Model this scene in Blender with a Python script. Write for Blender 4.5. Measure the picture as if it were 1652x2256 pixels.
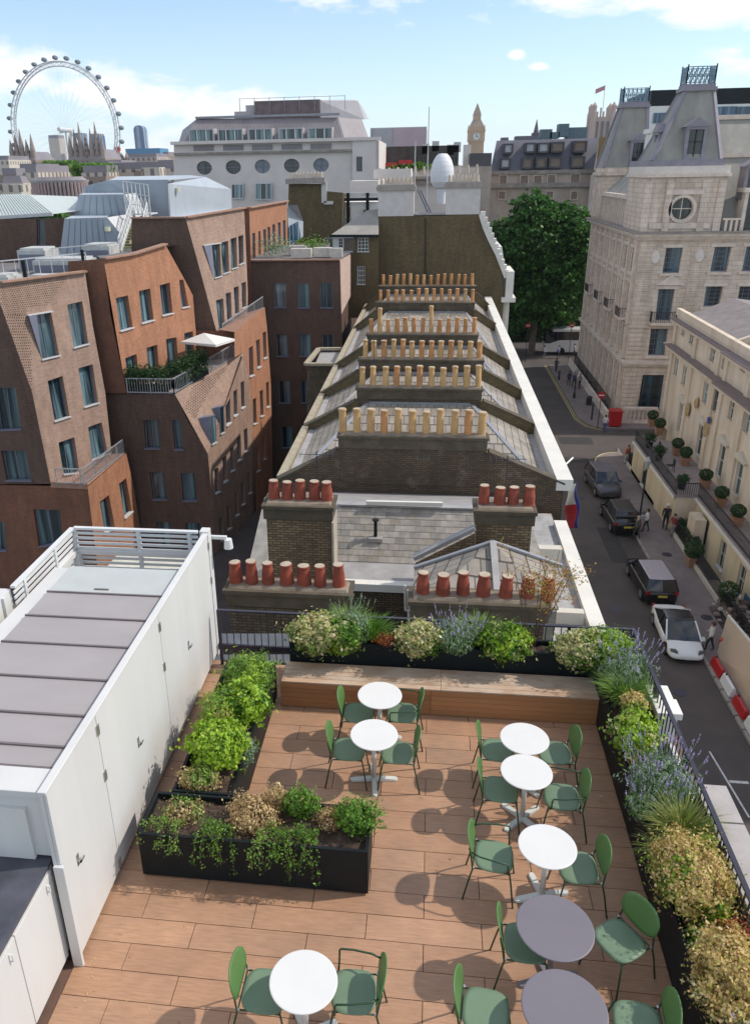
import bpy, bmesh, math, random
import numpy as np
from mathutils import Vector, Matrix
from mathutils.geometry import tessellate_polygon

R_ = math.radians
scene = bpy.context.scene
COL = scene.collection
for _o in list(bpy.data.objects):
    bpy.data.objects.remove(_o)
random.seed(7)
rng = np.random.default_rng(11)

# ------------------------------------------------------------------ camera
cam_d = bpy.data.cameras.new('camera')
cam = bpy.data.objects.new('camera', cam_d)
COL.objects.link(cam)
_yaw, _pitch, _roll = R_(-7.18), R_(23.04), R_(-1.07)
_fwd = Vector((math.sin(_yaw) * math.cos(_pitch), math.cos(_yaw) * math.cos(_pitch), -math.sin(_pitch)))
_right = Vector((math.cos(_yaw), -math.sin(_yaw), 0))
_up = _right.cross(_fwd)
_r2 = _right * math.cos(_roll) + _up * math.sin(_roll)
_u2 = _up * math.cos(_roll) - _right * math.sin(_roll)
_m = Matrix((_r2, _u2, -_fwd)).transposed().to_4x4()
_m.translation = Vector((0, 0, 7.322))
cam.matrix_world = _m
cam_d.sensor_fit = 'HORIZONTAL'
cam_d.sensor_width = 36
cam_d.lens = 36 * 1727 / 1652
cam_d.shift_x = 0.0557
cam_d.shift_y = -0.0097
cam_d.clip_start = 0.1
cam_d.clip_end = 6000
scene.camera = cam

# ------------------------------------------------------------------ sky with clouds
SUN = Vector((0.69, 0.17, 0.74)).normalized()
SUN_EL = math.asin(SUN.z)
SUN_AZ = math.atan2(SUN.x, SUN.y)
world = bpy.data.worlds.new('World')
scene.world = world
world.use_nodes = True
wt = world.node_tree
wt.nodes.clear()
def wn(t, **k):
    n = wt.nodes.new(t)
    for a, b in k.items():
        setattr(n, a, b)
    return n
def wmath(op, a, b=None, c=None):
    n = wn('ShaderNodeMath', operation=op)
    for i, x in enumerate((a, b, c)):
        if x is None: continue
        if isinstance(x, (int, float)): n.inputs[i].default_value = x
        else: wt.links.new(x, n.inputs[i])
    return n.outputs[0]
sky = wn('ShaderNodeTexSky', sky_type='NISHITA', sun_disc=False, sun_elevation=SUN_EL, sun_rotation=SUN_AZ,
         altitude=50, air_density=1.0, dust_density=0.35, ozone_density=1.4)
tc = wn('ShaderNodeTexCoord')
sep = wn('ShaderNodeSeparateXYZ')
wt.links.new(tc.outputs['Generated'], sep.inputs[0])
az = wmath('MULTIPLY', wmath('ARCTAN2', sep.outputs[0], sep.outputs[1]), 57.2958)
el = wmath('MULTIPLY', wmath('ARCSINE', sep.outputs[2]), 57.2958)
cmb = wn('ShaderNodeCombineXYZ')
wt.links.new(wmath('MULTIPLY', az, 0.11), cmb.inputs[0])
wt.links.new(wmath('MULTIPLY', el, 0.26), cmb.inputs[1])
def wnoise(scale, detail, rough=0.55, off=(0, 0, 0), src=cmb.outputs[0], dist=0.0):
    mp = wn('ShaderNodeMapping'); mp.inputs['Location'].default_value = off
    wt.links.new(src, mp.inputs['Vector'])
    n = wn('ShaderNodeTexNoise'); n.inputs['Scale'].default_value = scale
    n.inputs['Detail'].default_value = detail; n.inputs['Roughness'].default_value = rough
    n.inputs['Distortion'].default_value = dist
    wt.links.new(mp.outputs[0], n.inputs['Vector'])
    return n.outputs['Fac']
def blob(a0, e0, ra, re, amp):
    da = wmath('DIVIDE', wmath('SUBTRACT', az, a0), ra)
    de = wmath('DIVIDE', wmath('SUBTRACT', el, e0), re)
    r = wmath('ADD', wmath('MULTIPLY', da, da), wmath('MULTIPLY', de, de))
    return wmath('MULTIPLY', wmath('POWER', 2.718, wmath('MULTIPLY', r, -1.0)), amp)
dens = wmath('MULTIPLY_ADD', wnoise(2.0, 10, 0.60, (3.1, 0.4, 0), dist=0.3), 1.25, -0.63)
for b in [(-18.5, 4.9, 4.5, 1.5, .52), (-27, 6.0, 4.0, 1.6, .55), (-11.0, 3.9, 6.0, 1.1, .42), (-15, 1.9, 14, 1.2, .26),
          (8.0, 9.4, 8.0, 1.1, .42), (-7.0, 10.2, 7.0, .8, .36), (17.5, 8.2, 5.0, 1.3, .50), (4.9, 6.5, .7, .35, .55), (6.3, 5.8, .9, .3, .5),
          (19, 5.5, 3.5, .9, .3), (40, 9, 14, 4, .5), (-50, 8, 12, 5, .5), (95, 20, 30, 8, .4), (-120, 22, 30, 9, .4), (180, 18, 40, 9, .4), (-8, 34, 22, 8, .3)]:
    dens = wmath('ADD', dens, blob(*b))
dens = wmath('ADD', dens, wmath('MULTIPLY', wmath('MINIMUM', wmath('MAXIMUM', wmath('MULTIPLY_ADD', el, .09, -1.2), 0.0), 1.0), .30))   # broken cloud overhead, out of view, added to whiten the ambient light
ramp = wn('ShaderNodeValToRGB')
ramp.color_ramp.elements[0].position = 0.20; ramp.color_ramp.elements[0].color = (0, 0, 0, 1)
ramp.color_ramp.elements[1].position = 0.46; ramp.color_ramp.elements[1].color = (1, 1, 1, 1)
wt.links.new(dens, ramp.inputs[0])
shade = wnoise(3.4, 6, .6, (8, 2, 0))
ccol = wn('ShaderNodeMix', data_type='RGBA')
ccol.inputs['A'].default_value = (5.1, 5.2, 5.4, 1); ccol.inputs['B'].default_value = (6.6, 6.3, 6.0, 1)
wt.links.new(wmath('MULTIPLY_ADD', shade, 2.4, -0.75), ccol.inputs['Factor'])
skyc = wn('ShaderNodeMix', data_type='RGBA', blend_type='MULTIPLY')
skyc.inputs['Factor'].default_value = 1.0
skyc.inputs['B'].default_value = (.72, .80, .85, 1)
wt.links.new(sky.outputs[0], skyc.inputs['A'])
hz = wn('ShaderNodeMix', data_type='RGBA')   # pale haze low over the city
hz.inputs['B'].default_value = (4.4, 5.2, 6.0, 1)
wt.links.new(wmath('MULTIPLY', wmath('POWER', 2.718, wmath('MULTIPLY', wmath('ABSOLUTE', el), -0.15)), 0.82), hz.inputs['Factor'])
wt.links.new(skyc.outputs['Result'], hz.inputs['A'])
mixc = wn('ShaderNodeMix', data_type='RGBA')
wt.links.new(wmath('MULTIPLY', ramp.outputs[0], 0.9), mixc.inputs['Factor'])
wt.links.new(hz.outputs['Result'], mixc.inputs['A'])
wt.links.new(ccol.outputs['Result'], mixc.inputs['B'])
bg = wn('ShaderNodeBackground'); bg.inputs['Strength'].default_value = 0.14
wo = wn('ShaderNodeOutputWorld')
wt.links.new(mixc.outputs['Result'], bg.inputs['Color'])
wt.links.new(bg.outputs[0], wo.inputs['Surface'])

# ------------------------------------------------------------------ sun and exposure
sun_d = bpy.data.lights.new('sun', 'SUN')
sun_d.energy = 2.35; sun_d.angle = R_(1.2); sun_d.color = (1.0, 0.93, 0.84)
sun = bpy.data.objects.new('sun', sun_d); COL.objects.link(sun)
sun.rotation_euler = SUN.to_track_quat('Z', 'Y').to_euler()
sun.location = (40, 10, 60)
vs = scene.view_settings
vs.view_transform = 'Standard'; vs.look = 'None'; vs.exposure = 0.56; vs.gamma = 1; vs.use_curve_mapping = False
scene.render.engine = 'CYCLES'
scene.cycles.max_bounces = 6
scene.cycles.diffuse_bounces = 3
scene.cycles.glossy_bounces = 3
scene.cycles.transmission_bounces = 4
scene.cycles.transparent_max_bounces = 8
scene.cycles.use_denoising = True

# ------------------------------------------------------------------ materials
MATS = {}
class NT:
    def __init__(s, name):
        s.m = bpy.data.materials.new(name); s.m.use_nodes = True
        s.t = s.m.node_tree; s.t.nodes.clear()
        s.out = s.t.nodes.new('ShaderNodeOutputMaterial')
        s.b = s.t.nodes.new('ShaderNodeBsdfPrincipled')
        s.t.links.new(s.b.outputs[0], s.out.inputs[0])
        s._pos = None
    def n(s, t, **k):
        x = s.t.nodes.new(t)
        for a, b in k.items(): setattr(x, a, b)
        return x
    def l(s, a, b): s.t.links.new(a, b)
    def pos(s):
        if s._pos is None: s._pos = s.n('ShaderNodeNewGeometry').outputs['Position']
        return s._pos
    def math(s, op, a, b=None, c=None):
        n = s.n('ShaderNodeMath', operation=op)
        for i, x in enumerate((a, b, c)):
            if x is None: continue
            if isinstance(x, (int, float)): n.inputs[i].default_value = x
            else: s.l(x, n.inputs[i])
        return n.outputs[0]
    def noise(s, scale, detail=4, rough=.55, vec=None, sc=(1, 1, 1)):
        mp = s.n('ShaderNodeMapping'); mp.inputs['Scale'].default_value = sc
        s.l(vec if vec is not None else s.pos(), mp.inputs['Vector'])
        n = s.n('ShaderNodeTexNoise'); n.inputs['Scale'].default_value = scale
        n.inputs['Detail'].default_value = detail; n.inputs['Roughness'].default_value = rough
        s.l(mp.outputs[0], n.inputs['Vector'])
        return n.outputs['Fac']
    def ramp(s, fac, stops):
        r = s.n('ShaderNodeValToRGB'); cr = r.color_ramp
        while len(cr.elements) < len(stops): cr.elements.new(0.5)
        for e, (p, c) in zip(cr.elements, stops):
            e.position = p; e.color = (*c, 1) if len(c) == 3 else c
        s.l(fac, r.inputs[0]); return r.outputs['Color']
    def mix(s, fac, a, b, mode='MIX'):
        m = s.n('ShaderNodeMix', data_type='RGBA', blend_type=mode)
        for x, k in ((fac, 'Factor'), (a, 'A'), (b, 'B')):
            if isinstance(x, (int, float)): m.inputs[k].default_value = x
            elif isinstance(x, tuple): m.inputs[k].default_value = (*x, 1)
            else: s.l(x, m.inputs[k])
        return m.outputs['Result']
    def bump(s, h, strength=.3, dist=.01):
        b = s.n('ShaderNodeBump'); b.inputs['Strength'].default_value = strength; b.inputs['Distance'].default_value = dist
        s.l(h, b.inputs['Height']); s.l(b.outputs[0], s.b.inputs['Normal'])
    def wallvec(s):
        g = s.n('ShaderNodeNewGeometry')
        p = s.n('ShaderNodeSeparateXYZ'); s.l(g.outputs['Position'], p.inputs[0])
        nn = s.n('ShaderNodeSeparateXYZ'); s.l(g.outputs['True Normal'], nn.inputs[0])
        k = s.math('GREATER_THAN', s.math('ABSOLUTE', nn.outputs[0]), 0.72)
        u = s.math('ADD', s.math('MULTIPLY', p.outputs[1], k), s.math('MULTIPLY', p.outputs[0], s.math('SUBTRACT', 1.0, k)))
        c = s.n('ShaderNodeCombineXYZ'); s.l(u, c.inputs[0]); s.l(p.outputs[2], c.inputs[1])
        return c.outputs[0]
    def fin(s, col, rough=.7, metal=0.0, spec=None):
        if isinstance(col, tuple): s.b.inputs['Base Color'].default_value = (*col, 1)
        else: s.l(col, s.b.inputs['Base Color'])
        if isinstance(rough, (int, float)): s.b.inputs['Roughness'].default_value = rough
        else: s.l(rough, s.b.inputs['Roughness'])
        s.b.inputs['Metallic'].default_value = metal
        if spec is not None: s.b.inputs['Specular IOR Level'].default_value = spec
        return s.m

def plain(name, c, rough=.6, var=.18, scale=3.0, metal=0.0, spec=None, bump=0.0, streak=None):
    if name in MATS: return MATS[name]
    k = NT(name)
    f = k.noise(scale, 5, .6, sc=streak or (1, 1, 1))
    lo = tuple(x * (1 - var) for x in c); hi = tuple(min(1, x * (1 + var)) for x in c)
    col = k.ramp(f, [(0.3, lo), (0.7, hi)])
    if bump: k.bump(k.noise(scale * 12, 3), bump, .01)
    MATS[name] = k.fin(col, rough, metal, spec)
    return MATS[name]

def brick(name, c1, c2, mortar, bw=.225, bh=.075, grime=.35, gcol=(.03, .028, .025), gscale=.5, msize=.012, rough=.85, pale=0.0):
    if name in MATS: return MATS[name]
    k = NT(name)
    v = k.wallvec()
    b = k.n('ShaderNodeTexBrick')
    b.inputs['Scale'].default_value = 1.0; b.inputs['Mortar Size'].default_value = msize
    b.inputs['Brick Width'].default_value = bw; b.inputs['Row Height'].default_value = bh
    b.inputs['Color1'].default_value = (*c1, 1); b.inputs['Color2'].default_value = (*c2, 1); b.inputs['Mortar'].default_value = (*mortar, 1)
    b.inputs['Bias'].default_value = -0.1
    k.l(v, b.inputs['Vector'])
    col = b.outputs['Color']
    f1 = k.noise(gscale, 6, .65)
    g = k.ramp(f1, [(.38, (0, 0, 0)), (.68, (1, 1, 1))])
    col = k.mix(k.math('MULTIPLY', g, grime), col, gcol)
    f2 = k.noise(2.6, 5, .7, sc=(1, 1, .25))
    col = k.mix(1.0, col, k.ramp(f2, [(.25, (.72, .72, .72)), (.75, (1.2, 1.2, 1.2))]), 'MULTIPLY')
    if pale:
        f3 = k.noise(1.1, 5, .7)
        col = k.mix(k.math('MULTIPLY', k.ramp(f3, [(.55, (0, 0, 0)), (.75, (1, 1, 1))]), pale), col, (.42, .38, .33))
    k.bump(b.outputs['Fac'], -.35, .008)
    MATS[name] = k.fin(col, rough)
    return MATS[name]

def leafmat(name, cols, rough=.55, trans=True):
    if name in MATS: return MATS[name]
    k = NT(name)
    g = k.n('ShaderNodeNewGeometry')
    n = len(cols)
    r = k.n('ShaderNodeValToRGB'); r.color_ramp.interpolation = 'LINEAR'
    while len(r.color_ramp.elements) < n: r.color_ramp.elements.new(.5)
    for i, e in enumerate(r.color_ramp.elements):
        e.position = i / max(1, n - 1); e.color = (*cols[i], 1)
    k.l(g.outputs['Random Per Island'], r.inputs[0])
    k.fin(r.outputs[0], rough)
    if trans:
        t = k.n('ShaderNodeBsdfTranslucent'); k.l(r.outputs[0], t.inputs['Color'])
        ms = k.n('ShaderNodeMixShader'); ms.inputs[0].default_value = .35
        k.l(k.b.outputs[0], ms.inputs[1]); k.l(t.outputs[0], ms.inputs[2]); k.l(ms.outputs[0], k.out.inputs[0])
    MATS[name] = k.m
    return k.m

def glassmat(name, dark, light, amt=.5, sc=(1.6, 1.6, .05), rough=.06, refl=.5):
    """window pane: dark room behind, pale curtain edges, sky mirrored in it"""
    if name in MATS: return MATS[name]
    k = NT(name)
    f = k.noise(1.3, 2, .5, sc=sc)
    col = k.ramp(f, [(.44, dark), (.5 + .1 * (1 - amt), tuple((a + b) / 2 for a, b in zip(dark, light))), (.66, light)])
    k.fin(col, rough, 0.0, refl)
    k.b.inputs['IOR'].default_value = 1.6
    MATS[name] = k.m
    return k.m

# ------------------------------------------------------------------ mesh building
class MB:
    def __init__(s): s.v = []; s.f = []; s.mi = []
    def face(s, pts, mi=0):
        n = len(s.v); s.v += [tuple(p) for p in pts]; s.f.append(tuple(range(n, n + len(pts)))); s.mi.append(mi)
        return s
    def box(s, x0, x1, y0, y1, z0, z1, mi=0, taper=0.0, skip=()):
        n = len(s.v); t = taper
        s.v += [(x0, y0, z0), (x1, y0, z0), (x1, y1, z0), (x0, y1, z0), (x0 + t, y0 + t, z1), (x1 - t, y0 + t, z1), (x1 - t, y1 - t, z1), (x0 + t, y1 - t, z1)]
        for i, q in enumerate(((3, 2, 1, 0), (4, 5, 6, 7), (0, 1, 5, 4), (1, 2, 6, 5), (2, 3, 7, 6), (3, 0, 4, 7))):
            if i in skip: continue
            s.f.append(tuple(n + a for a in q)); s.mi.append(mi)
        return s
    def prism(s, base, top, mi=0, cap=True):
        """two rings with the same number of points, ccw seen from the top"""
        n = len(s.v); k = len(base)
        s.v += [tuple(p) for p in base] + [tuple(p) for p in top]
        for i in range(k):
            j = (i + 1) % k
            s.f.append((n + i, n + j, n + k + j, n + k + i)); s.mi.append(mi)
        if cap:
            s.f.append(tuple(n + k + i for i in range(k))); s.mi.append(mi)
            s.f.append(tuple(n + i for i in reversed(range(k)))); s.mi.append(mi)
        return s
    def cyl(s, c, r0, r1, z0, z1, n=12, mi=0, cap=True, sy=1.0):
        b = [(c[0] + r0 * math.cos(a), c[1] + sy * r0 * math.sin(a), z0) for a in [2 * math.pi * i / n for i in range(n)]]
        t = [(c[0] + r1 * math.cos(a), c[1] + sy * r1 * math.sin(a), z1) for a in [2 * math.pi * i / n for i in range(n)]]
        return s.prism(b, t, mi, cap)
    def lathe(s, c, prof, n=16, mi=0):
        for (r0, z0), (r1, z1) in zip(prof[:-1], prof[1:]):
            s.cyl(c, r0, r1, z0, z1, n, mi, False)
        if prof[-1][0] > 1e-4: s.face([(c[0] + prof[-1][0] * math.cos(2 * math.pi * i / n), c[1] + prof[-1][0] * math.sin(2 * math.pi * i / n), prof[-1][1]) for i in range(n)], mi)
        if prof[0][0] > 1e-4: s.face([(c[0] + prof[0][0] * math.cos(-2 * math.pi * i / n), c[1] + prof[0][0] * math.sin(-2 * math.pi * i / n), prof[0][1]) for i in range(n)], mi)
        return s
    def tube(s, pts, r, n=7, mi=0, cap=True):
        pts = [Vector(p) for p in pts]; rings = []
        ref = None
        for i, p in enumerate(pts):
            a = pts[max(0, i - 1)]; b = pts[min(len(pts) - 1, i + 1)]
            d = (b - a).normalized()
            if ref is None:
                ref = d.orthogonal().normalized()
            ref = (ref - d * ref.dot(d)).normalized(); o = d.cross(ref)
            rr = r[i] if isinstance(r, (list, tuple)) else r
            rings.append([p + (ref * math.cos(2 * math.pi * k / n) + o * math.sin(2 * math.pi * k / n)) * rr for k in range(n)])
        base = len(s.v)
        for g in rings: s.v += [tuple(q) for q in g]
        for i in range(len(rings) - 1):
            for k in range(n):
                j = (k + 1) % n
                s.f.append((base + i * n + k, base + i * n + j, base + (i + 1) * n + j, base + (i + 1) * n + k)); s.mi.append(mi)
        if cap:
            s.f.append(tuple(base + k for k in reversed(range(n)))); s.mi.append(mi)
            s.f.append(tuple(base + (len(rings) - 1) * n + k for k in range(n))); s.mi.append(mi)
        return s
    def bar(s, a, b, w, h, mi=0):
        """rectangular bar from a to b, w wide sideways, h high"""
        a = Vector(a); b = Vector(b); d = (b - a).normalized()
        up = Vector((0, 0, 1)) if abs(d.z) < .95 else Vector((0, 1, 0))
        sd = d.cross(up).normalized(); up = sd.cross(d).normalized()
        q = [sd * (w / 2) + up * (-h / 2), sd * (w / 2) + up * (h / 2), sd * (-w / 2) + up * (h / 2), sd * (-w / 2) + up * (-h / 2)]
        return s.prism([a + x for x in q], [b + x for x in q], mi)
    def wall(s, outer, holes=(), depth=.2, mi=0, mr=None, nrm=None):
        """flat wall with real openings; holes are reveals going in by depth"""
        outer = [Vector(p) for p in outer]; holes = [[Vector(p) for p in h] for h in holes]
        loops = [outer] + holes
        allp = [p for l in loops for p in l]
        n = Vector((0, 0, 0))
        for i in range(len(outer)):
            n += outer[i].cross(outer[(i + 1) % len(outer)])
        n.normalize()
        if nrm is not None and n.dot(Vector(nrm)) < 0: n = -n
        tris = tessellate_polygon(loops)
        base = len(s.v); s.v += [tuple(p) for p in allp]
        for t in tris:
            a, b, c = (allp[i] for i in t)
            if (b - a).cross(c - a).dot(n) < 0: t = (t[0], t[2], t[1])
            s.f.append(tuple(base + i for i in t)); s.mi.append(mi)
        for h in holes:
            for i in range(len(h)):
                a, b = h[i], h[(i + 1) % len(h)]
                s.face([a, b, b - n * depth, a - n * depth], mi if mr is None else mr)
        return s
    def build(s, name, mat, parent=None, smooth=False, world=True, bevel=0.0):
        me = bpy.data.meshes.new(name)
        v = s.v
        if parent is not None and world:
            off = Vector((0, 0, 0)); p = parent
            while p is not None: off += p.location; p = p.parent
            if off.length > 1e-9: v = [(a[0] - off.x, a[1] - off.y, a[2] - off.z) for a in v]
        me.from_pydata(v, [], s.f)
        mats = mat if isinstance(mat, (list, tuple)) else [mat]
        for m in mats: me.materials.append(m)
        if len(mats) > 1: me.polygons.foreach_set('material_index', s.mi)
        if smooth: me.polygons.foreach_set('use_smooth', [True] * len(me.polygons))
        me.update()
        o = bpy.data.objects.new(name, me); COL.objects.link(o)
        if parent is not None: o.parent = parent
        if bevel:
            md = o.modifiers.new('bevel', 'BEVEL'); md.width = bevel; md.segments = 2; md.limit_method = 'ANGLE'
        return o

def box(*a, **k): return MB().box(*a, **k)
def tag(o, label=None, cat=None, group=None, kind=None):
    if label: o['label'] = label
    if cat: o['category'] = cat
    if group: o['group'] = group
    if kind: o['kind'] = kind
    return o
def thing(name, label, cat, loc=(0, 0, 0), rz=0.0, group=None):
    o = bpy.data.objects.new(name, None); COL.objects.link(o)
    o.location = loc; o.rotation_euler = (0, 0, rz); o.empty_display_size = .2
    return tag(o, label, cat, group)
def copy_tree(o, parent=None):
    c = o.copy(); COL.objects.link(c)
    if parent is not None: c.parent = parent
    for ch in [x for x in o.children]:
        copy_tree(ch, c)
    return c
def dup(root, loc, rz=0.0, label=None, group=None, scale=None):
    c = copy_tree(root); c.location = loc; c.rotation_euler = (0, 0, rz)
    if label: c['label'] = label
    if group: c['group'] = group
    if scale: c.scale = scale
    return c
def struct(name, mb, mat, **k):
    return tag(mb.build(name, mat, **k), kind='structure')
def share(name, me, parent, loc, rot=(0, 0, 0), scale=(1, 1, 1)):
    o = bpy.data.objects.new(name, me); COL.objects.link(o); o.parent = parent
    o.location = loc; o.rotation_euler = rot; o.scale = scale
    return o
def jit(s): return random.uniform(-s, s)

def leaf_mesh(name, pts, nrm, size, mat, parent=None, aspect=1.7, up=None):
    """n leaf quads: centres pts (n,3), facing nrm, half-size array"""
    n = len(pts)
    nrm = nrm / np.maximum(np.linalg.norm(nrm, axis=1, keepdims=True), 1e-6)
    t = rng.normal(size=(n, 3)) if up is None else np.array(up) + rng.normal(size=(n, 3)) * .25
    t = t - (t * nrm).sum(1, keepdims=True) * nrm
    t /= np.maximum(np.linalg.norm(t, axis=1, keepdims=True), 1e-6)
    b = np.cross(nrm, t)
    s = np.asarray(size).reshape(-1, 1) * np.ones((n, 1))
    v = np.stack([pts - t * s * aspect, pts + b * s + nrm * s * .25, pts + t * s * aspect, pts - b * s + nrm * s * .25], 1).reshape(-1, 3)
    if parent is not None:
        off = Vector((0, 0, 0)); p = parent
        while p is not None: off += p.location; p = p.parent
        v = v - np.array(off)
    me = bpy.data.meshes.new(name)
    me.vertices.add(4 * n); me.vertices.foreach_set('co', v.ravel())
    me.loops.add(4 * n); me.loops.foreach_set('vertex_index', np.arange(4 * n))
    me.polygons.add(n); me.polygons.foreach_set('loop_start', np.arange(n) * 4); me.polygons.foreach_set('loop_total', np.full(n, 4))
    me.materials.append(mat); me.update(calc_edges=True); me.validate()
    o = bpy.data.objects.new(name, me); COL.objects.link(o)
    if parent is not None: o.parent = parent
    o['kind'] = 'stuff'
    return o
def ell_pts(c, r, n, shell=.55, lump=.22, seed=0, zmin=-1.0, k=1.9):
    """points in a lumpy ellipsoid, most of them near its skin"""
    g = np.random.default_rng(seed + 5)
    d = g.normal(size=(n, 3)); d /= np.linalg.norm(d, axis=1, keepdims=True)
    d[:, 2] = np.where(d[:, 2] < zmin, -d[:, 2], d[:, 2])
    ph = g.uniform(0, 6.28, (5, 3)); fr = g.uniform(1.3, 1.3 + k * 1.6, (5, 3))
    w = sum(np.sin(d[:, 0] * fr[i, 0] * 2 + ph[i, 0]) * np.sin(d[:, 1] * fr[i, 1] * 2 + ph[i, 1]) * np.cos(d[:, 2] * fr[i, 2] * 2 + ph[i, 2]) for i in range(5)) / 2.2
    rad = (1 + lump * w) * (shell + (1 - shell) * g.uniform(0, 1, n) ** .6)
    p = np.array(c) + d * rad[:, None] * np.array(r)
    return p, d + g.normal(size=(n, 3)) * .55

# ================================================================== TERRACE
def tile_mat():
    k = NT('wood_look_deck_tile')
    oi = k.n('ShaderNodeObjectInfo')
    rnd = oi.outputs['Random']
    grain = k.noise(5, 7, .65, sc=(1.0, 9, 1))
    blot = k.noise(1.3, 5, .6)
    base = k.ramp(rnd, [(0, (.405, .232, .138)), (.45, (.43, .25, .152)), (.8, (.46, .272, .168)), (1, (.40, .238, .148))])
    col = k.mix(1.0, base, k.ramp(grain, [(.25, (.74, .72, .70)), (.75, (1.18, 1.16, 1.14))]), 'MULTIPLY')
    col = k.mix(1.0, col, k.ramp(blot, [(.3, (.84, .86, .88)), (.7, (1.1, 1.08, 1.06))]), 'MULTIPLY')
    st = k.noise(.9, 6, .7)
    col = k.mix(k.math('MULTIPLY', k.ramp(st, [(.56, (0, 0, 0)), (.72, (1, 1, 1))]), .45), col, (.25, .19, .14))
    k.bump(grain, .25, .003)
    return k.fin(col, k.math('MULTIPLY_ADD', blot, .25, .42))
M_tile = tile_mat()
M_grout = plain('deck_joint', (.15, .085, .06), .9)
M_white = plain('white_paint', (.64, .63, .605), .45, .055, 2.2, streak=(1, 1, .12))
M_white2 = plain('white_metal_rail', (.66, .66, .64), .4, .05)
M_black = plain('black_planter_paint', (.007, .011, .013), .55, .25, 6, spec=.25)
M_railb = plain('dark_railing_paint', (.030, .028, .045), .42, .2)
M_soil = plain('planting_soil', (.07, .045, .032), .95, .5, 22, bump=.5)
M_steel = plain('brushed_steel', (.45, .45, .43), .3, .1, metal=.8)
M_brown = plain('dark_plinth', (.03, .02, .02), .6)

deck = struct('terrace_floor', MB().box(-6.5, 3.62, 1.5, 10.42, -.35, -.012), M_grout)
tl = MB().box(-.597, .597, -.1475, .1475, -.014, 0.0, taper=.0015)
tile0 = tl.build('deck_tile', M_tile, deck, world=False)
me_tile = tile0.data
first = True
for n in range(-14, 9):
    y = 6.29 - n * .3 - .15
    odd = n % 2
    for k in range(-5, 5):
        x = .13 + k * 1.2 + (.6 if odd == 0 else 0) + (0 if odd else 0)
        # joints at .13 + k*.6, alternate rows offset by half a tile
        x0, x1 = x - .6, x + .6
        cx0, cx1 = max(x0, -3.36), min(x1, 3.15)
        if cx1 - cx0 < .06: continue
        sc = (cx1 - cx0) / 1.2
        loc = ((cx0 + cx1) / 2, y, jit(.0007))
        if first:
            tile0.location = loc; tile0.scale = (sc, 1, 1); first = False
        else:
            share('deck_tile', me_tile, deck, loc, (0, 0, jit(.0012)), (sc, 1, 1))

# ---------------- white storage cabinet wall with doors
cab = thing('storage_cabinet', 'long white row of storage doors along the left of the terrace', 'cabinet', (-3.3, 8, 0))
MB().box(-3.372, -3.335, 5.12, 10.72, 0.09, 2.20).build('carcass', M_white, cab)
MB().box(-3.56, -3.36, 5.14, 10.70, 0.0, .09).build('plinth', M_brown, cab)
MB().box(-3.375, -3.29, 5.10, 10.76, 2.20, 2.235).build('coping', M_white, cab, bevel=.006)
for y0, y1 in ((5.125, 6.235), (6.245, 8.245), (8.255, 10.60)):
    d = MB().box(-3.334, -3.30, y0, y1, .07, 2.195).build('door', M_white, cab, bevel=.004)
    yh = {5.125: 5.42, 6.245: 7.16, 8.255: 9.25}[y0]
    h = MB().box(-3.30, -3.292, yh - .022, yh + .022, 1.02, 1.16)
    h.box(-3.292, -3.262, yh - .012, yh + .012, 1.055, 1.075).box(-3.274, -3.262, yh - .012, yh + .075, 1.055, 1.075)
    h.build('handle', M_steel, d)
    for z in (.16, 1.42, 2.02):
        MB().box(-3.30, -3.288, y1 - .035, y1 + .03, z - .06, z + .06).cyl((-3.290, y1), .011, .011, z - .062, z + .062, 8).build('hinge', M_steel, d)
MB().box(-3.42, -3.285, 10.60, 10.76, 0, 2.26).build('end_post', M_white, cab, bevel=.005)
MB().box(-3.36, -3.26, 5.085, 5.12, 0, 1.34).build('corner_post', M_white, cab)

# seamed warm grey roof panels behind the cabinets
M_roofp = plain('warm_grey_roof_sheet', (.36, .325, .32), .5, .06, 2, streak=(.4, 1, 1))
M_seam = plain('roof_seam', (.15, .13, .125), .6)
low = thing('low_flat_roof', 'warm grey seamed roof beside the white storage doors', 'roof', (-4.3, 7.5, 2.0))
ys = [5.50, 5.80, 6.28, 6.90, 7.56, 8.17, 8.79]
for a, b in zip(ys[:-1], ys[1:]):
    MB().box(-5.04, -3.39, a + .012, b - .012, 2.10, 2.14).build('roof_panel', M_roofp, low, bevel=.004)
for a in ys:
    MB().box(-5.04, -3.39, a - .013, a + .013, 2.09, 2.158).build('seam', M_seam, low)
MB().box(-5.04, -3.39, 8.805, 9.55, 2.10, 2.138).build('roof_panel', plain('pale_roof_sheet', (.47, .49, .47), .45, .05), low)
MB().box(-4.42, -4.22, 8.90, 8.93, 2.138, 2.150).build('drain_slot', M_seam, low)
MB().box(-5.3, -3.38, 5.2, 9.56, 1.36, 2.098).build('roof_base', M_white, low)
MB().box(-5.6, -3.385, 5.16, 5.47, 2.10, 2.175).build('roof_edge', M_white, low, bevel=.006)

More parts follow.
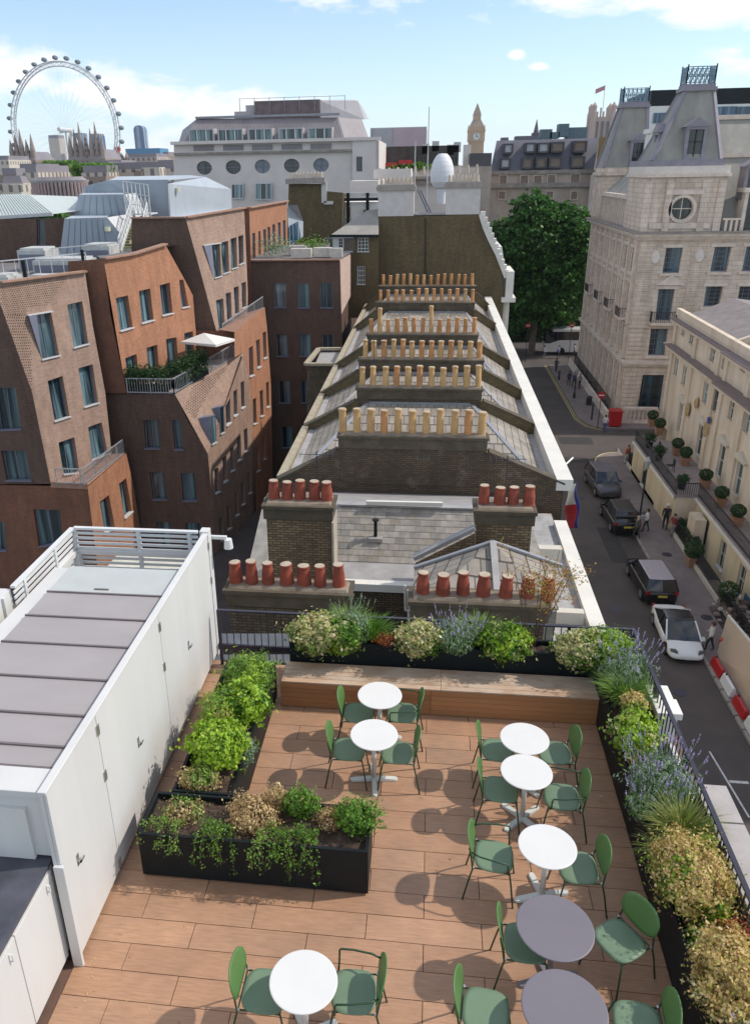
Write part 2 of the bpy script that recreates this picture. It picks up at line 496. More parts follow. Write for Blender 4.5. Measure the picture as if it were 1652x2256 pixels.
# outdoor kitchen below
kit = thing('outdoor_kitchen', 'white outdoor kitchen counter with dark grey worktop at lower left', 'kitchen counter', (-4.2, 4.2, 0))
M_work = plain('dark_worktop', (.075, .078, .095), .32, .4, 2.5)
wk = MB()
wk.box(-3.80, -3.42, 2.2, 5.21, 1.295, 1.335).box(-5.6, -4.32, 2.2, 5.21, 1.295, 1.335).box(-4.32, -3.80, 4.92, 5.21, 1.295, 1.335).box(-4.32, -3.80, 2.2, 4.45, 1.295, 1.335)
wk.build('worktop', M_work, kit)
MB().box(-4.32, -3.80, 4.45, 4.92, 1.14, 1.15).box(-4.33, -4.32, 4.45, 4.92, 1.14, 1.295).box(-3.80, -3.79, 4.45, 4.92, 1.14, 1.295).build('sink', M_black, kit)
MB().box(-5.6, -3.44, 2.2, 5.19, .1, 1.294).build('carcass', M_white, kit)
MB().box(-5.6, -3.46, 2.2, 5.15, 0, .1).build('plinth', M_brown, kit)
for y0, y1 in ((4.42, 5.12), (3.7, 4.41), (2.4, 3.69)):
    d = MB().box(-3.439, -3.41, y0, y1, .11, 1.27).build('door', M_white, kit, bevel=.004)
    MB().tube([(-3.41, y1 - .12, 1.12), (-3.38, y1 - .12, 1.12), (-3.38, y1 - .12, 1.2), (-3.41, y1 - .12, 1.2)], .008, 6).build('handle', M_white2, d)
MB().box(-5.6, -3.57, 5.16, 5.20, 1.34, 1.96).build('fascia', M_white, kit)

# white slatted balustrade behind the low roof
bal = thing('white_balustrade', 'white slatted metal balustrade round the low roof', 'balustrade', (-5.45, 10.6, 1))
def bal_run(a, b, zt, zb, posts):
    a = Vector((a[0], a[1], 0)); b = Vector((b[0], b[1], 0))
    MB().bar(a + Vector((0, 0, zt)), b + Vector((0, 0, zt)), .07, .035).build('top_rail', M_white2, bal)
    MB().bar(a + Vector((0, 0, zt - .40)), b + Vector((0, 0, zt - .40)), .10, .075).build('middle_rail', M_white2, bal)
    z = zt - .085
    while z > zb:
        if abs(z - (zt - .40)) > .06:
            MB().bar(a + Vector((0, 0, z)), b + Vector((0, 0, z)), .02, .04).build('slat', M_white2, bal)
        z -= .085
    for t in posts:
        p = a.lerp(b, t); MB().bar((p.x, p.y, zb - .12), (p.x, p.y, zt), .055, .055).build('post', M_white2, bal)
bal_run((-5.45, 10.62), (-3.45, 10.62), 2.24, 1.15, (.0, .52, .93))
bal_run((-5.47, 10.60), (-5.47, 8.7), 2.24, 1.15, (.35, .85))
MB().box(-5.5, -5.38, 10.5, 10.62, .9, 1.82).build('corner_column', M_white2, bal)
ww = thing('white_screen_wall', 'white ribbed metal wall at left edge beyond the grey roof', 'wall', (-5.6, 7, 0))
wm = MB().box(-6.5, -5.52, 4.9, 8.72, 1.2, 2.20)
wm.build('wall', M_white, ww)
for y in (5.4, 6.2, 7.0, 7.6, 8.1, 8.5):
    MB().box(-5.519, -5.48, y - .035, y + .035, 1.4, 2.19).build('rib', M_white, ww)
MB().bar((-5.40, 8.72, 1.84), (-4.75, 5.0, 1.99), .12, .09).build('rail', M_white2, ww)
cm = thing('security_camera', 'small white security camera on the end of the storage wall', 'camera', (-3.25, 10.8, 2.1))
MB().box(-3.40, -3.05, 10.78, 10.83, 2.05, 2.10).build('bracket', M_white2, cm)
MB().cyl((-3.03, 10.80), .075, .06, 1.90, 2.05, 12).build('housing', M_white2, cm, smooth=False)

# lower roofs that show between the balustrade slats
lower = thing('pale_green_lower_roof', 'pale green and cream flat roof below the white balustrade', 'roof', (-6, 14, -3))
MB().box(-6.9, -4.9, 12.2, 12.9, -1.1, -.55).build('green_strip', plain('moss_green_roof', (.32, .40, .16), .8), lower)
MB().box(-6.9, -4.9, 12.91, 15.5, -1.1, -.62).build('cream_strip', plain('cream_roof', (.55, .52, .42), .8), lower)

# ---------------- planters
def planter(label, x0, x1, y0, y1, h, soil=.1, group='black planter troughs on the terrace'):
    t = thing('planter', label, 'planter', ((x0 + x1) / 2, (y0 + y1) / 2, 0), group=group)
    w = .035
    m = MB()
    m.wall([(x0, y0, .03), (x1, y0, .03), (x1, y0, h), (x0, y0, h)]); m.wall([(x1, y1, .03), (x0, y1, .03), (x0, y1, h), (x1, y1, h)])
    m.wall([(x1, y0, .03), (x1, y1, .03), (x1, y1, h), (x1, y0, h)]); m.wall([(x0, y1, .03), (x0, y0, .03), (x0, y0, h), (x0, y1, h)])
    m.box(x0 + .03, x1 - .03, y0 + .03, y1 - .03, 0, .03)
    for a in ((x0, x1, y0, y0 + w), (x0, x1, y1 - w, y1), (x0, x0 + w, y0 + w, y1 - w), (x1 - w, x1, y0 + w, y1 - w)):
        m.box(*a, h + .0005, h + .006)
    m.box(x0 + w, x0 + w + .003, y0 + w, y1 - w, h - soil, h).box(x1 - w - .003, x1 - w, y0 + w, y1 - w, h - soil, h)
    m.box(x0 + w, x1 - w, y0 + w, y0 + w + .003, h - soil, h).box(x0 + w, x1 - w, y1 - w - .003, y1 - w, h - soil, h)
    m.build('trough', M_black, t)
    # lumpy soil sheet
    nx, ny = max(4, int((x1 - x0) / .08)), max(4, int((y1 - y0) / .08)); s = MB()
    for i in range(nx + 1):
        for j in range(ny + 1):
            s.v.append((x0 + .03 + (x1 - x0 - .06) * i / nx, y0 + .03 + (y1 - y0 - .06) * j / ny, h - soil + random.uniform(0, .05)))
    for i in range(nx):
        for j in range(ny):
            a = i * (ny + 1) + j; s.f.append((a, a + ny + 1, a + ny + 2, a + 1)); s.mi.append(0)
    so = s.build('soil', M_soil, t); so['kind'] = 'stuff'
    return t
P_front = planter('black trough nearest the camera with half dead plants spilling over', -3.03, -.48, 6.22, 6.87, .63)
P_left = planter('black trough beside the white doors full of lime green shrubs', -2.86, -2.12, 6.92, 9.62, .60)
P_back = planter('long black trough behind the wooden bench', -1.95, 2.55, 9.94, 10.30, .80)
P_right = planter('long black trough down the right side of the terrace', 2.52, 3.06, 2.6, 10.30, .66)
MB().box(2.90, 3.02, 4.76, 4.80, .60, .64).build('brace', M_steel, P_right)

# ---------------- wooden bench
def wood_mat(name, a, b, rough=.6, wear=.0):
    k = NT(name)
    oi = k.n('ShaderNodeObjectInfo')
    g = k.noise(3, 8, .7, sc=(.8, 14, 14))
    col = k.mix(g, a, b)
    col = k.mix(1.0, col, k.ramp(oi.outputs['Random'], [(0, (.82, .82, .82)), (1, (1.15, 1.13, 1.1))]), 'MULTIPLY')
    if wear:
        w = k.noise(1.1, 5, .7, sc=(1, 2.5, 1))
        col = k.mix(k.math('MULTIPLY', k.ramp(w, [(.42, (0, 0, 0)), (.6, (1, 1, 1))]), wear), col, (.62, .52, .42))
    k.bump(g, .3, .004)
    return k.fin(col, rough)
M_bench_top = wood_mat('weathered_bench_top', (.34, .20, .12), (.52, .38, .26), .65, .55)
M_bench_face = wood_mat('oiled_bench_face', (.30, .135, .055), (.46, .24, .11), .5)
bn = thing('bench', 'long slatted hardwood bench in front of the back planter', 'bench', (0.27, 9.63, 0))
for j in range(5):
    y0 = 9.405 + j * .102
    for x0, x1 in ((-2.0, .32), (.325, 2.54)):
        MB().box(x0, x1, y0, y0 + .096, .425, .45 + jit(.001)).build('seat_plank', M_bench_top, bn, bevel=.003)
for j in range(5):
    z0 = .01 + j * .083
    for x0, x1 in ((-2.0, .18), (.185, 2.54)):
        MB().box(x0, x1, 9.40, 9.42, z0, z0 + .079).build('front_plank', M_bench_face, bn, bevel=.002)
    MB().box(-2.02, -2.0, 9.40, 9.90, z0, z0 + .079).build('end_plank', M_bench_face, bn)
MB().box(-1.99, 2.53, 9.42, 9.90, .0, .424).build('carcass', M_brown, bn)

# ---------------- railing
rl = thing('terrace_railing', 'dark vertical bar railing round the back and right of the terrace', 'railing', (0, 10.36, 0))
def rail_run(a, b, top, z0=.06, step=.11, lowbars=True, gap=None):
    a = Vector(a); b = Vector(b); L = (b - a).length
    MB().bar(a + Vector((0, 0, top)), b + Vector((0, 0, top)), .05, .022).build('top_rail', M_railb, rl)
    MB().bar(a + Vector((0, 0, z0 + .02)), b + Vector((0, 0, z0 + .02)), .04, .02).build('bottom_rail', M_railb, rl)
    n = int(L / step)
    me = None
    for i in range(n + 1):
        p = a.lerp(b, i / n)
        big = i % 12 == 0
        w = .022 if big else .0065
        if big:
            MB().box(p.x - w, p.x + w, p.y - w, p.y + w, -.02, top).build('post', M_railb, rl)
        else:
            if me is None:
                me = MB().box(-w, w, -w, w, z0, top - .011).build('baluster', M_railb, rl, world=False)
                me.location = Vector((p.x, p.y, 0)) - rl.location; me = me.data
            else:
                share('baluster', me, rl, (p.x - rl.location.x, p.y - rl.location.y, 0))
rail_run((-3.16, 10.37, 0), (3.10, 10.37, 0), 1.02)
rail_run((3.13, 10.37, 0), (3.13, 3.0, 0), 1.02)
MB().box(-3.2, -1.9, 10.35, 10.39, .30, .40).build('kick_rail', M_railb, rl)

# stone coping and parapet outside the right railing
M_cop = plain('coping_stone', (.40, .365, .345), .8, .12, 3, bump=.2)
M_wst = plain('white_render', (.78, .76, .70), .7, .06, 2)
cp = thing('parapet_wall', 'stone topped parapet outside the right hand railing', 'wall', (3.32, 5.5, 0))
MB().box(3.20, 3.48, 2.0, 7.40, -1.5, .755).build('wall', M_wst, cp)
for y0, y1 in ((6.86, 7.42), (5.78, 6.84), (4.68, 5.76), (3.58, 4.66), (2.5, 3.56)):
    MB().box(3.17, 3.51, y0, y1, .76, .81).build('coping_stone', M_cop, cp, bevel=.006)
pd = thing('white_pedestal', 'white square pedestal outside the railing beside the lavender', 'pedestal', (3.25, 9.1, 0))
MB().box(3.12, 3.36, 8.75, 9.30, -1.5, .70).build('shaft', M_wst, pd)
MB().box(3.08, 3.40, 8.70, 9.02, .70, .80).build('cap', M_wst, pd, bevel=.008)
MB().box(3.08, 3.38, 9.03, 9.36, .70, .77).build('cap', M_wst, pd, bevel=.008)
MB().box(3.30, 3.36, 7.42, 8.74, .20, .30).build('rail', M_wst, pd)

# ---------------- tables
M_ttop = plain('white_table_top', (.68, .67, .64), .35, .02)
M_tleg = plain('white_table_leg', (.66, .67, .63), .45, .08)
M_gtop = plain('grey_violet_table_top', (.165, .148, .17), .5, .05)
def make_table(name, r, top_mat, leg_mat, label, loc, rz, group):
    t = thing(name, label, 'table', (0, 0, 0), 0, group)
    MB().lathe((0, 0), [(r - .012, .724), (r - .002, .727), (r, .733), (r - .002, .739), (r - .010, .742)], 56).build('table_top', top_mat, t, smooth=False)
    MB().cyl((0, 0), .030, .030, .03, .715, 16).build('column', leg_mat, t, smooth=True)
    MB().cyl((0, 0), .11, .11, .715, .7245, 20).build('mounting_plate', leg_mat, t)
    for i in range(4):
        a = i * math.pi / 2
        f = MB()
        ring0, ring1 = [], []
        for (u, w) in ((.02, .034), (.27, .040), (.30, .030), (.313, .0), ):
            ring0.append((u, w))
        pts = [(u, w) for u, w in ring0] + [(u, -w) for u, w in reversed(ring0[:-1])]
        pts = pts[::-1]
        rot = lambda p, z: (p[0] * math.cos(a) - p[1] * math.sin(a), p[0] * math.sin(a) + p[1] * math.cos(a), z)
        f.prism([rot(p, .004) for p in pts], [rot((p[0] * .985, p[1] * .8), .030 if p[0] > .1 else .055) for p in pts])
        f.build('foot', leg_mat, t, bevel=.003)
    t.location = loc; t.rotation_euler = (0, 0, rz)
    return t
W = 'round white bistro tables'
t0 = make_table('bistro_table', .303, M_ttop, M_tleg, 'round white table closest to the wooden bench', (-.52, 8.82, 0), .12, W)
for loc, rz, lab in (((-.54, 8.0, 0), .12, 'round white table just in front of the one by the bench, left group'),
                     ((1.34, 8.11, 0), .78, 'round white table farthest back in the right hand row'),
                     ((1.30, 7.51, 0), .78, 'second round white table of the right hand row'),
                     ((1.40, 6.40, 0), .28, 'third round white table of the right row, above the grey tops'),
                     ((-.93, 4.65, 0), .5, 'lone round white table at the bottom of the picture')):
    dup(t0, loc, rz, lab)
g0 = make_table('bistro_table', .36, M_gtop, plain('grey_table_leg', (.2, .18, .2), .5), 'large grey violet round table behind its twin', (1.345, 5.43, 0), .3, 'large grey round tables')
dup(g0, (1.315, 4.64, 0), .4, 'large grey violet round table cut by the bottom edge')

# ---------------- chairs
M_seat = plain('sage_green_seat', (.15, .225, .14), .5, .06, 7)
M_back = plain('leaf_green_back', (.085, .185, .05), .5, .06, 5)
M_leg = plain('dark_green_tube', (.022, .06, .026), .42, .1)
def superloop(cx, cy, a, b, e, n=28):
    out = []
    for i in range(n):
        t = 2 * math.pi * i / n; c, s = math.cos(t), math.sin(t)
        out.append((cx + a * math.copysign(abs(c) ** (2 / e), c), cy + b * math.copysign(abs(s) ** (2 / e), s)))
    return out
def make_chair(label, arms):
    t = thing('armchair' if arms else 'side_chair', label, 'chair', (0, 0, 0), 0, 'green metal terrace chairs')
    # seat shell: dished pad, front edge rolled down
    s = MB(); rings = []
    def zs(x, y): return .452 + .10 * y * y + .06 * max(0, -x) ** 1.5 - .35 * max(0, x - .12) ** 2 * 4
    for k, f in enumerate((1.0, .82, .55, .25)):
        rings.append([(x, y, zs(x, y)) for x, y in superloop(.0, .0, .205 * f, .215 * f, 3.2)])
    N = 28
    for ring in rings: s.v += ring
    c0 = len(s.v); s.v.append((0, 0, zs(0, 0)))
    for k in range(3):
        for i in range(N):
            j = (i + 1) % N; s.f.append((k * N + i, k * N + j, (k + 1) * N + j, (k + 1) * N + i)); s.mi.append(0)
    for i in range(N): s.f.append((3 * N + i, 3 * N + (i + 1) % N, c0)); s.mi.append(0)
    so = s.build('seat', M_seat, t, smooth=True)
    md = so.modifiers.new('thick', 'SOLIDIFY'); md.thickness = .014; md.offset = -1
    # back shell: rounded oval bent round the sitter, reclined
    b = MB(); rings = []
    def bp(u, w):
        z = .655 + w * math.cos(R_(12)); x = -.262 - w * math.sin(R_(12)) + .55 * u * u
        return (x, u, z)
    for f in (1.0, .8, .5, .2): rings.append([bp(u, w) for u, w in superloop(0, 0, .215 * f, .165 * f, 2.45)])
    for ring in rings: b.v += ring
    c0 = len(b.v); b.v.append(bp(0, 0))
    for k in range(3):
        for i in range(N):
            j = (i + 1) % N; b.f.append((k * N + i, k * N + j, (k + 1) * N + j, (k + 1) * N + i)); b.mi.append(0)
    for i in range(N): b.f.append((3 * N + i, 3 * N + (i + 1) % N, c0)); b.mi.append(0)
    bo = b.build('backrest', M_back, t, smooth=True)
    md = bo.modifiers.new('thick', 'SOLIDIFY'); md.thickness = .012; md.offset = 0
    r = .0095
    for sy in (1, -1):
        # rear leg runs from the floor up behind the back
        MB().tube([(-.30, .235 * sy, 0), (-.245, .218 * sy, .30), (-.215, .205 * sy, .43), (-.235, .185 * sy, .56), (-.262, .165 * sy, .68)], r, 8).build('leg', M_leg, t, smooth=True)
        MB().tube([(.235, .235 * sy, 0), (.195, .205 * sy, .30), (.172, .19 * sy, .432)], r, 8).build('leg', M_leg, t, smooth=True)
        MB().tube([(.172, .188 * sy, .432), (.0, .187 * sy, .436), (-.215, .190 * sy, .436)], r * .9, 8).build('seat_rail', M_leg, t, smooth=True)
        MB().cyl((-.205, .196 * sy), .014, .014, .432, .452, 8).build('bolt', M_steel, t)
        if arms:
            MB().tube([(.155, .200 * sy, .434), (.150, .262 * sy, .50), (.148, .272 * sy, .62), (.135, .268 * sy, .645), (.02, .262 * sy, .650), (-.15, .235 * sy, .652), (-.235, .195 * sy, .655)], r, 8).build('arm_rest', M_leg, t, smooth=True)
    MB().tube([(.168, -.19, .430), (.168, .19, .430)], r * .8, 6).build('cross_bar', M_leg, t)
    MB().tube([(-.212, -.19, .434), (-.212, .19, .434)], r * .8, 6).build('cross_bar', M_leg, t)
    return t
pi = math.pi
chairs = [  # x, y, facing, arms, label
    (-.80, 8.78, 0, 0, 'green chair on the left of the table nearest the bench'),
    (-.22, 8.84, pi, 1, 'green armchair on the right of the table nearest the bench'),
    (-.86, 8.03, .03, 0, 'green chair left of the second table of the left group'),
    (-.25, 8.03, pi + .02, 0, 'green chair right of the second table of the left group'),
    (1.04, 8.20, -.05, 0, 'green chair left of the farthest table in the right row'),
    (1.74, 8.22, pi + .08, 0, 'green chair right of the farthest table in the right row'),
    (1.02, 7.50, -.04, 0, 'green chair left of the second table in the right row'),
    (1.72, 7.45, pi - .02, 1, 'green armchair right of the second table in the right row'),
    (.87, 6.48, -.12, 1, 'green armchair standing clear of the third table, fully seen'),
    (1.74, 6.42, pi + .05, 0, 'green chair right of the third white table in the right row'),
    (1.10, 5.46, -.02, 0, 'green chair mostly hidden left of the upper grey table'),
    (2.00, 5.58, pi + .62, 0, 'green chair turned askew right of the upper grey table'),
    (.68, 4.74, -.12, 0, 'green chair left of the bottom grey table'),
    (1.98, 4.76, pi - .05, 0, 'green chair cut off at the bottom, right of the grey table'),
    (-1.30, 4.72, -.02, 0, 'green armless chair left of the lone white table'),
    (-.50, 4.80, pi + .03, 1, 'green armchair right of the lone white table')]
proto = {}
for x, y, a, arms, lab in chairs:
    if arms not in proto:
        proto[arms] = make_chair(lab, arms)
        proto[arms].location = (x, y, 0); proto[arms].rotation_euler = (0, 0, a)
    else:
        dup(proto[arms], (x, y, 0), a, lab)

# ---------------- planting
L_lime = leafmat('lime_shrub_leaf', [(.17, .34, .018), (.32, .52, .03), (.45, .62, .045), (.12, .25, .015), (.55, .66, .09)])
L_cream = leafmat('cream_flowering_leaf', [(.66, .52, .26), (.80, .68, .42), (.30, .42, .07), (.74, .60, .32), (.20, .32, .04), (.82, .72, .50)])
L_gold = leafmat('golden_flowering_leaf', [(.70, .50, .17), (.80, .60, .25), (.36, .38, .05), (.75, .55, .26), (.42, .25, .08), (.82, .68, .34)])
L_green = leafmat('mid_green_leaf', [(.07, .19, .02), (.13, .29, .025), (.20, .37, .035), (.045, .12, .015)])
L_fern = leafmat('feathery_green_leaf', [(.16, .32, .05), (.25, .42, .07), (.11, .23, .035), (.36, .46, .10)])
L_dry = leafmat('dry_straw_leaf', [(.66, .50, .24), (.78, .62, .34), (.50, .34, .15), (.36, .21, .10)])
L_red = leafmat('rust_red_leaf', [(.38, .09, .03), (.50, .15, .05), (.26, .06, .025)])
L_grey = leafmat('grey_green_leaf', [(.20, .30, .16), (.30, .41, .24), (.13, .22, .11), (.40, .50, .33)])
L_purp = leafmat('lavender_flower', [(.38, .31, .54), (.48, .42, .62), (.30, .24, .44), (.56, .50, .66)])
L_grass = leafmat('olive_grass_blade', [(.16, .26, .04), (.28, .36, .06), (.40, .38, .12), (.09, .16, .03)])
L_autumn = leafmat('autumn_leaf', [(.55, .20, .04), (.62, .36, .06), (.22, .30, .04), (.48, .12, .04), (.34, .38, .06)])
M_twig = plain('brown_twig', (.10, .06, .04), .9)
_seed = [100]
def stems(t, c, z0, n, h, spread, r=.004):
    m = MB()
    for i in range(n):
        a = random.uniform(0, 6.28); q = random.uniform(.3, 1) * spread
        m.tube([(c[0] + jit(.03), c[1] + jit(.03), z0), (c[0] + math.cos(a) * q * .5, c[1] + math.sin(a) * q * .5, z0 + h * .5), (c[0] + math.cos(a) * q, c[1] + math.sin(a) * q, z0 + h * .85)], [r * 1.5, r, r * .5], 4, cap=False)
    m.build('stem', M_twig, t)
def shrub(name, label, cat, c, r, mats, n=2600, ls=.017, z0=None, group='shrubs in the terrace planters', lump=.34, shell=.5, aspect=1.5):
    """bush made of leaf clumps: mats is a list of (material, share)"""
    _seed[0] += 1
    t = thing(name, label, cat, (c[0], c[1], (z0 if z0 is not None else c[2] - r[2])), group=group)
    stems(t, c, (z0 if z0 is not None else c[2] - r[2]), 14, r[2] * 1.5, max(r[0], r[1]) * .8)
    p, nn = ell_pts(c, r, n, shell, lump, _seed[0])
    k_ = rng.uniform(size=n) < .13      # loose sprigs standing off the bush
    p[k_] = np.array(c) + (p[k_] - np.array(c)) * rng.uniform(1.05, 1.38, (int(k_.sum()), 1))
    # split by direction-dependent noise so colours come in patches
    w = np.sin(p[:, 0] * 9 + _seed[0]) * np.cos(p[:, 1] * 8 + 1.3 * _seed[0]) + np.sin(p[:, 2] * 10) * .5 + rng.normal(size=n) * .55
    order = np.argsort(w); a = 0
    for m, sh in mats:
        b = min(n, a + int(round(n * sh)))
        idx = order[a:b]; a = b
        if len(idx): leaf_mesh('foliage', p[idx], nn[idx], ls * (1.22 if ls > .0135 else .98) * rng.uniform(.4, 1.45, len(idx)), m, t, aspect)
    return t
def blades(t, name, c, z0, n, h, spread, mat, w=.0035, droop=.35, seed=0):
    g = np.random.default_rng(seed + 50); V = []; F = []
    for i in range(n):
        a = g.uniform(0, 6.28); s = spread * g.uniform(.15, 1); hh = h * g.uniform(.6, 1.1)
        dx, dy = math.cos(a), math.sin(a); bx, by = c[0] + dx * s * .2, c[1] + dy * s * .2
        px, py = -dy * w, dx * w
        b = len(V)
        for k, (f, e) in enumerate(((0, 1), (.45, .9), (.8, .6), (1, .1))):
            x = bx + dx * s * f ** 1.6; y = by + dy * s * f ** 1.6; z = z0 + hh * (f - droop * f ** 3 * .6)
            V.append((x - px * e, y - py * e, z)); V.append((x + px * e, y + py * e, z))
        for k in range(3): F.append((b + 2 * k, b + 2 * k + 1, b + 2 * k + 3, b + 2 * k + 2))
    m = MB(); m.v = V; m.f = F; m.mi = [0] * len(F)
    o = m.build(name, mat, t); o['kind'] = 'stuff'; return o
def lavender(label, c, z0, r, h, n=90, flowers=True, flower_mat=None, seed=0, tall=1.0):
    t = thing('lavender_bush', label, 'lavender', (c[0], c[1], z0), group='lavender bushes in the planters')
    g = np.random.default_rng(seed + 300)
    p, nn = ell_pts((c[0], c[1], z0 + h * .42), (r * .95, r * .95, h * .45), int(2600 * max(.5, r / .3)), .35, .3, seed)
    leaf_mesh('foliage', p, nn, .0075 * g.uniform(.7, 1.3, len(p)), L_grey, t, 3.6, up=(0, 0, 1))
    p, nn = ell_pts((c[0], c[1], z0 + h * .34), (r * .85, r * .85, h * .4), 1100, .2, .3, seed + 1)
    leaf_mesh('foliage', p, nn, .009 * g.uniform(.7, 1.3, len(p)), L_green, t, 3.0, up=(0, 0, 1))
    st = MB(); fp = []
    for i in range(int(n * .6)):
        a = g.uniform(0, 6.28); q = r * g.uniform(.2, 1.15); hh = h * g.uniform(.75, 1.2) * tall
        x, y = c[0] + math.cos(a) * q, c[1] + math.sin(a) * q
        st.tube([(c[0] + math.cos(a) * q * .4, c[1] + math.sin(a) * q * .4, z0 + h * .3), (x, y, z0 + hh)], .0018, 3, cap=False)
        L = g.uniform(.05, .11)
        d = np.array([math.cos(a) * .25, math.sin(a) * .25, 1.0]); d /= np.linalg.norm(d)
        for k in range(13):
            f = k / 12
            fp.append(np.array([x, y, z0 + hh]) + d * (f - .35) * L + g.normal(size=3) * .0045 * (1.2 - f))
    st.build('stem', L_grey, t)
    fp = np.array(fp)
    leaf_mesh('flower_spikes', fp, g.normal(size=fp.shape), .0075 * g.uniform(.7, 1.2, len(fp)), flower_mat or L_purp, t, 1.3)
    return t
def grass(label, c, z0, r, h, mat, n=420, seed=0, droop=.5, name='grass_clump', w=.004):
    t = thing(name, label, 'ornamental grass', (c[0], c[1], z0), group='grasses and feathery clumps in the planters')
    blades(t, 'blades', c, z0, n, h, r, mat, w, droop, seed)
    return t
# left trough, from the back to the front
shrub('feathery_shrub', 'soft feathery green shrub at the back of the left trough, by the railing', 'shrub', (-2.42, 9.18, .70), (.37, .36, .27), [(L_fern, .8), (L_lime, .2)], 6500, .0085, .5, aspect=3)
shrub('lime_shrub', 'lime and olive shrub in the middle of the left trough', 'shrub', (-2.28, 8.5, .74), (.27, .34, .31), [(L_lime, .75), (L_green, .25)], 5200, .015, .5)
shrub('feathery_shrub', 'loose yellow green shrub leaning to the white doors in the left trough', 'shrub', (-2.60, 8.3, .70), (.28, .38, .30), [(L_fern, .55), (L_lime, .35), (L_dry, .1)], 5200, .009, .5, aspect=2.6)
shrub('lime_shrub', 'brightest lime green shrub, nearest in the left trough', 'shrub', (-2.47, 7.6, .76), (.36, .34, .29), [(L_lime, 1.0)], 7000, .015, .5)
shrub('grey_leaf_plant', 'small grey green plant at the right rim of the left trough', 'plant', (-2.15, 7.75, .56), (.12, .24, .15), [(L_grey, 1)], 1300, .012, .5)
shrub('dry_plant', 'straw coloured dry plant at the near end of the left trough', 'plant', (-2.57, 7.12, .63), (.26, .18, .15), [(L_dry, .6), (L_fern, .4)], 2400, .010, .5)
# front trough
def trailing(label, x, y, wd, n=16, L=.35, mat=None, seed=0):
    n = int(n * .62)
    t = thing('trailing_plant', label, 'plant', (x, y, .58), group='trailing plants in the front trough')
    g = np.random.default_rng(seed + 900)
    pts = []; st = MB()
    for i in range(n):
        sx = x + g.uniform(-wd, wd); a = g.uniform(-.8, .8); up = g.uniform(.02, .16)
        yf = y - g.uniform(.12, .40)
        path = [(sx, y, .55), (sx + a * .08, (y + yf) / 2, .63 + up), (sx + a * .15, max(6.10, yf), .60 + up * .4)]
        if yf < 6.30 or g.uniform() < .2: path.append((sx + a * .18 + g.uniform(-.03, .03), 6.16 - g.uniform(0, .05), .60 - L * g.uniform(.15, 1)))
        st.tube(path, .0025, 3, cap=False)
        for p0, p1 in zip(path[:-1], path[1:]):
            for k in range(24):
                f = g.uniform(); q = np.array(p0) * (1 - f) + np.array(p1) * f + g.normal(size=3) * .022
                pts.append(q)
    st.build('stem', M_twig, t)
    pts = np.array(pts)
    leaf_mesh('foliage', pts, g.normal(size=pts.shape) + np.array([0, -.4, .6]), .0095 * g.uniform(.6, 1.2, len(pts)), mat or L_green, t, 1.7)
    return t
trailing('thin green trailing plant at the left end of the front trough', -2.78, 6.50, .20, 15, .22, L_fern, 1)
trailing('green plant spilling down the front trough, left of middle', -2.14, 6.48, .20, 22, .40, L_green, 2)
trailing('big green plant spilling over the middle of the front trough', -1.32, 6.48, .26, 34, .42, L_green, 3)
trailing('short green plant spilling beside the straw clump in the front trough', -1.66, 6.42, .10, 10, .30, L_fern, 4)
shrub('dry_plant', 'straw yellow dead plant in the middle of the front trough', 'plant', (-1.80, 6.60, .66), (.30, .26, .20), [(L_dry, 1)], 3400, .010, .5)
shrub('dry_plant', 'tall thin straw plant behind the front trough middle', 'plant', (-1.58, 6.78, .76), (.13, .10, .18), [(L_dry, 1)], 900, .010, .5)
shrub('dry_plant', 'small straw plant at the right part of the front trough', 'plant', (-.95, 6.66, .62), (.16, .16, .12), [(L_dry, .8), (L_red, .2)], 1300, .009, .5)
shrub('dry_plant', 'brown withered plant at the left part of the front trough', 'plant', (-2.62, 6.62, .62), (.26, .20, .12), [(L_dry, .6), (L_fern, .4)], 1500, .009, .5)
shrub('green_shrub', 'small leafy shrub overhanging the right end of the front trough', 'shrub', (-.62, 6.60, .76), (.27, .20, .19), [(L_green, .8), (L_fern, .2)], 2600, .011, .5, lump=.4)
shrub('green_shrub', 'open green plant behind the middle of the front trough', 'shrub', (-1.28, 6.74, .76), (.22, .14, .20), [(L_green, .7), (L_fern, .3)], 1900, .011, .5, lump=.45)
# back trough from left to right
shrub('cream_shrub', 'round cream flowering shrub at the left end of the back trough', 'shrub', (-1.55, 9.98, .92), (.38, .32, .29), [(L_cream, .72), (L_green, .28)], 7500, .014, .7)
shrub('green_shrub', 'green part grown cream shrub beside it in the back trough', 'shrub', (-1.15, 9.98, .92), (.28, .28, .28), [(L_green, .45), (L_cream, .3), (L_lime, .25)], 4200, .014, .7)
grass('tall soft green grass clump behind the cream shrub in the back trough', (-1.12, 10.2, 0), .75, .42, .55, L_fern, 700, 1)
lavender('pale grey lavender with white tips behind the cream shrub', (-1.02, 10.12, 0), .72, .30, .58, 60, flower_mat=L_grey, seed=2, tall=1.1)
grass('dark green grass clump right of the pale lavender', (-.72, 10.15, 0), .75, .38, .48, L_green, 600, 3)
shrub('rust_plant', 'low rust red withered plant in the back trough', 'plant', (-.52, 10.05, .84), (.22, .14, .09), [(L_red, 1)], 1100, .012, .7)
shrub('cream_shrub', 'cream flowering shrub in the middle of the back trough', 'shrub', (.0, 10.0, .92), (.33, .28, .27), [(L_cream, .85), (L_green, .15)], 6000, .014, .7)
lavender('violet lavender bush in the middle of the back trough', (.52, 10.05, 0), .75, .36, .50, 110, seed=4)
grass('feathery green clump behind the violet lavender', (.85, 10.2, 0), .75, .40, .50, L_fern, 700, 5)
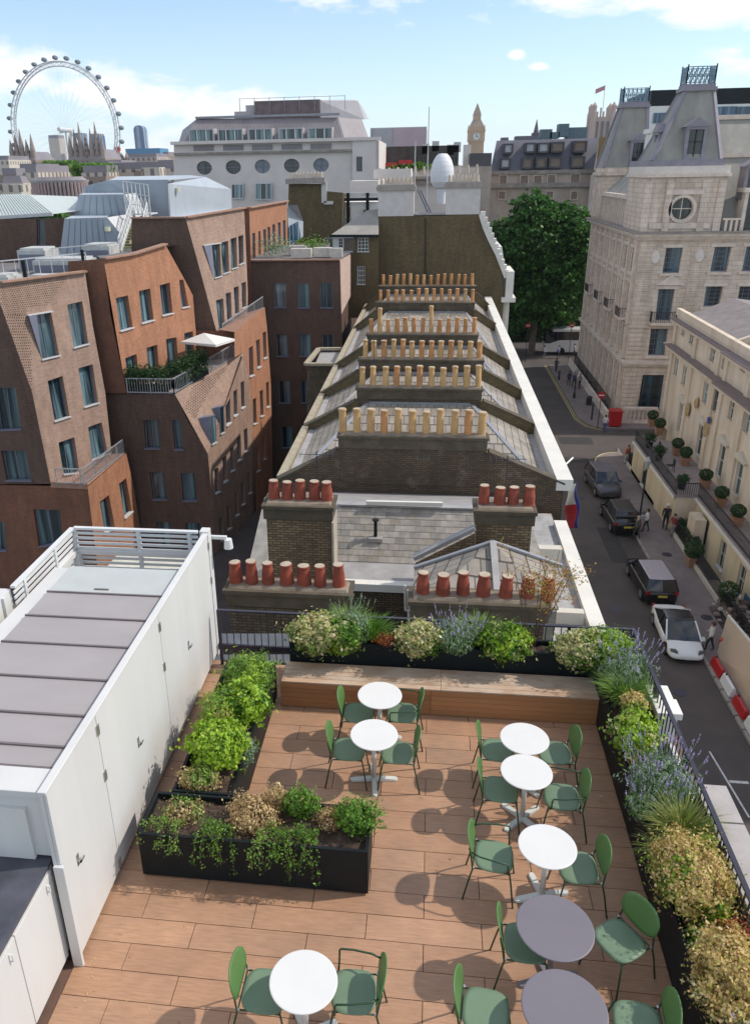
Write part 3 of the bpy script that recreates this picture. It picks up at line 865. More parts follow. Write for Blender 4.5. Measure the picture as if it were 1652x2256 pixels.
shrub('green_shrub', 'bright green shrub with a few cream flowers, right of the violet lavender', 'shrub', (1.25, 10.02, .92), (.36, .30, .27), [(L_lime, .4), (L_green, .42), (L_cream, .18)], 6000, .014, .7)
shrub('cream_shrub', 'cream and green flowering shrub at the right end of the back trough', 'shrub', (2.3, 9.98, .90), (.38, .30, .25), [(L_cream, .62), (L_green, .38)], 6800, .014, .7)
# thin young tree with autumn leaves behind the back trough
yt = thing('young_tree', 'thin young tree with sparse orange leaves by the railing', 'tree', (1.72, 10.22, .75))
m = MB(); tips = []
for i in range(9):
    a = random.uniform(0, 6.28); b0 = (1.66 + jit(.08), 10.22 + jit(.04), .75)
    e = (1.72 + jit(.55), 10.25 + jit(.25), random.uniform(1.7, 2.25)); mid = (b0[0] * .55 + e[0] * .45, 10.22, 1.3 + jit(.1))
    m.tube([b0, mid, e], [.010, .007, .003], 5, cap=False); tips.append((mid, e))
    for _ in range(4):
        f = random.uniform(.2, .95); q = Vector(mid).lerp(Vector(e), f); w = q + Vector((jit(.35), jit(.2), random.uniform(-.05, .3)))
        m.tube([q, w], [.003, .0015], 3, cap=False); tips.append((q, w))
m.build('trunk', M_twig, yt)
pts = []
for q, w in tips:
    for _ in range(26): pts.append(np.array(Vector(q).lerp(Vector(w), random.uniform(.25, 1.1))) + rng.normal(size=3) * .045)
pts = np.array(pts)
leaf_mesh('crown', pts, rng.normal(size=pts.shape), .013 * rng.uniform(.6, 1.2, len(pts)), L_autumn, yt, 1.4)
# right trough from the back to the front
shrub('green_shrub', 'bright green feathery shrub in the far right corner of the planters', 'shrub', (2.72, 10.0, .92), (.34, .32, .28), [(L_lime, .5), (L_green, .5)], 5200, .012, .6)
lavender('violet lavender leaning over the far right corner', (2.86, 9.55, 0), .58, .40, .62, 120, seed=6)
grass('green grass clump falling over the bench end', (2.78, 9.15, 0), .58, .45, .52, L_fern, 800, 7)
shrub('green_shrub', 'yellow and green rounded shrub below the corner lavender', 'shrub', (2.70, 8.2, .82), (.27, .36, .26), [(L_lime, .55), (L_cream, .25), (L_green, .2)], 5600, .014, .55)
shrub('cream_shrub', 'small cream tuft above the rounded yellow green shrub', 'shrub', (2.80, 8.78, .86), (.17, .17, .16), [(L_gold, .7), (L_green, .3)], 1400, .013, .6)
shrub('rust_plant', 'small rust red plant beside the second lavender', 'plant', (2.68, 7.88, .70), (.15, .16, .10), [(L_red, 1)], 700, .012, .55)
lavender('largest lavender bush, half way down the right trough', (2.80, 7.38, 0), .58, .42, .62, 170, seed=8)
lavender('low grey lavender on the deck side of the largest lavender', (2.62, 7.15, 0), .56, .28, .42, 60, seed=9)
grass('olive grass clump with arching blades in the right trough', (2.86, 6.78, 0), .56, .42, .58, L_grass, 900, 10)
grass('dark drooping grass hanging over the deck side of the right trough', (2.62, 6.55, 0), .60, .34, .22, L_grass, 260, 11, droop=1.2)
shrub('golden_shrub', 'big golden flowering shrub half way down the right side', 'shrub', (2.74, 6.06, .86), (.36, .46, .31), [(L_gold, .7), (L_green, .15), (L_lime, .15)], 17000, .0115, .55)
shrub('rust_plant', 'rust red withered plant between the two golden shrubs', 'plant', (2.98, 5.40, .80), (.20, .22, .16), [(L_red, 1)], 1500, .011, .55, lump=.5)
shrub('golden_shrub', 'pale golden flowering shrub at the lower right edge', 'shrub', (2.78, 4.98, .84), (.33, .42, .30), [(L_gold, .85), (L_cream, .15)], 15000, .0115, .55)
lavender('grey lavender at the very bottom right corner', (2.86, 4.35, 0), .56, .34, .42, 60, seed=12)
shrub('green_shrub', 'low dark filler plant under the golden shrubs in the right trough', 'plant', (2.74, 5.45, .68), (.18, .42, .12), [(L_green, .6), (L_dry, .4)], 2600, .012, .55, lump=.4)
# bits blown about the deck
n = 150
p = np.stack([rng.uniform(-3.1, 2.45, n), rng.uniform(4.0, 9.3, n), np.full(n, .006)], 1)
k_ = rng.uniform(size=n) < .6; p[k_, 0] = np.where(rng.uniform(size=int(k_.sum())) < .5, 2.5 - np.abs(rng.normal(size=int(k_.sum()))) * .18, -3.2 + np.abs(rng.normal(size=int(k_.sum()))) * .25)
lf = leaf_mesh('fallen_leaves', p, np.tile([0., 0., 1.], (n, 1)) + rng.normal(size=(n, 3)) * .15, .009 * rng.uniform(.4, 1.3, n), L_dry, None, 1.4)
tag(lf, 'dry leaf bits scattered over the terrace deck', 'leaves')

# ================================================================== GROUND
M_asph = plain('asphalt', (.078, .064, .059), .85, .22, .45, bump=.1)
M_pave = plain('paving_slab', (.20, .165, .155), .8, .16, 1.2)
M_kerb = plain('kerb_stone', (.30, .27, .24), .8, .1)
GZ = -16.3
struct('ground', MB().box(-900, 1200, -40, 3200, GZ - .6, GZ - .2), plain('distant_ground', (.16, .15, .14), .9, .3, .02))
struct('road', MB().face([(4.9, -10, GZ), (17.34, -10, GZ), (17.34, 128, GZ), (4.9, 128, GZ)]).face([(17.34, 63.9, GZ), (60, 63.9, GZ), (60, 128, GZ), (17.34, 128, GZ)]).face([(-40, 104, GZ), (4.9, 104, GZ), (4.9, 128, GZ), (-40, 128, GZ)]), M_asph)
struct('forecourt', MB().box(5.2, 10.5, 92.0, 104, GZ + .0, GZ + .12), plain('pale_paving', (.34, .31, .27), .8, .12, .8))
def kerbed(name, pts, h=.13):
    m = MB(); m.prism([(x, y, GZ - .02) for x, y in pts], [(x, y, GZ + h) for x, y in pts])
    o = struct(name, m, M_pave)
    k = MB(); n = len(pts); c = Vector((sum(p[0] for p in pts) / n, sum(p[1] for p in pts) / n, 0))
    return o
pv = kerbed('pavement', [(14.7, -10), (17.3, -10), (17.3, 70), (16.9, 68.6), (15.75, 68.2), (15.0, 67.2), (14.7, 65.6)])
pv2 = kerbed('pavement', [(15.3, 79), (15.9, 77.0), (17.0, 75.9), (60, 75.8), (60, 79.5), (19.5, 79.5), (19.5, 103), (15.4, 103)])
for x0, x1, y0, y1 in ((14.55, 14.7, -10, 65),):
    y = y0
    me = MB().box(-.075, .075, -.45, .45, GZ - .02, GZ + .135).build('kerb_stone', M_kerb, pv, world=False)
    me.location = (14.64, 20, 0)
    yy = 21
    while yy < 65:
        share('kerb_stone', me.data, pv, (14.64, yy, jit(.003))); yy += 1.0
m = MB()
for k in range(12):   # quadrant kerb
    a0 = pi - k * (pi / 2) / 12; a1 = pi - (k + 1) * (pi / 2) / 12
    m.bar((16.9 + 2.3 * math.cos(a0), 65.6 + 3 * math.sin(a0), GZ + .07), (16.9 + 2.3 * math.cos(a1), 65.6 + 3 * math.sin(a1), GZ + .07), .16, .15)
m.build('kerb_stone', plain('yellowed_kerb', (.46, .40, .24), .8), pv)
M_yel = plain('yellow_road_line', (.55, .45, .18), .7, .2, 4)
M_wl = plain('white_road_line', (.55, .54, .52), .7, .25, 5)
ym = MB()
for off in (.0, .22):
    ym.face([(15.16 - off, 79, GZ + .004), (15.24 - off, 79, GZ + .004), (15.24 - off, 103, GZ + .004), (15.16 - off, 103, GZ + .004)])
    ym.face([(15.16 - off, 79, GZ + .004), (15.8 - off, 76.85 - off, GZ + .004), (15.86 - off, 76.9 - off, GZ + .004), (15.24 - off, 79, GZ + .004)])
    ym.face([(15.8 - off, 76.85 - off, GZ + .004), (17.0, 75.72 - off, GZ + .004), (17.0, 75.8 - off, GZ + .004), (15.86 - off, 76.9 - off, GZ + .004)])
    ym.face([(14.50 - off, 52, GZ + .004), (14.43 - off, 52, GZ + .004), (14.43 - off, 66, GZ + .004), (14.50 - off, 66, GZ + .004)][::-1])
ym2 = struct('yellow_lines', ym, M_yel)
struct('bay_marking', MB().face([(13.0, 25.2, GZ + .004), (13.08, 25.2, GZ + .004), (12.75, 29.0, GZ + .004), (12.67, 29.0, GZ + .004)]).face([(12.95, 27.1, GZ + .005), (13.7, 27.1, GZ + .005), (13.7, 27.25, GZ + .005), (12.93, 27.25, GZ + .005)]), M_wl)

_pm = plain('tarmac_patch', (.040, .036, .036), .9, .15, 2)
for (x, y, w, d) in ((10.2, 30, 1.6, 3.2), (12.2, 47, 1.2, 5.5), (11.6, 66, 2.6, 1.4), (12.4, 71, 3.0, 2.2), (8.8, 80, 1.5, 6)):
    struct('road_patch', MB().face([(x, y, GZ + .003), (x + w, y + jit(.1), GZ + .003), (x + w + jit(.1), y + d, GZ + .003), (x, y + d, GZ + .003)]), _pm)
for (x, y, g) in ((12.6, 33.2, 0), (11.2, 41, 0), (16.0, 40.3, .13), (15.9, 48.2, .13), (12.0, 58, 0), (16.2, 55, .13), (11, 77, 0)):
    mh = MB().cyl((x, y), .32, .32, GZ + g + .001, GZ + g + .012, 16).build('manhole_cover', M_railb); mh['kind'] = 'structure'
# ================================================================== ROW OF OLD HOUSES BELOW THE TERRACE
B_dark = brick('old_dark_brick', (.185, .125, .066), (.085, .058, .034), (.05, .04, .03), grime=.55, gcol=(.05, .038, .024), pale=.3, msize=.016)
B_stock = brick('yellow_stock_brick', (.34, .225, .11), (.16, .10, .05), (.09, .075, .055), grime=.35, gcol=(.06, .045, .03), msize=.016)
B_brown = brick('brown_stock_brick', (.20, .145, .06), (.12, .088, .04), (.09, .075, .045), grime=.35, gcol=(.06, .045, .025), gscale=.25)
M_stackcap = plain('sooty_render', (.095, .075, .050), .9, .35, 2, bump=.3)
M_ypot = plain('buff_clay_pot', (.54, .33, .14), .8, .22, 2.2)
M_opot = plain('orange_clay_pot', (.52, .25, .095), .8, .25, 2.2)
M_rpot = plain('red_clay_pot', (.27, .058, .030), .7, .35, 3.2)
M_potin = plain('pot_flue', (.44, .36, .27), .9)
M_lead = plain('lead_sheet', (.34, .325, .315), .55, .18, 2, streak=(1, 1, .4))
M_leadb = plain('blue_grey_lead', (.27, .28, .30), .5, .15, 2)
M_cream = plain('cream_stone', (.62, .57, .48), .8, .10, 1.5)
M_ivory = plain('ivory_paint', (.70, .67, .60), .7, .07, 1.2)
def slate_mat():
    k = NT('slate_roofing')
    g = k.n('ShaderNodeNewGeometry'); p = k.n('ShaderNodeSeparateXYZ'); k.l(g.outputs['Position'], p.inputs[0])
    nn = k.n('ShaderNodeSeparateXYZ'); k.l(g.outputs['True Normal'], nn.inputs[0])
    s = k.math('GREATER_THAN', k.math('ABSOLUTE', nn.outputs[0]), k.math('ABSOLUTE', nn.outputs[1]))
    u = k.math('ADD', k.math('MULTIPLY', p.outputs[1], s), k.math('MULTIPLY', p.outputs[0], k.math('SUBTRACT', 1.0, s)))
    c = k.n('ShaderNodeCombineXYZ'); k.l(u, c.inputs[0]); k.l(k.math('MULTIPLY', p.outputs[2], 1.7), c.inputs[1])
    b = k.n('ShaderNodeTexBrick'); b.inputs['Scale'].default_value = 1; b.inputs['Brick Width'].default_value = .32
    b.inputs['Row Height'].default_value = .26; b.inputs['Mortar Size'].default_value = .014
    b.inputs['Color1'].default_value = (.36, .325, .29, 1); b.inputs['Color2'].default_value = (.24, .22, .195, 1); b.inputs['Mortar'].default_value = (.06, .055, .05, 1)
    k.l(c.outputs[0], b.inputs['Vector'])
    f = k.noise(.9, 6, .7)
    col = k.mix(1.0, b.outputs['Color'], k.ramp(f, [(.3, (.7, .68, .62)), (.7, (1.25, 1.2, 1.12))]), 'MULTIPLY')
    k.bump(b.outputs['Fac'], -.4, .01)
    MATS['slate'] = k.fin(col, .6); return k.m
M_slate = slate_mat()
def slate_piece_mat():
    k = NT('old_slate'); oi = k.n('ShaderNodeObjectInfo')
    c = k.ramp(oi.outputs['Random'], [(0, (.24, .225, .20)), (.4, (.33, .30, .27)), (.8, (.40, .36, .32)), (1, (.27, .235, .19))])
    c = k.mix(1.0, c, k.ramp(k.noise(4, 5, .7), [(.3, (.7, .7, .68)), (.7, (1.2, 1.18, 1.12))]), 'MULTIPLY')
    return k.fin(c, .6)
M_slatep = slate_piece_mat()

def pot_mesh(name, h, r0, r1, col):
    m = MB().lathe((0, 0), [(r0 * 1.05, 0), (r0, .05), (r0 * .98, h * .45), (r1, h * .90), (r1 * 1.16, h * .91), (r1 * 1.18, h * .97), (r1 * 1.08, h)], 14, 0)
    m.face([(r1 * 1.07 * math.cos(2 * pi * i / 12), r1 * 1.07 * math.sin(2 * pi * i / 12), h + .003) for i in range(12)], 1)
    o = m.build(name, [col, M_potin], None); me = o.data
    bpy.data.objects.remove(o); return me
POT_R = pot_mesh('chimney_pot', .52, .150, .112, M_rpot)
POT_Y = pot_mesh('chimney_pot', .88, .138, .122, M_ypot)
POT_O = pot_mesh('chimney_pot', .86, .135, .122, M_opot)
POT_T = pot_mesh('chimney_pot', 1.55, .135, .115, M_ypot)
for m_ in (POT_R,): m_.polygons.foreach_set('use_smooth', [len(p.vertices) == 4 for p in m_.polygons])
def stack(parent, x0, x1, y0, y1, zt, zb, mat, xs, pots, ledge=.06, band=.42):
    s = MB().box(x0 + .05, x1 - .05, y0 + .05, y1 - .05, zb, zt - band).build('chimney_stack', mat, parent)
    MB().box(x0 - ledge * .3, x1 + ledge * .3, y0, y1, zt - band, zt - .10).box(x0 - ledge, x1 + ledge, y0 - ledge, y1 + ledge, zt - .10, zt - .0).build('corbel', M_stackcap, s)
    MB().box(x0 + .04, x1 - .04, y0 + .05, y1 - .05, zt, zt + .055, taper=.04).build('mortar_bed', plain('pale_flaunching', (.24, .19, .14), .9, .3), s)
    o_ = parent.location
    for x, me in zip(xs, pots):
        share('chimney_pot', me, s, (x + jit(.02) - o_.x, (y0 + y1) / 2 + jit(.02) - o_.y, zt + .03 + jit(.02) - o_.z), (jit(.035), jit(.035), jit(3)), (1 + jit(.09), 1 + jit(.09), 1 + jit(.08)))
    return s
def lin(a, b, n): return [a + (b - a) * i / (n - 1) for i in range(n)]

fh = thing('old_house', 'nearest old brick house with red pots and two slate roofs just below the terrace', 'house', (0, 15, GZ))
stack(fh, -4.37, -1.57, 15.02, 15.62, -1.26, -9, B_dark, lin(-4.20, -1.84, 7), [POT_R] * 7)
stack(fh, -.22, 2.72, 15.02, 15.62, -1.34, -9, B_dark, lin(.01, 2.72, 7), [POT_R] * 7)
stack(fh, -4.36, -2.48, 19.35, 20.2, -1.05, -8, B_stock, lin(-4.12, -2.66, 5), [POT_R] * 5)
stack(fh, 1.38, 2.93, 19.5, 20.3, -1.07, -8, B_stock, lin(1.62, 2.78, 4), [POT_R] * 4)
# stone edge on the stack's right side
MB().box(-2.50, -2.44, 19.33, 20.2, -8, -1.5).build('render_edge', plain('pale_render', (.42, .36, .28), .8), fh)
MB().wall([(-4.4, 20.7, -8), (3.2, 20.7, -8), (3.2, 20.7, -3.42), (-4.4, 20.7, -3.42)]).build('rear_wall', B_dark, fh)
MB().wall([(-2.5, 19.4, -9), (1.4, 19.4, -9), (1.4, 19.4, -3.6), (-.1, 19.4, -2.9), (-.1, 19.4, -3.55), (-2.5, 19.4, -3.55)]).build('inner_wall', B_dark, fh)
MB().box(-2.44, -.05, 19.25, 19.52, -3.55, -3.32).build('gutter', M_ivory, fh)
# main slate roof with its slates
A0 = Vector((-5.0, 20.75, -3.38)); B0 = Vector((-5.0, 22.05, -2.12))
rf = MB().face([(-4.6, 19.5, -3.40), (3.1, 19.5, -3.40), (3.1, 20.75, -3.40), (-4.6, 20.75, -3.40)])
rf.face([(-4.6, 20.75, -3.40), (3.1, 20.75, -3.40), (3.1, 22.05, -2.14), (-4.6, 22.05, -2.14)]).face([(-4.6, 22.05, -2.14), (3.1, 22.05, -2.14), (3.1, 27.2, -3.8), (-4.6, 27.2, -3.8)])
roof = rf.build('slate_roof', M_lead, fh)
sm = MB().box(-.148, .148, -.02, .25, -.004, .010).build('slate', M_slatep, roof, world=False)
ang = math.atan2(1.26, 1.30); first = True
for j in range(9):
    f = j / 9
    for i in range(16):
        x = -2.66 + i * .302 + (.15 if j % 2 else 0)
        if x > 1.95: continue
        loc = (x - fh.location.x, 20.75 + 1.30 * f - fh.location.y, -3.375 + 1.26 * f - fh.location.z)
        rot = (ang - .05, jit(.006), jit(.004))
        if first: sm.location = loc; sm.rotation_euler = rot; first = False
        else: share('slate', sm.data, roof, loc, rot, (1, .86, 1))
MB().bar((-2.6, 22.06, -2.10), (2.2, 22.06, -2.10), .20, .05).build('ridge', M_lead, fh)
MB().bar((-1.75, 21.95, -1.98), (.55, 21.95, -1.96), .10, .12).build('walkway_board', M_ivory, fh)
v = MB().cyl((-1.42, 21.3), .055, .05, -2.85, -2.28, 10).cyl((-1.42, 21.3), .10, .10, -2.28, -2.24, 10)
v.build('vent_pipe', M_black, fh); MB().box(-1.62, -1.2, 21.12, 21.42, -2.92, -2.80).build('flashing', M_lead, fh)
# diagonal flashing in front of the right stack and the hipped roof
MB().bar((1.37, 19.4, -1.53), (-0.23, 19.4, -2.5), .25, .10).build('flashing', M_lead, fh)
MB().face([(1.38, 19.38, -1.69), (-0.18, 19, -2.46), (-.1, 18.9, -8), (1.6, 19.0, -8)][::-1]).build('side_wall', B_stock, fh)
hipr = MB().face([(1.78, 18.5, -1.53), (-0.2, 18.6, -2.41), (-0.23, 16, -2.17), (1.78, 16, -2.06)]).face([(1.78, 18.5, -1.53), (1.78, 16, -2.06), (3.12, 16, -1.99), (3.58, 18.6, -2.19)])
hipo = hipr.build('hipped_roof', M_slate, fh)
MB().bar((1.77, 18.45, -1.48), (-0.21, 18.55, -2.36), .13, .06).bar((1.77, 18.45, -1.48), (3.58, 18.55, -2.14), .13, .06).build('ridge_lead', M_leadb, fh)
MB().bar((1.78, 18.4, -1.46), (1.77, 15.95, -1.97), .16, .06).build('hip_lead', M_lead, fh)
MB().face([(-0.2, 18.62, -2.42), (1.78, 18.55, -1.57), (3.59, 18.62, -2.23), (3.6, 18.7, -7), (-.2, 18.7, -7)][::-1]).build('gable_wall', B_stock, fh)
# right hand gutters, slabs and painted parapet over the street
MB().box(2.95, 4.6, 12.0, 26.8, -16, -4.25).build('front_wall', B_stock, fh)
MB().box(2.95, 4.55, 14.0, 26.6, -4.25, -4.18).build('lead_gutter', plain('weathered_lead_gutter', (.36, .35, .34), .7, .3, 2.5), fh)
MB().box(4.50, 4.92, 14.2, 25.6, -4.4, -3.98).build('parapet_coping', M_ivory, fh)
MB().box(3.45, 4.40, 15.6, 16.6, -4.17, -3.9).box(3.5, 4.4, 19.0, 19.25, -4.17, -3.8).box(3.6, 4.3, 22.5, 22.8, -4.17, -3.6).build('stone_slab', M_cream, fh)
MB().box(2.95, 3.35, 17.5, 22.4, -4.2, -2.9).build('stone_upstand', plain('mossy_stone', (.30, .28, .24), .9, .3, 3), fh)
MB().face([(-5.2, 19.0, -4.2), (-4.45, 19.0, -4.0), (-4.45, 22.4, -1.9), (-5.0, 22.4, -2.1)]).build('side_parapet', plain('stained_parapet', (.40, .36, .31), .85, .25), fh)
MB().box(-5.1, 3.0, 11.5, 15.0, -7.5, -3.2).build('lower_block', B_dark, fh)
MB().face([(-3.59, 11.4, -0.09), (-1.74, 11.4, 0.02), (-1.75, 11.4, -0.24), (-3.61, 11.4, -0.35)]).face([(-3.56, 11.2, -0.39), (-1.72, 11.2, -0.27), (-1.73, 11.2, -0.58), (-3.59, 11.2, -0.7)]).build('pale_rear_panel', plain('pale_blue_white_panel', (.60, .62, .66), .6), fh)
MB().tube([(-.35, 19.0, -3.3), (-.28, 18.95, -4.5), (-.3, 18.9, -7)], .06, 8).tube([(-.1, 18.95, -2.9), (-.3, 18.9, -3.6)], .05, 8).tube([(-.45, 18.9, -3.1), (-.42, 18.9, -3.9), (-.1, 18.9, -3.9)], .035, 6).build('downpipe', M_ivory, fh)

# five party-walled houses running away
rows = [  # Y, stack px-derived x0,x1, first/last pot x, n, pot kinds
    (27.3, -3.16, 2.16, -3.02, 1.98, 11), (34.1, -3.10, 2.34, -2.90, 2.20, 11), (39.8, -3.52, 2.72, -3.22, 2.52, 13),
    (46.4, -3.62, 2.78, -3.38, 2.56, 13), (58.5, -3.92, 3.16, -3.60, 3.00, 13), (67.2, -4.30, 3.70, -3.92, 3.34, 14)]
ends = [34.1, 39.8, 46.4, 58.5, 67.2, 72.0]
names = ['first', 'second', 'third', 'fourth', 'fifth', 'sixth']
labs = ['old house behind the broad bare gable, its chimney nearest of the buff rows', 'old house with the second row of buff pots, counted from the terrace',
        'old house with the third row of buff pots, closely spaced', 'old house whose pot row has two taller pots', 'deep old house with the fifth row of orange pots', 'old house against the tall brown wall, farthest pot row']
for i, (Y, sx0, sx1, p0, p1, n) in enumerate(rows):
    Y2 = ends[i]; zt = -1.5
    h = thing('terraced_house', labs[i], 'house', (0, Y, GZ), group='row of party-walled old houses')
    kinds = [(POT_Y, POT_O)[random.random() < (.3, .35, .6, .8, .9, .6)[i]] for k in range(n)]
    if i == 3: kinds[1] = POT_T; kinds[7] = POT_T
    xs = lin(p0, p1, n)
    stack(h, sx0, sx1, Y - .28, Y + .32, zt, -3.4, B_dark, xs, kinds, band=.50)
    w = MB(); y0, y1 = Y - .2, Y + .2
    prof = [(-5.55, GZ), (5.0, GZ), (5.0, -3.25), (sx1 + .15, -2.12), (sx1, -2.05), (sx0, -2.05), (sx0 - .15, -2.2), (-5.55, -3.42)]
    w.prism([(x, y0, z) for x, z in prof], [(x, y1, z) for x, z in prof])
    # prism builds ring along y; fine as a closed slab
    w.build('party_wall', B_dark if i == 0 else B_brown, h)
    MB().bar((-5.58, Y, -3.38), (sx0 - .1, Y, -2.14), .50, .07).build('wall_coping', M_stackcap, h)
    MB().bar((sx1 + .1, Y, -2.06), (5.02, Y, -3.20), .50, .07).build('wall_coping', M_stackcap, h)
    f, b = Y + .2, Y2 - .2
    L2, R2 = (sx0 + .5, b, -2.22), (sx1 - .2, b, -2.22)
    FL, FR, BL, BR = (-5.0, f, -3.55), (4.45, f, -3.55), (-5.0, b, -3.45), (4.45, b, -3.45)
    r = MB().face([FL, FR, R2, L2]).face([BL, FL, L2]).face([FR, BR, R2]).build('slate_roof', M_slate, h)
    MB().bar(L2, FL, .16, .05).bar(R2, FR, .16, .05).bar(L2, R2, .14, .06).build('hip_lead', M_lead if i % 2 else M_leadb, r)
    MB().bar((L2[0] + .1, b - .02, -2.16), (R2[0] - .1, b - .02, -2.16), .12, .05).build('flashing', M_leadb, r)
    MB().box(-5.30, -4.95, f, b, -3.7, -3.50).build('gutter', M_lead, h)
    MB().box(4.40, 4.72, f, b, -3.75, -3.52).build('gutter', M_lead, h)
    MB().box(-5.62, -5.34, Y + .21, Y2 - .21, -3.75, -3.33).build('rear_coping', plain('old_stone_coping', (.36, .31, .22), .85, .2), h)
    MB().box(-5.53, -5.36, Y + .21, Y2 - .21, GZ, -3.76).build('rear_wall', B_dark, h)
    MB().box(4.72, 5.30, Y - .24, Y2 - .25, -3.45, -3.02).build('front_cornice', M_ivory, h)
    MB().box(4.72, 5.02, Y + .21, Y2 - .21, GZ, -3.46).build('front_wall', M_ivory, h)
    if i == 0:
        MB().box(-.75, .45, 29.1, 29.7, -3.1, -2.75).build('skylight', plain('pale_skylight', (.45, .60, .64), .2), h)
        MB().tube([(3.6, 28.6, -3.2), (4.5, 28.4, -3.25)], .04, 6).build('pipe', M_lead, h)
    if i in (1, 2, 3):
        MB().box(1.5 + .2 * i, 2.0 + .2 * i, Y + 2.5, Y + 3.1, -2.9, -2.5).build('dormer_box', M_lead, h)
        MB().tube([(2.9, Y + 1.4, -3.0), (2.9, Y + 1.4, -2.2)], .03, 6).tube([(-3.9, Y + 1.8, -3.2), (-3.9, Y + 1.8, -2.2)], .03, 6).build('vent_pipe', M_lead, h)
for x, y, z_, lb in ((-2.4, 34.1, -.6, 'thin television aerial on the second buff chimney row'), (1.2, 46.4, -.6, 'thin television aerial on the row with two taller pots'), (2.2, 20.0, -.9, 'small aerial behind the right red pots'), (-3.0, 20.0, -.9, 'small aerial behind the left red pots')):
    t = thing('aerial', lb, 'aerial', (x, y + .35, z_ - .6))
    m = MB().tube([(x, y + .35, z_ - .6), (x, y + .35, z_ + 1.1)], .014, 5).tube([(x - .5, y + .35, z_ + 1.0), (x + .5, y + .35, z_ + 1.0)], .01, 4)
    for k in range(7): m.tube([(x - .45 + k * .15, y + .1, z_ + 1.0), (x - .45 + k * .15, y + .6, z_ + 1.0)], .006, 4)
    m.build('mast', M_railb, t)
# light box canopy at the street front
cnp = thing('white_canopy', 'white box canopy sticking out over the street past the parapet', 'canopy', (5.6, 40, -9))
MB().box(5.0, 6.35, 37.2, 45.4, -9.6, -7.0).build('box', plain('canopy_sheet', (.62, .61, .62), .6), cnp)
# rear outrigger with stone topped walls
ob = thing('rear_outbuilding', 'small flat-topped brick outbuilding on the alley side of the old houses', 'building', (-7, 50, -4))
MB().wall([(-7.54, 48, -3.77), (-7.67, 48, -7.83), (-5.63, 48, -7.79), (-5.23, 48, -3.74)], nrm=(0, -1, 0)).build('wall', B_dark, ob)
MB().wall([(-5.23, 48, -3.74), (-5.63, 48, -7.79), (-5.6, 53, -9), (-5.6, 53, -3.4)], nrm=(1, 0, 0)).build('side_wall', B_dark, ob)
MB().bar((-7.58, 47.9, -3.72), (-5.13, 47.9, -3.69), .3, .16).bar((-7.58, 47.9, -3.72), (-7.48, 53, -3.82), .3, .16).bar((-7.48, 53, -3.82), (-5.51, 53, -3.8), .3, .16).build('coping', plain('old_stone_coping', (.36, .31, .22)), ob)
MB().face([(-7.18, 48.2, -4.07), (-5.31, 48.2, -4.05), (-5.51, 53, -4.02), (-7.36, 53, -4.03)]).build('flat_roof', M_lead, ob)
# tall brown flank wall with white chimneys
M_wch = plain('white_painted_render', (.60, .56, .53), .8, .08, 2)
tw = thing('brown_flank_house', 'tall brown brick flank wall carrying two big white chimney blocks', 'house', (0, 72, GZ))
m = MB(); prof = [(-4.69, 72, 3.74), (3.92, 72, 3.78), (4.21, 72, 2.72), (4.81, 72, 1.61), (5.5, 72, 0.49), (6.03, 72, -0.65), (6.4, 72, -2.57)]
prof = [(-4.62, 72, GZ)] + prof + [(6.6, 72, GZ)]
m.prism([(p[0], 72, p[2]) for p in prof], [(p[0], 72.5, p[2]) for p in prof]); m.build('flank_wall', B_brown, tw)
for a, b in (((833, 418), (911, 475)), ((983, 402), (1056, 471))):
    x0, z1 = ((-4.7, 72, 5.81)[0], (-4.7, 72, 5.81)[2]) if a[0] == 833 else ((1.05, 72, 5.94)[0], (1.05, 72, 5.94)[2])
    x1, z0 = ((-1.65, 72, 3.7)[0], (-1.65, 72, 3.7)[2]) if a[0] == 833 else ((3.92, 72, 3.78)[0], (3.92, 72, 3.78)[2])
    s = MB().box(x0, x1, 71.95, 74.2, z0, z1).build('chimney_block', M_wch, tw)
    MB().box(x0 - .15, x1 + .15, 71.75, 74.4, z1 - .05, z1 + .28).box(x0 - .05, x1 + .05, 71.85, 74.3, z1 + .28, z1 + .42).build('cornice', plain('weathered_stone_cap', (.33, .29, .26), .85, .2), s)
    for k in range(8):
        MB().cyl((x0 + .25 + k * (x1 - x0 - .5) / 7, 72.6), .13, .10, z1 + .42, z1 + .95, 8).build('chimney_pot', plain('cream_clay_pot', (.55, .46, .36), .8), s)
m = MB(); cps = [Vector(p) for p in ((3.93, 72, 3.71), (4.29, 72, 2.72), (4.85, 72, 1.61), (5.5, 72, 0.49), (6.03, 72, -0.65), (6.4, 72, -1.49))]
for a, b in zip(cps[:-1], cps[1:]): m.bar(a + Vector((.1, .35, .05)), b + Vector((.1, .35, .05)), 1.1, .34)
for k in range(13):
    p = cps[0].lerp(cps[-1], k / 12); m.box(p.x + .1, p.x + .5, 71.86, 72.6, p.z - .1, p.z + .26)
m.build('stepped_coping', M_ivory, tw)
m = MB().box(6.5, 7.15, 71.6, 76, -3.1, -.9).box(6.2, 7.4, 71.5, 76, -3.5, -3.1); m.build('cornice', M_ivory, tw)
m = MB().box(4.2, 7.0, 72.5, 84, GZ, -3.0).box(4.4, 6.9, 72.6, 82, -3, 1.0, taper=.8); m.build('rear_wall', M_ivory, tw)
MB().tube([(-0.63, 71.9, 3.51), (-0.44, 71.9, -3.34)], .05, 6).build('downpipe', M_brown, tw)
MB().box(-1.7, 1.1, 72.0, 73, 3.7, 3.9).build('lead_gutter', M_lead, tw)

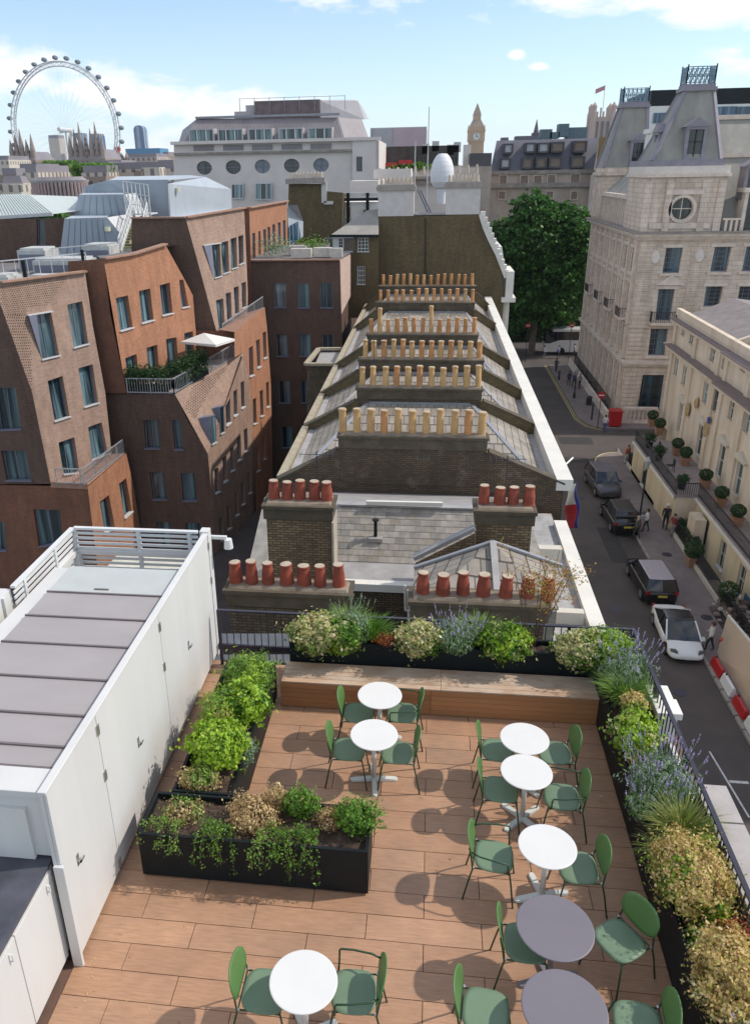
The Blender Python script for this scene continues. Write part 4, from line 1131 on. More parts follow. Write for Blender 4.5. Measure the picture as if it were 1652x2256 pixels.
# windows ----------------------------------------------------------
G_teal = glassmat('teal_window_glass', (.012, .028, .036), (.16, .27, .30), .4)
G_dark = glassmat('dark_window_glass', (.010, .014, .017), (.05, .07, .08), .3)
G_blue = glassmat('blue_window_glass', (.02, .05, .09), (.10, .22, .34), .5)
M_frame = plain('slate_blue_frame', (.12, .14, .20), .5, .1)
M_sill = plain('pale_sill', (.55, .55, .54), .6, .08)
M_wfr = plain('white_sash_frame', (.68, .68, .66), .5, .05)
def window(parent, q, depth, glass, frame, sill=None, mull=(1, 1), fw=.06, nrm=None):
    """q = 4 corners (tl, tr, br, bl) of the opening on the wall; frame and pane set back in it"""
    q = [Vector(p) for p in q]
    n = (q[1] - q[0]).cross(q[3] - q[0]).normalized()
    if nrm is not None and n.dot(Vector(nrm)) < 0: n = -n
    c = sum(q, Vector()) / 4
    back = -n * (depth - .05)
    eps = .002
    qq = [p + (c - p).normalized() * eps + back for p in q]
    u, v = (qq[1] - qq[0]), (qq[3] - qq[0])
    m = MB()
    def P(a, b): return qq[0].lerp(qq[1], a).lerp(qq[3].lerp(qq[2], a), b)
    wu, wv = fw / max(u.length, .1), fw / max(v.length, .1)
    def bar(a0, b0, a1, b1, th=.05):
        pts = [P(a0, b0), P(a1, b0), P(a1, b1), P(a0, b1)]
        m.prism([p - n * .02 for p in pts], [p + n * (th - .02) for p in pts])
    bar(0, 0, 1, wv); bar(0, 1 - wv, 1, 1); bar(0, wv, wu, 1 - wv); bar(1 - wu, wv, 1, 1 - wv)
    for i in range(1, mull[0]): bar(i / mull[0] - wu * .35, wv, i / mull[0] + wu * .35, 1 - wv, .04)
    for j in range(1, mull[1]): bar(wu, j / mull[1] - wv * .35, 1 - wu, j / mull[1] + wv * .35, .035)
    w = m.build('window', frame, parent)
    MB().face([P(.01, .01) - n * .012, P(.99, .01) - n * .012, P(.99, .99) - n * .012, P(.01, .99) - n * .012]).build('pane', glass, w)
    if sill is not None:
        a, b = q[3], q[2]; s = (b - a).normalized() * .05
        MB().prism([a - s - n * depth * .5, b + s - n * depth * .5, b + s + n * .10, a - s + n * .10], [x + Vector((0, 0, .07)) for x in (a - s - n * depth * .5, b + s - n * depth * .5, b + s + n * .10, a - s + n * .10)]).build('sill', sill, w)
    return w
def facet(parent, name, outer, wins, mat, depth=.22, glass=None, frame=None, sill=None, mull=(1, 1), nrm=(0, -1, 0), fw=.06):
    m = MB(); m.wall(outer, wins, depth, nrm=nrm); o = m.build(name, mat, parent)
    for q in wins: window(parent, q, depth, glass or G_teal, frame or M_frame, sill, mull, fw, nrm)
    return o
# side house with sash windows beside the flank wall
sh = thing('sash_window_house', 'small brown house with white sash windows left of the tall flank wall', 'house', (-7, 68, GZ))
def wq(u0, v0, u1, v1): return None
facet(sh, 'wall', [(-7.49, 70, 2.2), (-4.51, 70, 2.17), (-4.48, 70, -4.62), (-7.57, 70, -4.63)],
      [[(-7.92, 70, 2.13), (-7.03, 70, 2.12), (-7.04, 70, 1.05), (-7.94, 70, 1.06)]][:0] + [[(-6.29, 70, 2.11), (-5.36, 70, 2.11), (-5.36, 70, 0.93), (-6.3, 70, 0.93)], [(-6.34, 70, -0.23), (-5.67, 70, -0.23), (-5.68, 70, -1.79), (-6.35, 70, -1.78)]],
      B_brown, .15, G_dark, M_wfr, M_wfr, (3, 4))
facet(sh, 'wall', [(-8.43, 70, 2.21), (-7.49, 70, 2.2), (-7.51, 70, 0.75), (-8.45, 70, 0.76)], [[(-7.96, 70, 2.09), (-7.53, 70, 2.09), (-7.54, 70, 1.05), (-7.98, 70, 1.06)]], M_wfr, .1, G_dark, M_wfr, None, (2, 4))
MB().face([(-8.58, 69.7, 2.37), (-4.49, 69.7, 2.34), (-4.75, 73.5, 4.26), (-5.79, 73.5, 4.12)]).face([(-8.58, 69.7, 2.37), (-5.79, 73.5, 4.12), (-9.5, 76, -.5)]).build('hipped_roof', plain('grey_slate_roof', (.30, .28, .25), .8, .15, 1.2), sh)
MB().bar((-8.65, 69.6, 2.31), (-4.49, 69.6, 2.27), .2, .2).build('eaves', M_black, sh)
yb = thing('brown_chimney_block', 'plain yellow brown brick block with stone cap standing above the side house', 'building', (-12, 84, GZ))
MB().wall([(-14.48, 84, 6.28), (-10.98, 84, 6.23), (-10.91, 84, 5.55), (-8.99, 84, 5.36), (-9.25, 84, -0.56), (-14.94, 84, -0.52)], nrm=(0, -1, 0)).build('wall', B_brown, yb)
MB().wall([(-8.99, 84, 5.36), (-9.25, 84, -0.56), (-9.61, 92, -1.31), (-9.24, 92, 4.88)], nrm=(1, 0, 0)).build('side_wall', B_brown, yb)
MB().bar((-14.69, 83.7, 6.5), (-10.75, 83.7, 6.56), .7, .5).build('stone_cap', plain('weathered_stone_cap', (.33, .29, .26)), yb)
for k in range(9):
    p = Vector((-14.09, 84, 6.74)).lerp(Vector((-11.15, 84, 6.82)), k / 8)
    MB().cyl((p.x, p.y), .16, .12, p.z, p.z + .55, 8).build('chimney_pot', plain('cream_clay_pot', (.55, .46, .36)), yb)
MB().bar((-10.88, 83.9, 6.4), (-10.92, 83.9, 4.45), .5, .3).bar((-10.92, 83.9, 4.45), (-10, 83.9, 4.44), .3, .3).build('render_edge', M_wch, yb)

# ================================================================== FACETED BRICK OFFICE ON THE LEFT
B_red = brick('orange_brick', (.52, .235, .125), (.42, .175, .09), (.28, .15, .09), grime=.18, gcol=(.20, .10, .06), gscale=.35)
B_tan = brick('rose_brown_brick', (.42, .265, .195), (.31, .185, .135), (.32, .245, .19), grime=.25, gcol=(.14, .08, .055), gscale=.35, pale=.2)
B_shaded = brick('shaded_umber_brick', (.155, .085, .058), (.105, .058, .042), (.12, .08, .06), grime=.3, gscale=.3)  # brick for the camera-facing sides, their shade put into the darker colour
M_fin = plain('blue_grey_reveal_panel', (.17, .175, .225), .45, .08)
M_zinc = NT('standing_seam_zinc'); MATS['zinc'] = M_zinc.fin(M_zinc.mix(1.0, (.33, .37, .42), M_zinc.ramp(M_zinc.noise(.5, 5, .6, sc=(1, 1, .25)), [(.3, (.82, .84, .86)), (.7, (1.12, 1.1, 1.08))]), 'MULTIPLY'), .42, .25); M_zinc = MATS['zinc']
M_zincl = plain('pale_lit_zinc', (.44, .48, .52), .45, .06, .6)  # paler zinc: sunlight on the sunny wall and roof put into the colour
ob_ = thing('faceted_brick_office', 'faceted orange and brown brick office block filling the left side', 'building', (-16, 48, GZ))
def quads(P, lst): return lst
# sunlit faces
facet(ob_, 'brick_wall', [(-23.06, 39.31, 2.18), (-22.59, 40.31, 2.23), (-20.1, 45.48, 2.18), (-19.92, 45.14, -0.96), (-19.59, 44.88, -4.91), (-19.45, 44.29, -8.67), (-20.51, 41.81, -9.8), (-21.48, 39.97, -9.04), (-21.88, 40.38, -3.75), (-22.62, 40, 1.22), (-23.01, 39.78, 3.7)][1:-1],
      [[(-21.69, 41.74, 0.39), (-21.21, 42.73, 0.33), (-21.02, 42.54, -2.17), (-21.54, 41.45, -2.17)], [(-20.71, 43.83, 0.54), (-20.23, 44.84, 0.59), (-20.09, 44.55, -1.9), (-20.56, 43.56, -1.94)],
       [(-21.41, 41.45, -3.34), (-20.96, 42.42, -3.28), (-20.79, 42.2, -5.69), (-21.26, 41.22, -5.7)], [(-20.45, 43.53, -3.09), (-19.98, 44.51, -3.06), (-19.84, 44.25, -5.43), (-20.31, 43.26, -5.43)],
       [(-21.18, 41.1, -6.9), (-20.68, 42.15, -6.9), (-20.56, 41.89, -9.1), (-21.08, 40.86, -8.84)], [(-20.22, 43.18, -6.6), (-19.76, 44.15, -6.57), (-19.58, 44.04, -8.62), (-20.12, 42.9, -8.67)]],
      B_tan, .35, G_teal, M_frame, M_sill, (2, 1), (.7, -.7, 0))
facet(ob_, 'brick_wall', [(-19.09, 46, 2.84), (-18.23, 48.43, 2.86), (-17.13, 51.6, 3.17), (-16.53, 53.01, 0.89), (-16.22, 53.72, -0.34), (-16.17, 53.53, -2.95), (-16.21, 52.87, -7.09), (-18.71, 46.02, -5.35)],
      [[(-18.82, 46.46, 0.53), (-18.45, 47.52, 0.54), (-18.36, 47.5, -1.47), (-18.76, 46.37, -1.49)], [(-18.1, 48.53, 0.65), (-17.73, 49.59, 0.67), (-17.67, 49.48, -1.34), (-18.07, 48.35, -1.37)],
       [(-17.4, 50.52, 0.75), (-17.05, 51.52, 0.79), (-17, 51.41, -1.22), (-17.37, 50.35, -1.22)], [(-16.7, 52.51, 0.81), (-16.55, 52.94, 0.81), (-16.4, 53.13, -1.05), (-16.66, 52.4, -1.05)],
       [(-18.67, 46.42, -3.12), (-18.31, 47.46, -3.06), (-18.27, 47.29, -5.27), (-18.62, 46.32, -5.13)], [(-17.97, 48.43, -2.88), (-17.61, 49.44, -2.88), (-17.58, 49.17, -5.72), (-17.94, 48.17, -5.55)],
       [(-17.29, 50.39, -2.71), (-16.91, 51.45, -2.77), (-16.89, 51.08, -6.05), (-17.26, 50.05, -5.94)], [(-16.62, 52.29, -2.68), (-16.29, 53.23, -2.7), (-16.26, 53.02, -4.91), (-16.58, 52.12, -4.87)]],
      B_red, .35, G_teal, M_frame, M_sill, (2, 1), (.7, -.7, 0))
facet(ob_, 'brick_wall', [(-16.35, 54.01, 4.66), (-13.93, 60.99, 4.94), (-13.53, 58.87, -0.75), (-13.47, 58.16, -2.3), (-14.75, 54, -3.25), (-15.65, 54.02, 1.25)],
      [[(-15.24, 56.04, 2.76), (-14.92, 56.95, 2.77), (-14.76, 56.18, 0.59), (-15.04, 55.35, 0.54)], [(-14.87, 57.13, 2.82), (-14.56, 58.03, 2.87), (-14.43, 57.19, 0.76), (-14.7, 56.39, 0.69)],
       [(-14.46, 58.37, 2.99), (-14.2, 59.13, 3.03), (-14.08, 58.29, 0.95), (-14.34, 57.53, 0.91)], [(-14.12, 59.38, 3.07), (-13.89, 60.04, 3.12), (-13.8, 59.21, 1.17), (-14, 58.58, 1.08)],
       [(-14.93, 54.88, -0.85), (-14.62, 55.74, -0.85), (-14.46, 55.07, -2.81), (-14.71, 54.34, -2.87)], [(-14.53, 56.14, -0.56), (-14.3, 56.81, -0.56), (-14.18, 56.08, -2.41), (-14.38, 55.5, -2.47)],
       [(-14.19, 57.27, -0.3), (-13.97, 57.9, -0.29), (-13.87, 57.12, -2.13), (-14.05, 56.56, -2.23)], [(-13.85, 58.33, -0.12), (-13.64, 58.93, -0.1), (-13.55, 58.19, -1.84), (-13.73, 57.63, -1.91)]],
      B_tan, .35, G_teal, M_frame, M_sill, (1, 1), (.8, -.5, 0))
facet(ob_, 'brick_wall', [(-15.58, 45.99, -5.24), (-13.36, 52.75, -4.41), (-12.93, 54, -4.29), (-13.79, 46, -9.13)],
      [],
      B_tan, .3, G_teal, M_frame, M_sill, (1, 1), (.8, -.5, 0))
facet(ob_, 'brick_wall', [(-13.79, 46, -9.13), (-12.82, 53.53, -4.19), (-12.7, 54.29, -7.15), (-12.7, 54.21, -11.98), (-12.74, 53.67, -18.48), (-13.8, 45.67, -18.86), (-13.77, 45.99, -14.59)],
      [[(-13.34, 49.47, -6.95), (-13.22, 50.36, -6.63), (-13.25, 50.11, -8.34), (-13.35, 49.36, -8.36)], [(-13.14, 51.01, -6.36), (-13.05, 51.69, -6.38), (-13.08, 51.44, -8.15), (-13.16, 50.83, -8.14)], [(-12.95, 52.45, -6.12), (-12.86, 53.17, -6.14), (-12.88, 52.91, -8.01), (-12.97, 52.27, -8)],
       [(-13.68, 46.77, -10.47), (-13.59, 47.46, -10.56), (-13.6, 47.34, -12.3), (-13.69, 46.65, -12.21)], [(-13.49, 48.25, -10.2), (-13.39, 48.98, -10.27), (-13.41, 48.79, -12.04), (-13.5, 48.14, -11.99)],
       [(-13.3, 49.69, -10.02), (-13.21, 50.37, -10.09), (-13.22, 50.21, -11.81), (-13.31, 49.53, -11.72)], [(-13.12, 51.05, -9.71), (-13.03, 51.76, -9.78), (-13.04, 51.61, -11.53), (-13.14, 50.9, -11.45)], [(-12.94, 52.44, -9.55), (-12.84, 53.18, -9.61), (-12.86, 52.96, -11.31), (-12.95, 52.31, -11.26)],
       [(-13.65, 46.91, -14.04), (-13.56, 47.62, -14.15), (-13.58, 47.44, -15.85), (-13.66, 46.8, -15.75)], [(-13.46, 48.35, -13.82), (-13.38, 49.01, -13.93), (-13.39, 48.85, -15.66), (-13.48, 48.18, -15.53)],
       [(-13.26, 49.89, -13.46), (-13.18, 50.5, -13.53), (-13.19, 50.35, -15.27), (-13.28, 49.74, -15.18)], [(-13.09, 51.21, -13.15), (-12.99, 51.94, -13.25), (-13.02, 51.71, -14.99), (-13.1, 51.07, -14.9)], [(-12.9, 52.68, -12.86), (-12.81, 53.34, -12.93), (-12.83, 53.12, -14.69), (-12.91, 52.55, -14.61)]],
      B_tan, .3, G_teal, M_frame, M_sill, (1, 1), (.9, -.3, 0))
facet(ob_, 'brick_wall', [(-13.12, 52.29, -2.57), (-12.55, 59.99, -2.12), (-12.48, 60.14, -3.66), (-12.33, 59.87, -8.25), (-12.24, 58.61, -13.52), (-12.15, 57.19, -18.88), (-12.52, 52.74, -18.03), (-12.65, 54, -11.91), (-12.78, 54.6, -7.23), (-12.93, 54.01, -4.29), (-13.1, 51.85, -4.21)],
      [[(-12.85, 55.11, -4.27), (-12.77, 56.14, -4.28), (-12.72, 55.68, -6.39), (-12.8, 54.67, -6.31)], [(-12.71, 57.01, -4.12), (-12.63, 57.97, -4.14), (-12.59, 57.55, -6.18), (-12.65, 56.71, -6.16)], [(-12.57, 58.92, -3.88), (-12.5, 59.8, -3.91), (-12.46, 59.42, -5.9), (-12.53, 58.54, -5.85)],
       [(-12.72, 54.92, -8), (-12.66, 55.72, -8.08), (-12.62, 55.35, -9.97), (-12.69, 54.44, -9.83)], [(-12.59, 56.76, -7.87), (-12.52, 57.61, -7.95), (-12.48, 57.23, -9.93), (-12.54, 56.38, -9.82)], [(-12.45, 58.59, -7.67), (-12.39, 59.36, -7.75), (-12.36, 58.88, -9.67), (-12.41, 58.23, -9.64)],
       [(-12.62, 54.58, -11.61), (-12.55, 55.39, -11.74), (-12.51, 55.03, -13.62), (-12.58, 54.22, -13.47)], [(-12.48, 56.51, -11.38), (-12.42, 57.24, -11.51), (-12.39, 56.79, -13.3), (-12.44, 56.18, -13.19)]],
      B_red, .3, G_teal, M_frame, M_sill, (1, 1), (.9, -.3, 0))
facet(ob_, 'brick_wall', [(-19.28, 39.99, -9.15), (-18.71, 44.78, -8.77), (-18.71, 45.24, -10.84), (-18.77, 45.75, -14.97), (-18.86, 45.91, -18.88), (-19.48, 40, -16.28), (-19.36, 40, -11.99)],
      [[(-19.19, 41.1, -10.58), (-19.06, 42.2, -10.56), (-19.09, 42.5, -12.98), (-19.24, 41.19, -12.72)], [(-18.9, 43.51, -10.36), (-18.79, 44.47, -10.33), (-18.82, 44.79, -12.83), (-18.94, 43.78, -12.87)]],
      B_red, .35, G_teal, M_frame, M_sill, (2, 1), (.7, -.7, 0))
facet(ob_, 'brick_wall', [(-14.29, 64, 4.81), (-13.95, 68.21, 4.91), (-13.33, 76.01, 4.88), (-13.47, 76.21, 0.2), (-14.44, 64.17, -0.05)],
      [[(-14.28, 64.93, 2.91), (-14.22, 65.69, 2.89), (-14.29, 65.65, 0.78), (-14.35, 64.88, 0.79)], [(-14.14, 66.6, 2.93), (-14.09, 67.26, 2.92), (-14.16, 67.24, 0.84), (-14.22, 66.57, 0.83)], [(-14.03, 68.07, 2.97), (-13.96, 68.9, 2.95), (-14.03, 68.91, 0.9), (-14.08, 68.2, 0.89)],
       [(-13.92, 69.33, 3.07), (-13.85, 70.19, 3.05), (-13.92, 70.21, 0.96), (-13.99, 69.34, 1.01)], [(-13.79, 70.93, 3.19), (-13.72, 71.82, 3.17), (-13.79, 71.86, 1), (-13.86, 70.95, 1.05)], [(-13.64, 72.74, 3.23), (-13.57, 73.68, 3.21), (-13.64, 73.74, 0.99), (-13.71, 72.79, 1.04)], [(-13.5, 74.48, 3.32), (-13.43, 75.46, 3.31), (-13.49, 75.55, 0.99), (-13.57, 74.56, 1.04)]],
      B_red, .2, G_blue, M_frame, None, (1, 1), (.7, -.7, 0))
# shaded faces turned to the camera, the shade also put into darker bricks
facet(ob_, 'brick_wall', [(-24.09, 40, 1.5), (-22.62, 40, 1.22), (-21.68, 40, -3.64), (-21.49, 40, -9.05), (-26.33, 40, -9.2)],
      [[(-23.89, 40, -3.39), (-22.61, 40, -3.37), (-22.73, 40, -5.81), (-24.05, 40, -5.89)], [(-24.18, 40, -7.09), (-22.69, 40, -7.06), (-22.66, 40, -8.92), (-24.18, 40, -8.96)]], B_shaded, .3, G_teal, M_fin, M_fin, (2, 1))
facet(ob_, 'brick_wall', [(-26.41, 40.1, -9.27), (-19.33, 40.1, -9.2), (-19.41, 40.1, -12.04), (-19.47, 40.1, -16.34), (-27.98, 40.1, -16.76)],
      [[(-22.92, 40.1, -10.75), (-21.29, 40.1, -10.75), (-21.38, 40.1, -12.92), (-22.99, 40.1, -13.26)], [(-25.75, 40.1, -11.68), (-24.91, 40.1, -11.64), (-25.15, 40.1, -13.62), (-26.15, 40.1, -13.66)]], brick('shaded_orange_brick', (.26, .10, .05), (.19, .07, .038), (.17, .09, .06), grime=.3), .3, G_teal, M_fin, M_fin, (2, 1))  # orange brick darkened, the shade of this side put into its colour
facet(ob_, 'brick_wall', [(-21.19, 45.8, 2.74), (-18.98, 45.8, 2.86), (-19.01, 45.8, -0.25), (-18.61, 45.8, -5.17), (-22.44, 45.8, -5.23)], [], brick('shaded_orange_brick', (.26, .10, .05), (.19, .07, .038), (.17, .09, .06)), .3)
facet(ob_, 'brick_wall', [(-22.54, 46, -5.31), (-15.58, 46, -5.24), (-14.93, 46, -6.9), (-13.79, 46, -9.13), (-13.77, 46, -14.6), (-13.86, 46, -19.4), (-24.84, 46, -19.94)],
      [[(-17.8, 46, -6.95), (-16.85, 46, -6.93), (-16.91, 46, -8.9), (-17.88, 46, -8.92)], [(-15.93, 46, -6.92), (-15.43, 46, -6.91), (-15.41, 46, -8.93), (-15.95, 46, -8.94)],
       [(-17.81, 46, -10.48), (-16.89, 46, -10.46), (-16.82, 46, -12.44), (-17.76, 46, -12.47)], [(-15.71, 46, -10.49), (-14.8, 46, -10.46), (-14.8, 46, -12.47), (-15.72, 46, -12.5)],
       [(-17.74, 46, -14.04), (-16.8, 46, -14.01), (-16.81, 46, -16.03), (-17.77, 46, -16.07)], [(-15.71, 46, -14.04), (-14.78, 46, -14), (-14.76, 46, -16.02), (-15.71, 46, -16.06)]], B_shaded, .3, G_teal, M_fin, M_fin, (2, 1))
facet(ob_, 'brick_wall', [(-20.08, 54, 4.68), (-16.35, 54, 4.66), (-15.65, 54, 1.25), (-14.75, 54, -3.25), (-14.87, 54, -4.79), (-21.25, 54, -4.85)], [], B_shaded, .3)
facet(ob_, 'brick_wall', [(-16.3, 53.6, -2.71), (-13.42, 53.6, -2.76), (-13.57, 53.6, -5.02), (-16.53, 53.6, -5.37)], [], brick('shaded_orange_brick', (.26, .10, .05), (.19, .07, .038), (.17, .09, .06)), .3)
facet(ob_, 'brick_wall', [(-14, 61, 4.94), (-13.55, 61, 4.96), (-13.76, 61, -2.77), (-14.22, 61, -3.12)], [], brick('shaded_orange_brick', (.26, .10, .05), (.19, .07, .038), (.17, .09, .06)), .3)
facet(ob_, 'brick_wall', [(-14.04, 62, 1.08), (-6.93, 62, 1.11), (-6.88, 62, -2.92), (-6.63, 62, -19.56), (-14.21, 62, -19.81)],
      [[(-12.14, 62, -0.59), (-11.19, 62, -0.6), (-11.25, 62, -2.5), (-12.17, 62, -2.5)], [(-10.31, 62, -0.6), (-9.38, 62, -0.6), (-9.41, 62, -2.54), (-10.33, 62, -2.54)], [(-8.53, 62, -0.57), (-7.56, 62, -0.57), (-7.56, 62, -2.53), (-8.52, 62, -2.53)],
       [(-12.16, 62, -4.57), (-11.24, 62, -4.57), (-11.24, 62, -6.39), (-12.17, 62, -6.4)], [(-10.29, 62, -4.56), (-9.37, 62, -4.56), (-9.39, 62, -6.37), (-10.31, 62, -6.38)], [(-8.46, 62, -4.55), (-7.56, 62, -4.55), (-7.55, 62, -6.36), (-8.47, 62, -6.36)],
       [(-12.15, 62, -8.38), (-11.21, 62, -8.37), (-11.21, 62, -10.28), (-12.16, 62, -10.29)], [(-10.31, 62, -8.35), (-9.41, 62, -8.34), (-9.42, 62, -10.25), (-10.33, 62, -10.26)], [(-12.09, 62, -12.29), (-11.17, 62, -12.27), (-11.16, 62, -14.19), (-12.1, 62, -14.21)]], B_shaded, .25, G_teal, M_fin, M_fin, (2, 1))
MB().wall([(-6.93, 62, 1.11), (-6.62, 67, 1.07), (-6.65, 67, -2.32), (-6.88, 62, -2.99)], nrm=(1, 0, 0)).build('side_wall', plain('pinkish_render', (.50, .36, .30), .8), ob_)
for q in ([(-13.75, 60.2, 4.97), (-13.55, 61, 4.96)],): pass
# reveal fins beside the tilted windows
MB().face([(-21.88, 41.35, 0.33), (-21.69, 41.74, 0.39), (-21.54, 41.45, -2.17)]).build('reveal_fin', M_fin, ob_)
def fin(p_top_l, p_top_r, p_bot, out, name='reveal_fin'):
    a, b, c = Vector(p_top_l), Vector(p_top_r), Vector(p_bot); o = Vector(out)
    MB().face([a + o, b + o * .6, c + o * .05]).face([a + o, b + o * .6, b]).face([a, a + o, c]).build(name, M_fin, ob_)
fin((-21.9, 41.29, 0.32), (-21.67, 41.8, 0.38), (-21.53, 41.48, -2.18), (.2, -.2, 0)); fin((-15.61, 55.02, 2.79), (-15.28, 55.94, 2.77), (-15.08, 55.25, 0.55), (.12, -.08, 0))
for q in ([(-13.7, 46.77, -6.87), (-13.59, 47.58, -6.99), (-13.6, 47.42, -8.84), (-13.7, 46.67, -8.78), (-14.47, 46.74, -7.02), (-14.27, 47.32, -6.98)], [(-13.49, 48.33, -6.69), (-13.4, 49.03, -6.76), (-13.42, 48.82, -8.61), (-13.5, 48.18, -8.56), (-13.98, 48.29, -6.8), (-13.8, 48.82, -6.74)]):
    q = [Vector(p) for p in q]
    d = MB().face([q[4], q[0], q[3]]).face([q[4], q[0], q[1], q[5]]).build('dormer_cheek', M_fin, ob_)
    window(ob_, q[:4], .02, G_teal, M_frame, M_sill, (1, 1), .06, (.9, -.3, 0))
# window surround caps
MB().bar((-21.93, 41.25, 0.37), (-21.2, 42.76, 0.35), .4, .06).build('hood', M_sill, ob_)
MB().bar((-15.63, 54.99, 2.82), (-14.9, 57.02, 2.8), .25, .06).build('hood', M_sill, ob_)
# perforated brick panels: dark faces on the wall painted as shaded gaps
def paint_gaps(corners, nu, nv, mask):
    a, b, c, d = [Vector(x) for x in corners]; m = MB(); n = (b - a).cross(d - a).normalized()
    if n.y > 0: n = -n
    for i in range(nu):
        for j in range(nv):
            u = (i + (.5 if j % 2 else 0) + .25) / nu; v = (j + .3) / nv
            if not mask(u, v): continue
            p = a.lerp(b, u).lerp(d.lerp(c, u), v); du = (b - a) / nu * .42; dv = (d - a) / nv * .46
            q = [p + n * .006, p + du + n * .006, p + du + dv + n * .006, p + dv + n * .006]
            m.face(q)
    o = m.build('gap_shade', plain('deep_shadow_gap', (.035, .018, .012), .9), ob_); o['kind'] = 'stuff'
paint_gaps([(-22.59, 40.25, 2.05), (-20.64, 44.34, 2.11), (-20.69, 43.75, 0.06), (-22.64, 39.78, 0.48)], 30, 16, lambda u, v: v < (1.0 - max(0, u - .55) * 2.2) and not (u > .36 and v > .75))
paint_gaps([(-22.58, 39.97, 0.68), (-21.77, 41.59, 0.42), (-21.43, 40.46, -7.38), (-21.97, 39.43, -7.03)], 13, 52, lambda u, v: u + v * .9 < 1.0 and not (u > .8 and v < .35))
paint_gaps([(-15.45, 46.16, -5.4), (-13.54, 51.99, -4.65), (-13.37, 50.89, -5.95), (-14.67, 46.29, -6.98)], 26, 12, lambda u, v: u + v < 1.05)
# string courses and copings
M_brcop = plain('brick_coping', (.34, .20, .14), .85)
for a, b in (((-22.58, 40.32, 2.25), (-20.1, 45.48, 2.21)), ((-19.09, 46.01, 2.86), (-18.23, 48.43, 2.88)), ((-18.23, 48.43, 2.88), (-17.13, 51.6, 3.2)), ((-16.35, 54.02, 4.69), (-13.93, 61, 4.97)), ((-20.08, 54, 4.7), (-16.34, 54, 4.69)), ((-14.04, 62, 1.11), (-6.93, 62, 1.14)), ((-14.29, 64, 4.85), (-13.33, 76.01, 4.92))):
    MB().bar(a, b, .45, .10).build('coping', M_brcop, ob_)
# roofs and terraces
rz = MB()
rz.face([(-22.59, 40.28, 2.14), (-20.11, 45.45, 2.08), (-21, 58, 1.6), (-34, 58, 1.4), (-30, 41, 1.0)])
rz.face([(-19.09, 45.98, 2.74), (-17.13, 51.57, 3.06), (-17.4, 60, 2.6), (-26, 60, 2.2)])
rz.build('flat_roof', plain('grey_felt_roof', (.16, .15, .15), .9, .2, 1), ob_)
tf = MB().face([(-18.71, 46.03, -5.29), (-15.58, 46, -5.24), (-13.36, 52.75, -4.41), (-12.92, 53.98, -4.32), (-15.6, 53.5, -5.2), (-16.21, 52.87, -7.09)])
tf.face([(-18.9, 46.1, -5.14), (-15.6, 46.1, -5.14), (-13.2, 53.5, -4.6), (-16.5, 53.5, -4.9)])
tf.build('terrace_floor', plain('pale_terrace_paving', (.38, .34, .30), .8), ob_)
MB().face([(-21.49, 40, -9.05), (-19.28, 40, -9.1), (-18.95, 45.29, -8.95), (-19.45, 44.29, -8.67)]).face([(-21.52, 39.98, -9.27), (-19.3, 39.98, -9.32), (-19.25, 39.98, -8.98), (-21.47, 39.98, -8.93)]).build('balcony_floor', M_brcop, ob_)
MB().face([(-14.65, 54, -2.74), (-13.47, 58.19, -2.24), (-12.55, 59.99, -2.12), (-13.12, 52.29, -2.57)]).build('ledge', M_brcop, ob_)
M_galv = plain('galvanised_rail', (.42, .43, .45), .4, .1, metal=.4)
def light_rail(a, b, h=1.0, parent=ob_, n=None, mat=M_galv, name='balcony_rail'):
    a, b = Vector(a), Vector(b); L = (b - a).length; n = n or max(2, int(L / .16)); m = MB()
    m.bar(a + Vector((0, 0, h)), b + Vector((0, 0, h)), .07, .06).bar(a + Vector((0, 0, .08)), b + Vector((0, 0, .08)), .06, .05)
    for i in range(n + 1):
        p = a.lerp(b, i / n); w = .03 if i % 9 == 0 else .012
        m.box(p.x - w, p.x + w, p.y - w, p.y + w, p.z, p.z + h)
    m.build(name, mat, parent)
light_rail((-18.56, 45.9, -5.2), (-15.58, 45.9, -5.21), .95); light_rail((-15.58, 45.9, -5.21), (-13.2, 53.19, -4.38), .95)
light_rail((-21.05, 39.9, -9), (-19.41, 39.9, -9.01), .95); light_rail((-19.41, 39.9, -9.01), (-19, 45.17, -8.97), .95)
light_rail((-14.47, 54.4, -3.33), (-12.58, 59.59, -2.19), .9)
# blue glass wing beyond the orange wall
gw = MB().wall([(-13.43, 77, 4.49), (-12.53, 77, 4.56), (-12.49, 80, 2.92), (-12.54, 80, 1.54), (-13.5, 77, 0.75)], nrm=(.3, -1, 0)); gw.build('glass_wing', M_zincl, ob_)
m = MB()
for k in range(5):
    a = Vector((-13.34, 76.8, 2.71)).lerp(Vector((-12.63, 79.8, 3.1)), k / 5); b = Vector((-13.34, 76.8, 2.71)).lerp(Vector((-12.63, 79.8, 3.1)), (k + .75) / 5)
    m.face([a, b, b + Vector((0, 0, -1.7)), a + Vector((0, 0, -1.7))])
m.build('glazing', G_blue, ob_)
